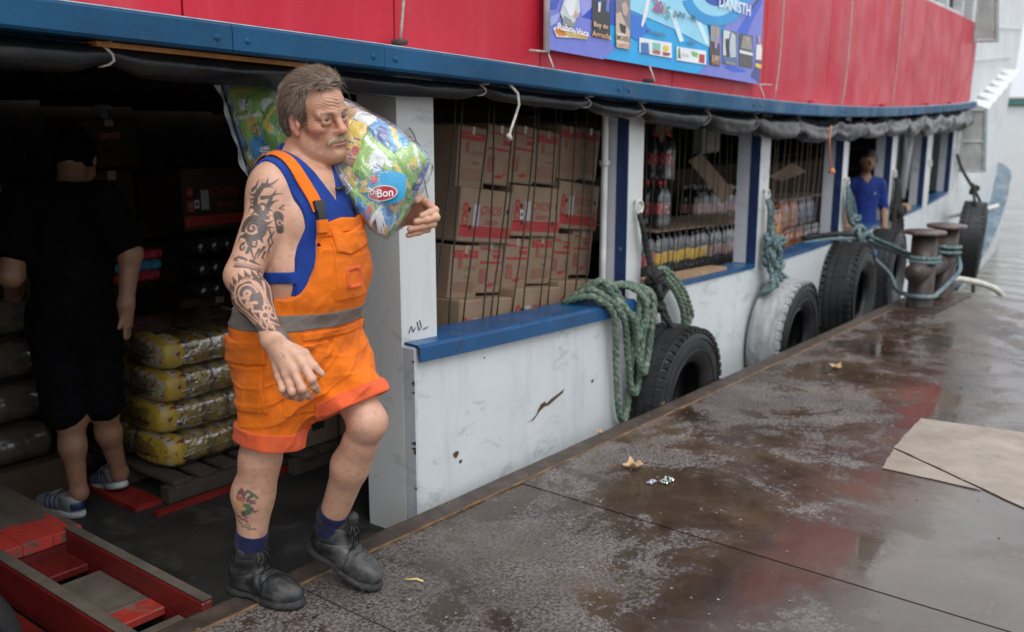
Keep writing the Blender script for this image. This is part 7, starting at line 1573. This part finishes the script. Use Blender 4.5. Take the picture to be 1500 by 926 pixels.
# ---- socks and boots
for kn, an, nm in ((knR, anR, 0), (knL, anL, 1)):
    t0 = .80 if nm == 0 else .84
    a0, a1 = lerp(kn, an, t0), an + v3(0, 0, -.05)
    def sp(P, d, a0=a0, ax=(an - kn) / np.linalg.norm(an - kn)): s = (P - a0) @ ax; return np.maximum(d + .0012 * np.sin(s * 900), -s)
    Vs, Fs = surface(Shape([(o, p, k) for o, p, k in legops[nm * 6 + 3: nm * 6 + 6]], sp, .005), .004); np_mesh('sock', toman(Vs), Fs, m_sock, man)
def boot(heel, toe, pitch, an):
    d = toe - heel; d[2] = 0; L = .295; d /= np.linalg.norm(d); cp, sp_ = math.cos(pitch), math.sin(pitch)
    X = d * cp + v3(0, 0, -sp_); Y = np.cross(v3(0, 0, 1), d); Z = np.cross(X, Y); R = np.stack([X, Y, Z])
    def b(x, y, z): return heel + X * x + Y * y + Z * z
    def E(c, r): return Ell(b(*c), r, R)
    def C(a, c, r0, r1): return Cap(b(*a), b(*c), r0, r1)
    an_l = R @ (an - heel); col_ = v3(np.clip(an_l[0], .05, .11), np.clip(an_l[1], -.02, .02), .165)
    up = [('+', E((.228, 0, .040), (.066, .050, .042)), .02), ('+', E((.17, 0, .045), (.08, .047, .045)), .03), ('+', E((.062, 0, .05), (.058, .040, .052)), .03), ('+', C((.10, 0, .075), (.20, 0, .052), .042, .034), .04), ('+', Cap(b(.065, 0, .07), b(*col_), .046, .050), .03), ('+', Cap(b(*col_) - Z * .012, b(*(col_ + v3(0, 0, .004))), .054, .053), .012), ('+', C((.115, 0, .12), (.125, 0, .195), .028, .022), .02)]
    def cut(P, d):
        q = (P - heel) @ R.T; seam = .0022 * np.exp(-((q[:, 2] - .085 - .25 * (q[:, 0] - .08)) / .0028) ** 2) * (q[:, 0] < .16) + .0026 * np.exp(-((q[:, 0] - .196 + .5 * np.abs(q[:, 1])) / .0035) ** 2) + .0022 * np.exp(-((q[:, 2] - .150) / .003) ** 2)
        cre = .0016 * np.sin(q[:, 0] * 210 + 3 * vn3(P, 30)) * np.exp(-((q[:, 0] - .165) / .025) ** 2)
        d = d + seam + cre + .0012 * vn3(P, 60)
        inner = np.linalg.norm((q - col_)[:, :2], axis=1) - .040
        return np.maximum.reduce([d, .018 - q[:, 2], -np.maximum(inner, .14 - q[:, 2])])
    V_, F__ = surface(Shape(up, cut), .0036); bo = np_mesh('boot', toman(V_), F__, m_boot, man)
    so_ = [('+', E((.222, 0, .012), (.082, .057, .03)), .02), ('+', E((.15, 0, .012), (.09, .045, .03)), .03), ('+', E((.055, 0, .012), (.068, .046, .03)), .03)]
    def scut(P, d):
        q = (P - heel) @ R.T; arch = .012 * np.exp(-((q[:, 0] - .115) / .030) ** 2); lug = .004 * (np.sin(q[:, 0] * 260) > .2) * (q[:, 2] < .008)
        return np.maximum.reduce([d + .0015 * np.exp(-((q[:, 2] - .022) / .002) ** 2), q[:, 2] - .032, arch + lug - q[:, 2]])
    V_, F__ = surface(Shape(so_, scut), .0036); np_mesh('sole', toman(V_), F__, m_sole, bo)
    mb = MB()                                                  # laces zig-zag and a loose bow
    for k in range(5):
        x = .178 - k * .014; z = .088 + k * .021
        mb.tube([b(x, -.030, z - .008), b(x + .006, 0, z + .012), b(x - .004, .030, z + .004)], .0026, 5)
    top = b(.128, 0, .185)
    for sy in (-1, 1):
        mb.tube([top, top + X * .018 + Y * sy * .022 - Z * .012, top + X * .026 + Y * sy * .034 - Z * .045, top + X * .018 + Y * sy * .020 - Z * .03, top], .0024, 5)
        mb.tube([top, top + X * .03 + Y * sy * .012 - Z * .03, top + X * .04 + Y * sy * .016 - Z * .075], .0024, 5)
    mb.v = [tuple(p) for p in toman(np.array([tuple(v) for v in mb.v]))]; o = mb.build('laces', m_black, None, True, origin=(0, 0, 0)); o.parent = bo
boot(v3(-.945, 3.075, 0.0), v3(-.69, 2.95, 0.), 0., anR)
boot(v3(-.700, 3.185, .100), v3(-.47, 3.075, .02), math.radians(20), anL)
# small black microphone clip at the neckline
P_, N_ = drape([tl(.15, .018, 1.345)], .006)
mb = MB(); mb.tube([tuple(x) for x in toman(np.array([P_[0] - l_ * .016, P_[0] + l_ * .016]))], .006, 8); o = mb.build('clip', m_black, None, True, origin=(0, 0, 0)); o.parent = man
# ---- the bag of snack packets on his shoulder
m_bagfilm = film_mat('clear_bag_film', (.85, .87, .9), gl=.30, rough=.09, haze=.085, scale=17, bs=.9, fk=1.2)
bagO = v3(-.62, 3.22, 1.40)
bag = thing('snack_bag', tuple(QUAY + bagO @ TOW), 'big clear plastic bag of colourful snack packets on the shoulder of the man in orange', 'bag')
def tobag(p): return tuple((np.asarray(p) - bagO) @ TOW)
BTOP = np.array([(-.983, 3.44, 1.670), (-.752, 3.36, 1.648), (-.522, 3.22, 1.602), (-.358, 3.12, 1.522), (-.218, 3.06, 1.417)])
BBOT = np.array([(-.893, 3.40, 1.365), (-.720, 3.31, 1.380), (-.558, 3.18, 1.384), (-.480, 3.07, 1.277), (-.382, 3.00, 1.162)])
BT_ = [pw([0, .28, .54, .77, 1.], BTOP[:, i]) for i in range(3)]; BB_ = [pw([0, .28, .54, .77, 1.], BBOT[:, i]) for i in range(3)]
def bag_frame(t):
    top = np.array([f(t) for f in BT_]); bot = np.array([f(t) for f in BB_]); e = .02; t0, t1 = max(0, t - e), min(1, t + e)
    ax = np.array([f(t1) - f(t0) for f in BT_]) + np.array([f(t1) - f(t0) for f in BB_]); ax = ax / np.linalg.norm(ax)
    c = (top + bot) / 2; wv = (top - bot) / 2; n = np.cross(ax, wv); n /= np.linalg.norm(n)
    if n[1] > 0: n = -n
    return c, wv, n, ax
def bag_thick(t): return .112 * (math.sin(math.pi * min(1, .04 + .96 * t * 1.0)) ** .5 if t < .5 else (1 - (2 * t - 1) ** 4 * .55))
mb = MB(); NT_, NA = 56, 56
def bagpt(t, k):
    t2 = t; c, wv, n, ax = bag_frame(min(t2, 1)); a = 2 * math.pi * k / NA; ca, sa = math.cos(a), math.sin(a)
    h = max(.002, bag_thick(t)) if t < 1 else bag_thick(1); wsc = 1.0
    if t > .88: u = (t - .88) / .12; cl = math.sqrt(max(0, 1 - u * u)); wsc = .62 + .38 * cl; h *= max(.10, cl)
    if t < .06: h = .004 + h * (t / .06) ** .7
    e = .75
    W_ = math.copysign(abs(ca) ** e, ca) * wsc; H_ = math.copysign(abs(sa) ** e, sa) * h
    p = c + wv * W_ * 1.02 + n * H_
    k2 = .012 * vnoise(t * 9, W_ * 3 + 7, sa * 2) + .006 * vnoise(t * 26, W_ * 7, sa * 3) + .004 * math.sin((t * 9 + W_ * 6) * 3 + 3 * vnoise(t * 5, W_ * 2))
    if t < .08: k2 *= .4; p = p + v3(0, 0, .006 * math.sin(W_ * 14))
    return p + n * k2 * (1 if sa > 0 else -1) + wv / np.linalg.norm(wv) * k2 * .4
ts = [i / NT_ for i in range(NT_ + 1)]
mb.grid(lambda t, k: tobag(bagpt(t, k)), ts, range(NA + 1)); o = mb.build('film', m_bagfilm, None, True, origin=(0, 0, 0)); o.parent = bag
# doubled seam edge and the ear at its top corner
m_seam = film_mat('bag_seam_film', (.75, .8, .85), gl=.6, rough=.2, haze=.68, scale=30)
mb = MB(); c0, w0, n0, a0 = bag_frame(0.)
def seam(u, v): return tobag(c0 + w0 * (1.06 - 2.16 * u) - a0 * (.002 + .016 * v + .006 * math.sin(u * 17) * v) + n0 * (.006 * math.sin(u * 23) * v + .003))
mb.grid(seam, [k / 40 for k in range(41)], [k / 4 for k in range(5)]); top = c0 + w0 * 1.06
mb.grid(lambda u, v: tobag(top - a0 * (.012 + .012 * math.cos(u * 6.28) * v) + w0 / .16 * .022 * (1 + math.sin(u * 6.28) * v) * .9 + n0 * .003 * v), [k / 14 for k in range(15)], [0, .5, 1])
o = mb.build('seam', m_seam, None, True, origin=(0, 0, 0)); o.parent = bag
# snack packets, each a crimped pillow with its own print
m_snack = vcol('snack_foil', .28, .35, 34, .06, coat=.25, spec=.6, scale=30, bdist=.006)
GR, LG, YE, BLu, DB, WH, RE, TN, OR = (.10, .30, .02), (.26, .48, .06), (.70, .50, .04), (.02, .30, .62), (.02, .06, .30), (.72, .74, .74), (.55, .03, .04), (.55, .36, .16), (.75, .28, .05)
def snack(c, R, w, h, th, style, seed, layer):
    mb = MB(); nu, nv = 34, 28; rn = random.Random(seed); base, second, third = style
    cx, cy, rr = rn.uniform(-.25, .25), rn.uniform(-.2, .3), rn.uniform(.28, .5); sx = rn.uniform(-.4, .4)
    vs = []; cs = []
    for s in (1, -1):
        for i in range(nu + 1):
            for j in range(nv + 1):
                x, y = 2 * i / nu - 1, 2 * j / nv - 1; k = max(0, (1 - abs(x) ** 3.2) * (1 - abs(y) ** 2.4)) ** .55
                z = s * th * k * (1 + .18 * vnoise(x * 3 + seed, y * 3, s)) + s * .0006 + .004 * vnoise(x * 5 + seed * 2, y * 5) + (.003 * math.sin(y * 40) if abs(x) > .88 else 0)
                p = np.array([x * w / 2, y * h / 2 * (1 - .06 * abs(x) ** 6 * math.sin(y * 9)), z]); vs.append(c + p @ R)
                d = math.hypot((x - cx) * 1.2, y - cy); col_ = base
                wob = .05 * vnoise(x * 6 + seed, y * 6, 9); x_, y_ = x, y; d += wob
                fine = .5 + .5 * math.sin(y * 34 + seed) ; d3 = math.hypot(x + cx * 1.3 - .35, (y + .35) * .8)
                if abs(x) > .87: col_ = WH if seed % 3 == 0 else base
                elif d3 < .20 + wob: col_ = TN if seed % 2 else RE
                elif .30 < d3 < .48 and fine > .72: col_ = DB
                elif d < rr: col_ = second
                elif y < -.45 + .3 * x + sx * .3: col_ = third
                elif abs(y - .62 + .2 * x) < .10: col_ = WH if seed % 2 else YE
                q = 1 + .18 * vnoise(x * 8 + seed, y * 8, 4); cs.append(tuple(min(.9, v * q) for v in col_))
    vs = [tuple(v) for v in (inside(np.array(vs), layer, .80 + .20 * ((seed * 7) % 11) / 10) - bagO) @ TOW]
    M_ = (nu + 1) * (nv + 1); fs = []
    for s in range(2):
        for i in range(nu):
            for j in range(nv):
                f = (s * M_ + i * (nv + 1) + j, s * M_ + (i + 1) * (nv + 1) + j, s * M_ + (i + 1) * (nv + 1) + j + 1, s * M_ + i * (nv + 1) + j + 1); fs.append(f if s == 0 else f[::-1])
    mb.v = vs; mb.f = fs; mb.c = dict(enumerate(cs)); o = mb.build('snack_packet', m_snack, None, True, origin=(0, 0, 0)); o.parent = bag; return o
WB, BW, PL = (WH, BLu, DB), (BLu, WH, DB), ((.34, .55, .12), WH, YE)
STY = [(GR, YE, LG), (LG, WH, GR), (BLu, DB, WH), (GR, WH, TN), (LG, YE, BLu), (WH, TN, GR), (DB, WH, BLu), (YE, GR, OR), WB, BW, PL]
plan = {  # (column, row): style, so that the print matches what shows through the film
 (0, 0): 8, (0, 1): 9, (0, 2): 10, (1, 0): 10, (1, 1): 4, (1, 2): 9, (2, 0): 1, (2, 1): 0, (2, 2): 3, (3, 0): 5, (3, 1): 5, (3, 2): 3, (4, 0): 5, (4, 1): 7, (4, 2): 0, (5, 0): 2, (5, 1): 1, (5, 2): 4, (6, 0): 4, (6, 1): 3, (6, 2): 2}
sd_ = 0
FRT = np.linspace(0, 1, 161); FR = [bag_frame(t) for t in FRT]; FRC, FRW, FRN, FRA = [np.array([f[k] for f in FR]) for k in range(4)]
BAGL = float(np.linalg.norm(np.diff(FRC, axis=0), axis=1).sum())
def inside(P, layer, f):                                    # keep a packet's skin within the film
    D = P[:, None, :] - FRC[None, ::4]; i = np.argmin(np.abs((D * FRA[None, ::4]).sum(2)) + .35 * np.linalg.norm(D, axis=2), axis=1) * 4
    t = FRT[i] + ((P - FRC[i]) * FRA[i]).sum(1) / BAGL
    t = .03 + .945 * (.5 + .5 * np.tanh((np.clip(t, -.2, 1.2) - .5) * 2 * 1.25) / np.tanh(1.25 * 1.0)); t = np.clip(t, .02, .975)
    F = lambda A: np.stack([np.interp(t, FRT, A[:, k]) for k in range(3)], -1)
    c, wv, n = F(FRC), F(FRW), F(FRN); r = P - c; w = (r * wv).sum(1) / (wv ** 2).sum(1); h = (r * n).sum(1)
    hm = np.array([bag_thick(x) for x in t]); ws = np.ones(len(t)); u = np.clip((t - .88) / .12, 0, 1); cl = np.sqrt(1 - u * u); ws = np.where(t > .88, .62 + .38 * cl, 1.); hm = np.where(t > .88, hm * np.maximum(.1, cl), hm); hm = np.where(t < .06, .004 + hm * (t / .06) ** .7, hm)
    w2 = np.clip(w, -.95 * ws, .95 * ws); lim = np.maximum(.002, hm * np.maximum(0, 1 - (np.abs(w2) / ws) ** 2.667) ** .375 - .006)
    hh = h if layer == 0 else -h; top = lim * f; hh = np.maximum(.0015 + .004 * (1 - f), hh); q = hh / top
    hh = np.where(q < .6, hh, top * (.6 + .4 * np.tanh((q - .6) / .4))); h2 = np.minimum(hh, top) * (1 if layer == 0 else -1)
    return c + wv * w2[:, None] + n * h2[:, None]
for layer in (0, 1):
    for ci in range(7):
        for ri in range(3):
            t = .06 + ci * .14; c, wv, n, ax = bag_frame(t); sd_ += 1; rn = random.Random(sd_ * 13); Wn = np.linalg.norm(wv); wu = wv / Wn
            rowy = (.70 - .70 * ri) * (1.0 if t < .86 else .80); hh = max(.004, bag_thick(t)); edge = 1 - .55 * abs(rowy)
            pos = c + wv * rowy + n * ((hh - .026) * edge if layer == 0 else -(hh - .03) * edge)
            th = rn.uniform(-.5, .5) + (.4 if ri == 1 else -.2); tl_ = (-.55 * rowy if layer == 0 else .5 * rowy); tx_ = rn.uniform(-.18, .18) + (.0 if ci < 6 else -.5)
            N_ = n * math.cos(tl_) - wu * math.sin(tl_) * -1; N_ = N_ * math.cos(tx_) - ax * math.sin(tx_)
            if layer: N_ = n * -1
            N_ /= np.linalg.norm(N_); X_ = ax * math.cos(th) + wu * math.sin(th); X_ = X_ - N_ * (X_ @ N_); X_ /= np.linalg.norm(X_); Y_ = np.cross(N_, X_); R = np.stack([X_, Y_, N_])
            st = STY[plan[(ci, ri)]] if layer == 0 else STY[rn.randrange(8)]
            snack(pos, R, .150 * (1 if ci else .85), .128, .026 if ci else .012, st, sd_, layer)
# the blue packet with the red oval and its white lettering near the lower right of the bag, and the little bar-code label
def decal(t, w, off, tilt, draw, name):
    c, wv, n, ax = bag_frame(t); wu = wv / np.linalg.norm(wv); p0 = c + wv * w + n * (bag_thick(t) * math.sqrt(max(.05, 1 - w * w)) + off)
    nn = n * math.cos(tilt[1]) + wu * math.sin(tilt[1]); X_ = ax * math.cos(tilt[0]) + wu * math.sin(tilt[0]); X_ = X_ - nn * (X_ @ nn); X_ /= np.linalg.norm(X_); Y_ = np.cross(nn, X_)
    if Y_ @ wu < 0: Y_ = -Y_
    def at(x, y, z=0): return tobag(p0 + X_ * x + Y_ * y + nn * (z - 3.2 * x * x - 3.2 * y * y))
    mb = MB(); draw(mb, at); o = mb.build(name, m_snack, None, True, origin=(0, 0, 0)); o.parent = bag; return o
def el(mb, at, rx, ry, z, col_, x0=0, y0=0):
    mb.add([at(x0, y0, z)] + [at(x0 + rx * math.cos(a), y0 + ry * math.sin(a), z) for a in [2 * math.pi * k / 24 for k in range(24)]], [(0, 1 + k, 1 + (k + 1) % 24) for k in range(24)], col_)
def blue(mb, at):
    n = 28; pass
    pts = []
    for k in range(n):
        a = 2 * math.pi * k / n; ca, sa = math.cos(a), math.sin(a); pts.append((math.copysign(abs(ca) ** .55, ca) * .078 * (1 + .05 * math.sin(5 * a)), math.copysign(abs(sa) ** .55, sa) * .048 * (1 + .07 * math.sin(4 * a + 1))))
    mb.add([at(0, 0, 0)] + [at(x * .5, y * .5, -.0002) for x, y in pts] + [at(x, y, -.002) for x, y in pts], [(0, 1 + k, 1 + (k + 1) % n) for k in range(n)] + [(1 + k, 1 + n + k, 1 + n + (k + 1) % n, 1 + (k + 1) % n) for k in range(n)], (.03, .32, .58))
    mb.add([at(x, y, .0016) for x, y in ((-.030, .034), (.000, .040), (-.004, .018), (-.026, .014))], [(0, 1, 2, 3)], (.55, .05, .05)); mb.add([at(x, y, .0016) for x, y in ((-.066, .024), (-.042, .032), (-.038, .014), (-.060, .006))], [(0, 1, 2, 3)], (.70, .46, .04))
decal(.88, -.22, .0, (.75, -.25), blue, 'blue_front')
def oval(mb, at): el(mb, at, .048, .0235, .0030, (.72, .70, .68)); el(mb, at, .045, .0205, .0042, (.45, .012, .02)); el(mb, at, .022, .012, .003, (.72, .52, .06), -.062, .020)
decal(.90, -.26, .002, (.75, -.25), oval, 'red_oval')
def words(mb, at):
    for s, x, y, size, b in (('Do', -.026, .005, .021, .0006), ('Bon', .010, -.001, .033, .0012)):
        V, Fc = text_mesh(s, 1., .12, 0, .02); mb.add([at(x + px * size, y + py * size, .0056) for px, py, pz in V], Fc, (.80, .78, .76))
decal(.90, -.26, .002, (.75, -.25), words, 'lettering')['kind'] = 'stuff'
def bars(mb, at):
    q = lambda x0, x1, y0, y1, z, c: mb.add([at(x0, y0, z), at(x1, y0, z), at(x1, y1, z), at(x0, y1, z)], [(0, 1, 2, 3)], c)
    q(-.028, .028, -.017, .017, .003, (.62, .64, .68))
    for k in range(9): q(-.025 + k * .0057, -.0225 + k * .0057, -.012, .004 if k % 3 else .010, .0042, (.02, .02, .03))
    q(-.014, .020, .008, .013, .0044, (.02, .02, .03))
decal(.74, -.72, .008, (-.35, -.55), bars, 'bar_code_label')['kind'] = 'stuff'
# ---- the two others aboard
def plain_skin(name, c): return simple(name, c, .5, .12, 30, .15, 200)
def small_person(root, ops, skin, h, tops):
    O = np.array(root.location); 
    def loc(V): return (np.asarray(V) @ TOW + QUAY) - O
    V_, F__ = surface(Shape(ops), h); np_mesh('body', loc(V_), F__, skin, root)
    for name, sub, off, post, m in tops:
        V_, F__ = surface(Shape(sub, post, off), h); np_mesh(name, loc(V_), F__, m, root)
m_tee = simple('black_cotton', (.004, .004, .005), .95, spec=.05, var=.3, scale=14, bump=.5, bscale=90, bdist=.01); m_jean = simple('black_shorts_cloth', (.004, .004, .005), .95, spec=.05, var=.3, scale=14, bump=.5, bscale=90, bdist=.01)
hz = lambda P: P[:, 2]
p2 = thing('person', tuple(QUAY + v3(-1.84, 4.05, -.15) @ TOW), 'person in black T-shirt and knee length shorts facing away in the dark doorway', 'person')
sR2, sL2 = v3(-1.64, 4.02, 1.20), v3(-1.985, 4.02, 1.19); hd2 = v3(-1.84, 4.22, 1.36)
hR2, hL2 = v3(-1.745, 4.05, .72), v3(-1.90, 4.05, .72)
t2 = [('+', Ell(v3(-1.82, 4.05, .74), (.165, .125, .15)), .05), ('+', Ell(v3(-1.815, 4.05, .93), (.155, .115, .17)), .06), ('+', Ell(v3(-1.812, 4.08, 1.10), (.175, .12, .16)), .06), ('+', Cap(sR2 - v3(.03, 0, 0), sL2 + v3(.03, 0, 0), .07), .05), ('+', Cap(v3(-1.82, 4.1, 1.22), hd2, .055), .04)]
arm2 = [('+', Cap(sR2, v3(-1.535, 3.97, 1.0), .056, .044), .04), ('+', Cap(v3(-1.535, 3.97, 1.0), v3(-1.555, 3.93, .80), .044, .029), .03), ('+', Cap(v3(-1.555, 3.93, .80), v3(-1.56, 3.93, .72), .034, .026), .02),
        ('+', Cap(sL2, v3(-2.0, 3.92, .92), .056, .046), .04), ('+', Cap(v3(-2.0, 3.92, .92), v3(-2.12, 4.16, .80), .046, .03), .03), ('+', Cap(v3(-2.12, 4.16, .80), v3(-2.16, 4.23, .77), .036, .03), .02)]
for k in range(4): arm2 += [('+', Cap(v3(-1.56, 3.915 + .014 * k, .72), v3(-1.562, 3.91 + .015 * k, .655 + .006 * abs(k - 1.5)), .0095, .0075), .006), ('+', Cap(v3(-2.165, 4.23 + .012 * k, .785), v3(-2.20 - .01, 4.28 + .012 * k, .75), .010, .008), .006)]
arm2 += [('+', Cap(v3(-1.56, 3.92, .77), v3(-1.575, 3.89, .71), .012, .009), .008), ('+', Cap(v3(-2.14, 4.19, .80), v3(-2.15, 4.21, .85), .012, .009), .008)]
leg2 = []
for hh_, kk_, aa_ in ((hR2, v3(-1.765, 4.12, .30), v3(-1.77, 4.24, -.04)), (hL2, v3(-1.865, 4.02, .29), v3(-1.865, 4.03, -.05))):
    leg2 += [('+', Cap(hh_, kk_, .10, .062), .05), ('+', Cap(kk_, lerp(kk_, aa_, .35) + v3(0, -.01, 0), .052, .050), .04), ('+', Cap(lerp(kk_, aa_, .35) + v3(0, -.01, 0), aa_, .050, .033), .04), ('+', Cap(aa_, aa_ + v3(-.06, .04, -.06), .036, .03), .03)]
head2 = [('+', Ell(hd2 + v3(0, .02, .03), (.076, .095, .10)), .03), ('+', Ell(hd2 + v3(-.078, .02, .0), (.01, .018, .03)), .008), ('+', Ell(hd2 + v3(.078, .02, .0), (.01, .018, .03)), .008), ('+', Ell(hd2 + v3(0, .075, -.05), (.055, .06, .06)), .03)]
sh2 = [o for o in t2[:1]] + [('+', Cap(hR2, v3(-1.765, 4.11, .34), .105, .078), .02), ('+', Cap(hL2, v3(-1.885, 4.01, .33), .105, .078), .02)]
fold2 = lambda P, d: d + .004 * vn3(P, 18) + .003 * vn3(P, 42)
small_person(p2, t2 + arm2 + leg2 + head2, plain_skin('tan_skin', (.22, .115, .07)), .006, [
    ('t_shirt', t2[:4] + [('+', Cap(sR2, lerp(sR2, v3(-1.535, 3.97, 1.0), .75), .066, .062), .04), ('+', Cap(sL2, lerp(sL2, v3(-2.0, 3.92, .92), .6), .066, .062), .04)], .012, lambda P, d: np.maximum.reduce([fold2(P, d), .66 - P[:, 2], P[:, 2] - 1.29]), m_tee),
    ('shorts', sh2, .014, lambda P, d: np.maximum.reduce([fold2(P, d), .26 - P[:, 2], P[:, 2] - .80]), m_jean),
    ('hair', head2[:1], .012, lambda P, d: np.maximum(d + .004 * vn3(P, 60), hd2[2] - .03 - P[:, 2]), m_tee)])
m_shoe = simple('pale_sneaker', (.15, .155, .165), .55, .2, 30, .2); m_shoeb = simple('sneaker_blue_stripe', (.008, .022, .07), .5); m_ssole = simple('sneaker_sole', (.34, .35, .37), .6)
def sneaker(heel, toe, pitch=0.):
    d = toe - heel; d[2] = 0; d /= np.linalg.norm(d); X = d * math.cos(pitch) + v3(0, 0, -math.sin(pitch)); Y = np.cross(v3(0, 0, 1), d); Z = np.cross(X, Y); R = np.stack([X, Y, Z]); O = np.array(p2.location)
    b = lambda x, y, z: heel + X * x + Y * y + Z * z; L = lambda V: (np.asarray(V) @ TOW + QUAY) - O
    up = [('+', Ell(b(.215, 0, .035), (.06, .044, .034), R), .02), ('+', Ell(b(.15, 0, .045), (.075, .042, .042), R), .03), ('+', Ell(b(.055, 0, .05), (.055, .038, .055), R), .03), ('+', Cap(b(.06, 0, .07), b(.07, 0, .095), .040, .042), .02)]
    V_, F__ = surface(Shape(up, lambda P, d_: np.maximum.reduce([d_, .02 - (P - heel) @ Z, ((P - heel) @ Z) - .098])), .005); so_ = np_mesh('sneaker', L(V_), F__, m_shoe, p2)
    V_, F__ = surface(Shape([('+', Ell(b(.20, 0, .014), (.085, .05, .03), R), .02), ('+', Ell(b(.065, 0, .014), (.075, .044, .03), R), .03)], lambda P, d_: np.maximum.reduce([d_, ((P - heel) @ Z) - .028, -((P - heel) @ Z)])), .005); np_mesh('sole', L(V_), F__, m_ssole, so_)
    for k in range(3):
        V_, F__ = surface(Shape(up, lambda P, d_, k=k: np.maximum.reduce([d_, np.abs(((P - heel) @ X) - .12 - .026 * k - .35 * (((P - heel) @ Z) - .05)) - .006, .03 - (P - heel) @ Z, .012 - np.abs((P - heel) @ Y), ((P - heel) @ Z) - .085]), .002), .004)
        if len(F__): np_mesh('stripe', L(V_), F__, m_shoeb, so_)
    V_, F__ = surface(Shape(up, lambda P, d_: np.maximum.reduce([d_, ((P - heel) @ X) - .03, .035 - (P - heel) @ Z, ((P - heel) @ Z) - .07]), .0025), .004); np_mesh('heel_patch', L(V_), F__, m_shoeb, so_)
    mb = MB()
    for k in range(4): mb.tube([tuple(L(b(.19 - k * .022, -.026, .070 + k * .010))), tuple(L(b(.185 - k * .022, 0, .084 + k * .008))), tuple(L(b(.19 - k * .022, .026, .070 + k * .010)))], .003, 5)
    o = mb.build('laces', m_shoe, None, True, origin=(0, 0, 0)); o.parent = so_
sneaker(v3(-1.845, 4.0, -.15), v3(-2.05, 4.10, -.15)); sneaker(v3(-1.745, 4.215, -.10), v3(-1.93, 4.37, -.15), math.radians(14))
K3 = .88; B3 = v3(3.62, 10.25, .04)
p3 = thing('person', tuple(QUAY + B3 @ TOW), 'young dark haired person in a blue V-neck T-shirt looking out of the fourth window', 'person')
def q3(a, b, z): return B3 + v3(a, b, z + .13) * K3
def C3(a, b, ra, rb=None): return Cap(a, b, ra * K3, (ra if rb is None else rb) * K3)
def E3(c, r): return Ell(c, np.array(r) * K3)
def l3(P): return (P - B3) / K3 - v3(0, 0, .13)
ops3 = [('+', E3(q3(0, 0, .98), (.092, .095, .115)), .02), ('+', E3(q3(0, -.035, .925), (.066, .07, .085)), .03), ('+', E3(q3(.002, -.115, .945), (.014, .02, .024)), .015), ('+', C3(q3(-.045, -.085, .992), q3(.045, -.085, .992), .012), .015), ('-', E3(q3(.034, -.105, .968), (.017, .018, .010)), .008), ('-', E3(q3(-.034, -.105, .968), (.017, .018, .010)), .008), ('+', C3(q3(-.02, -.098, .902), q3(.02, -.098, .902), .0085), .008), ('-', C3(q3(-.022, -.112, .901), q3(.022, -.112, .901), .002), .003), ('+', E3(q3(.094, .0, .955), (.010, .018, .028)), .01), ('+', E3(q3(-.094, .0, .955), (.010, .018, .028)), .01),
        ('+', C3(q3(0, .02, .88), q3(0, .03, .78), .05, .055), .03), ('+', E3(q3(0, .03, .58), (.175, .115, .2)), .06), ('+', E3(q3(0, .02, .28), (.15, .11, .22)), .08), ('+', E3(q3(0, .02, .05), (.16, .12, .18)), .06), ('+', C3(q3(-.16, .03, .70), q3(.16, .03, .70), .062), .05),
        ('+', C3(q3(-.19, .03, .68), q3(-.25, .02, .42), .052, .042), .04), ('+', C3(q3(.19, .03, .68), q3(.24, .02, .42), .052, .042), .04), ('+', C3(q3(-.25, .02, .42), q3(-.22, -.10, .20), .042, .03), .03), ('+', C3(q3(.24, .02, .42), q3(.22, -.10, .20), .042, .03), .03)]
for sg in (-1, 1):
    ops3 += [('+', C3(q3(sg * .22, -.10, .20), q3(sg * .21, -.13, .14), .032, .028), .02)] + [('+', C3(q3(sg * (.19 + .014 * k), -.13, .14), q3(sg * (.185 + .014 * k), -.145, .085), .010, .008), .006) for k in range(4)] + [('+', C3(q3(sg * .20, -.12, .17), q3(sg * .175, -.15, .12), .011, .009), .008)]
    ops3 += [('+', C3(q3(sg * .08, .02, .0), q3(sg * .085, .02, -.30), .085, .06), .04)]
m_tee3 = cloth_mat('blue_tshirt', (.004, .022, .17), .2, .7)
fold3 = lambda P, d: d + .004 * vn3(P, 15) + .003 * vn3(P, 36)
small_person(p3, ops3, plain_skin('brown_skin', (.24, .125, .075)), .007, [
    ('t_shirt', ops3[11:17], .012, lambda P, d: np.maximum.reduce([fold3(P, d), .06 - l3(P)[:, 2], l3(P)[:, 2] - .80, np.where(l3(P)[:, 1] < .01, l3(P)[:, 2] - .71 - 1.1 * np.abs(l3(P)[:, 0]), -1)]), m_tee3),
    ('hair', ops3[:1], .014, lambda P, d: np.maximum(d + .005 * vn3(P, 50), np.where(l3(P)[:, 1] < -.05, 1.015 - l3(P)[:, 2], .93 - l3(P)[:, 2])), simple('dark_hair', (.012, .010, .009), .5, .3, 60, .4, 120)),
    ('shorts', ops3[13:14], .016, lambda P, d: np.maximum.reduce([fold3(P, d), l3(P)[:, 2] - .07]), simple('teal_shorts', (.03, .16, .20), .8))])
em = MB(); ec = QUAY + q3(.075, -.118, .60) @ TOW; em.lathe([(0, 0), (.03, 0), (.03, .002), (0, .002)], 14, tuple(ec), Matrix.Rotation(math.radians(90), 3, 'X') @ Matrix.Scale(.35, 3, Vector((0, 1, 0)))); em.build('chest_emblem', simple('green_emblem', (.10, .38, .16), .6), p3)
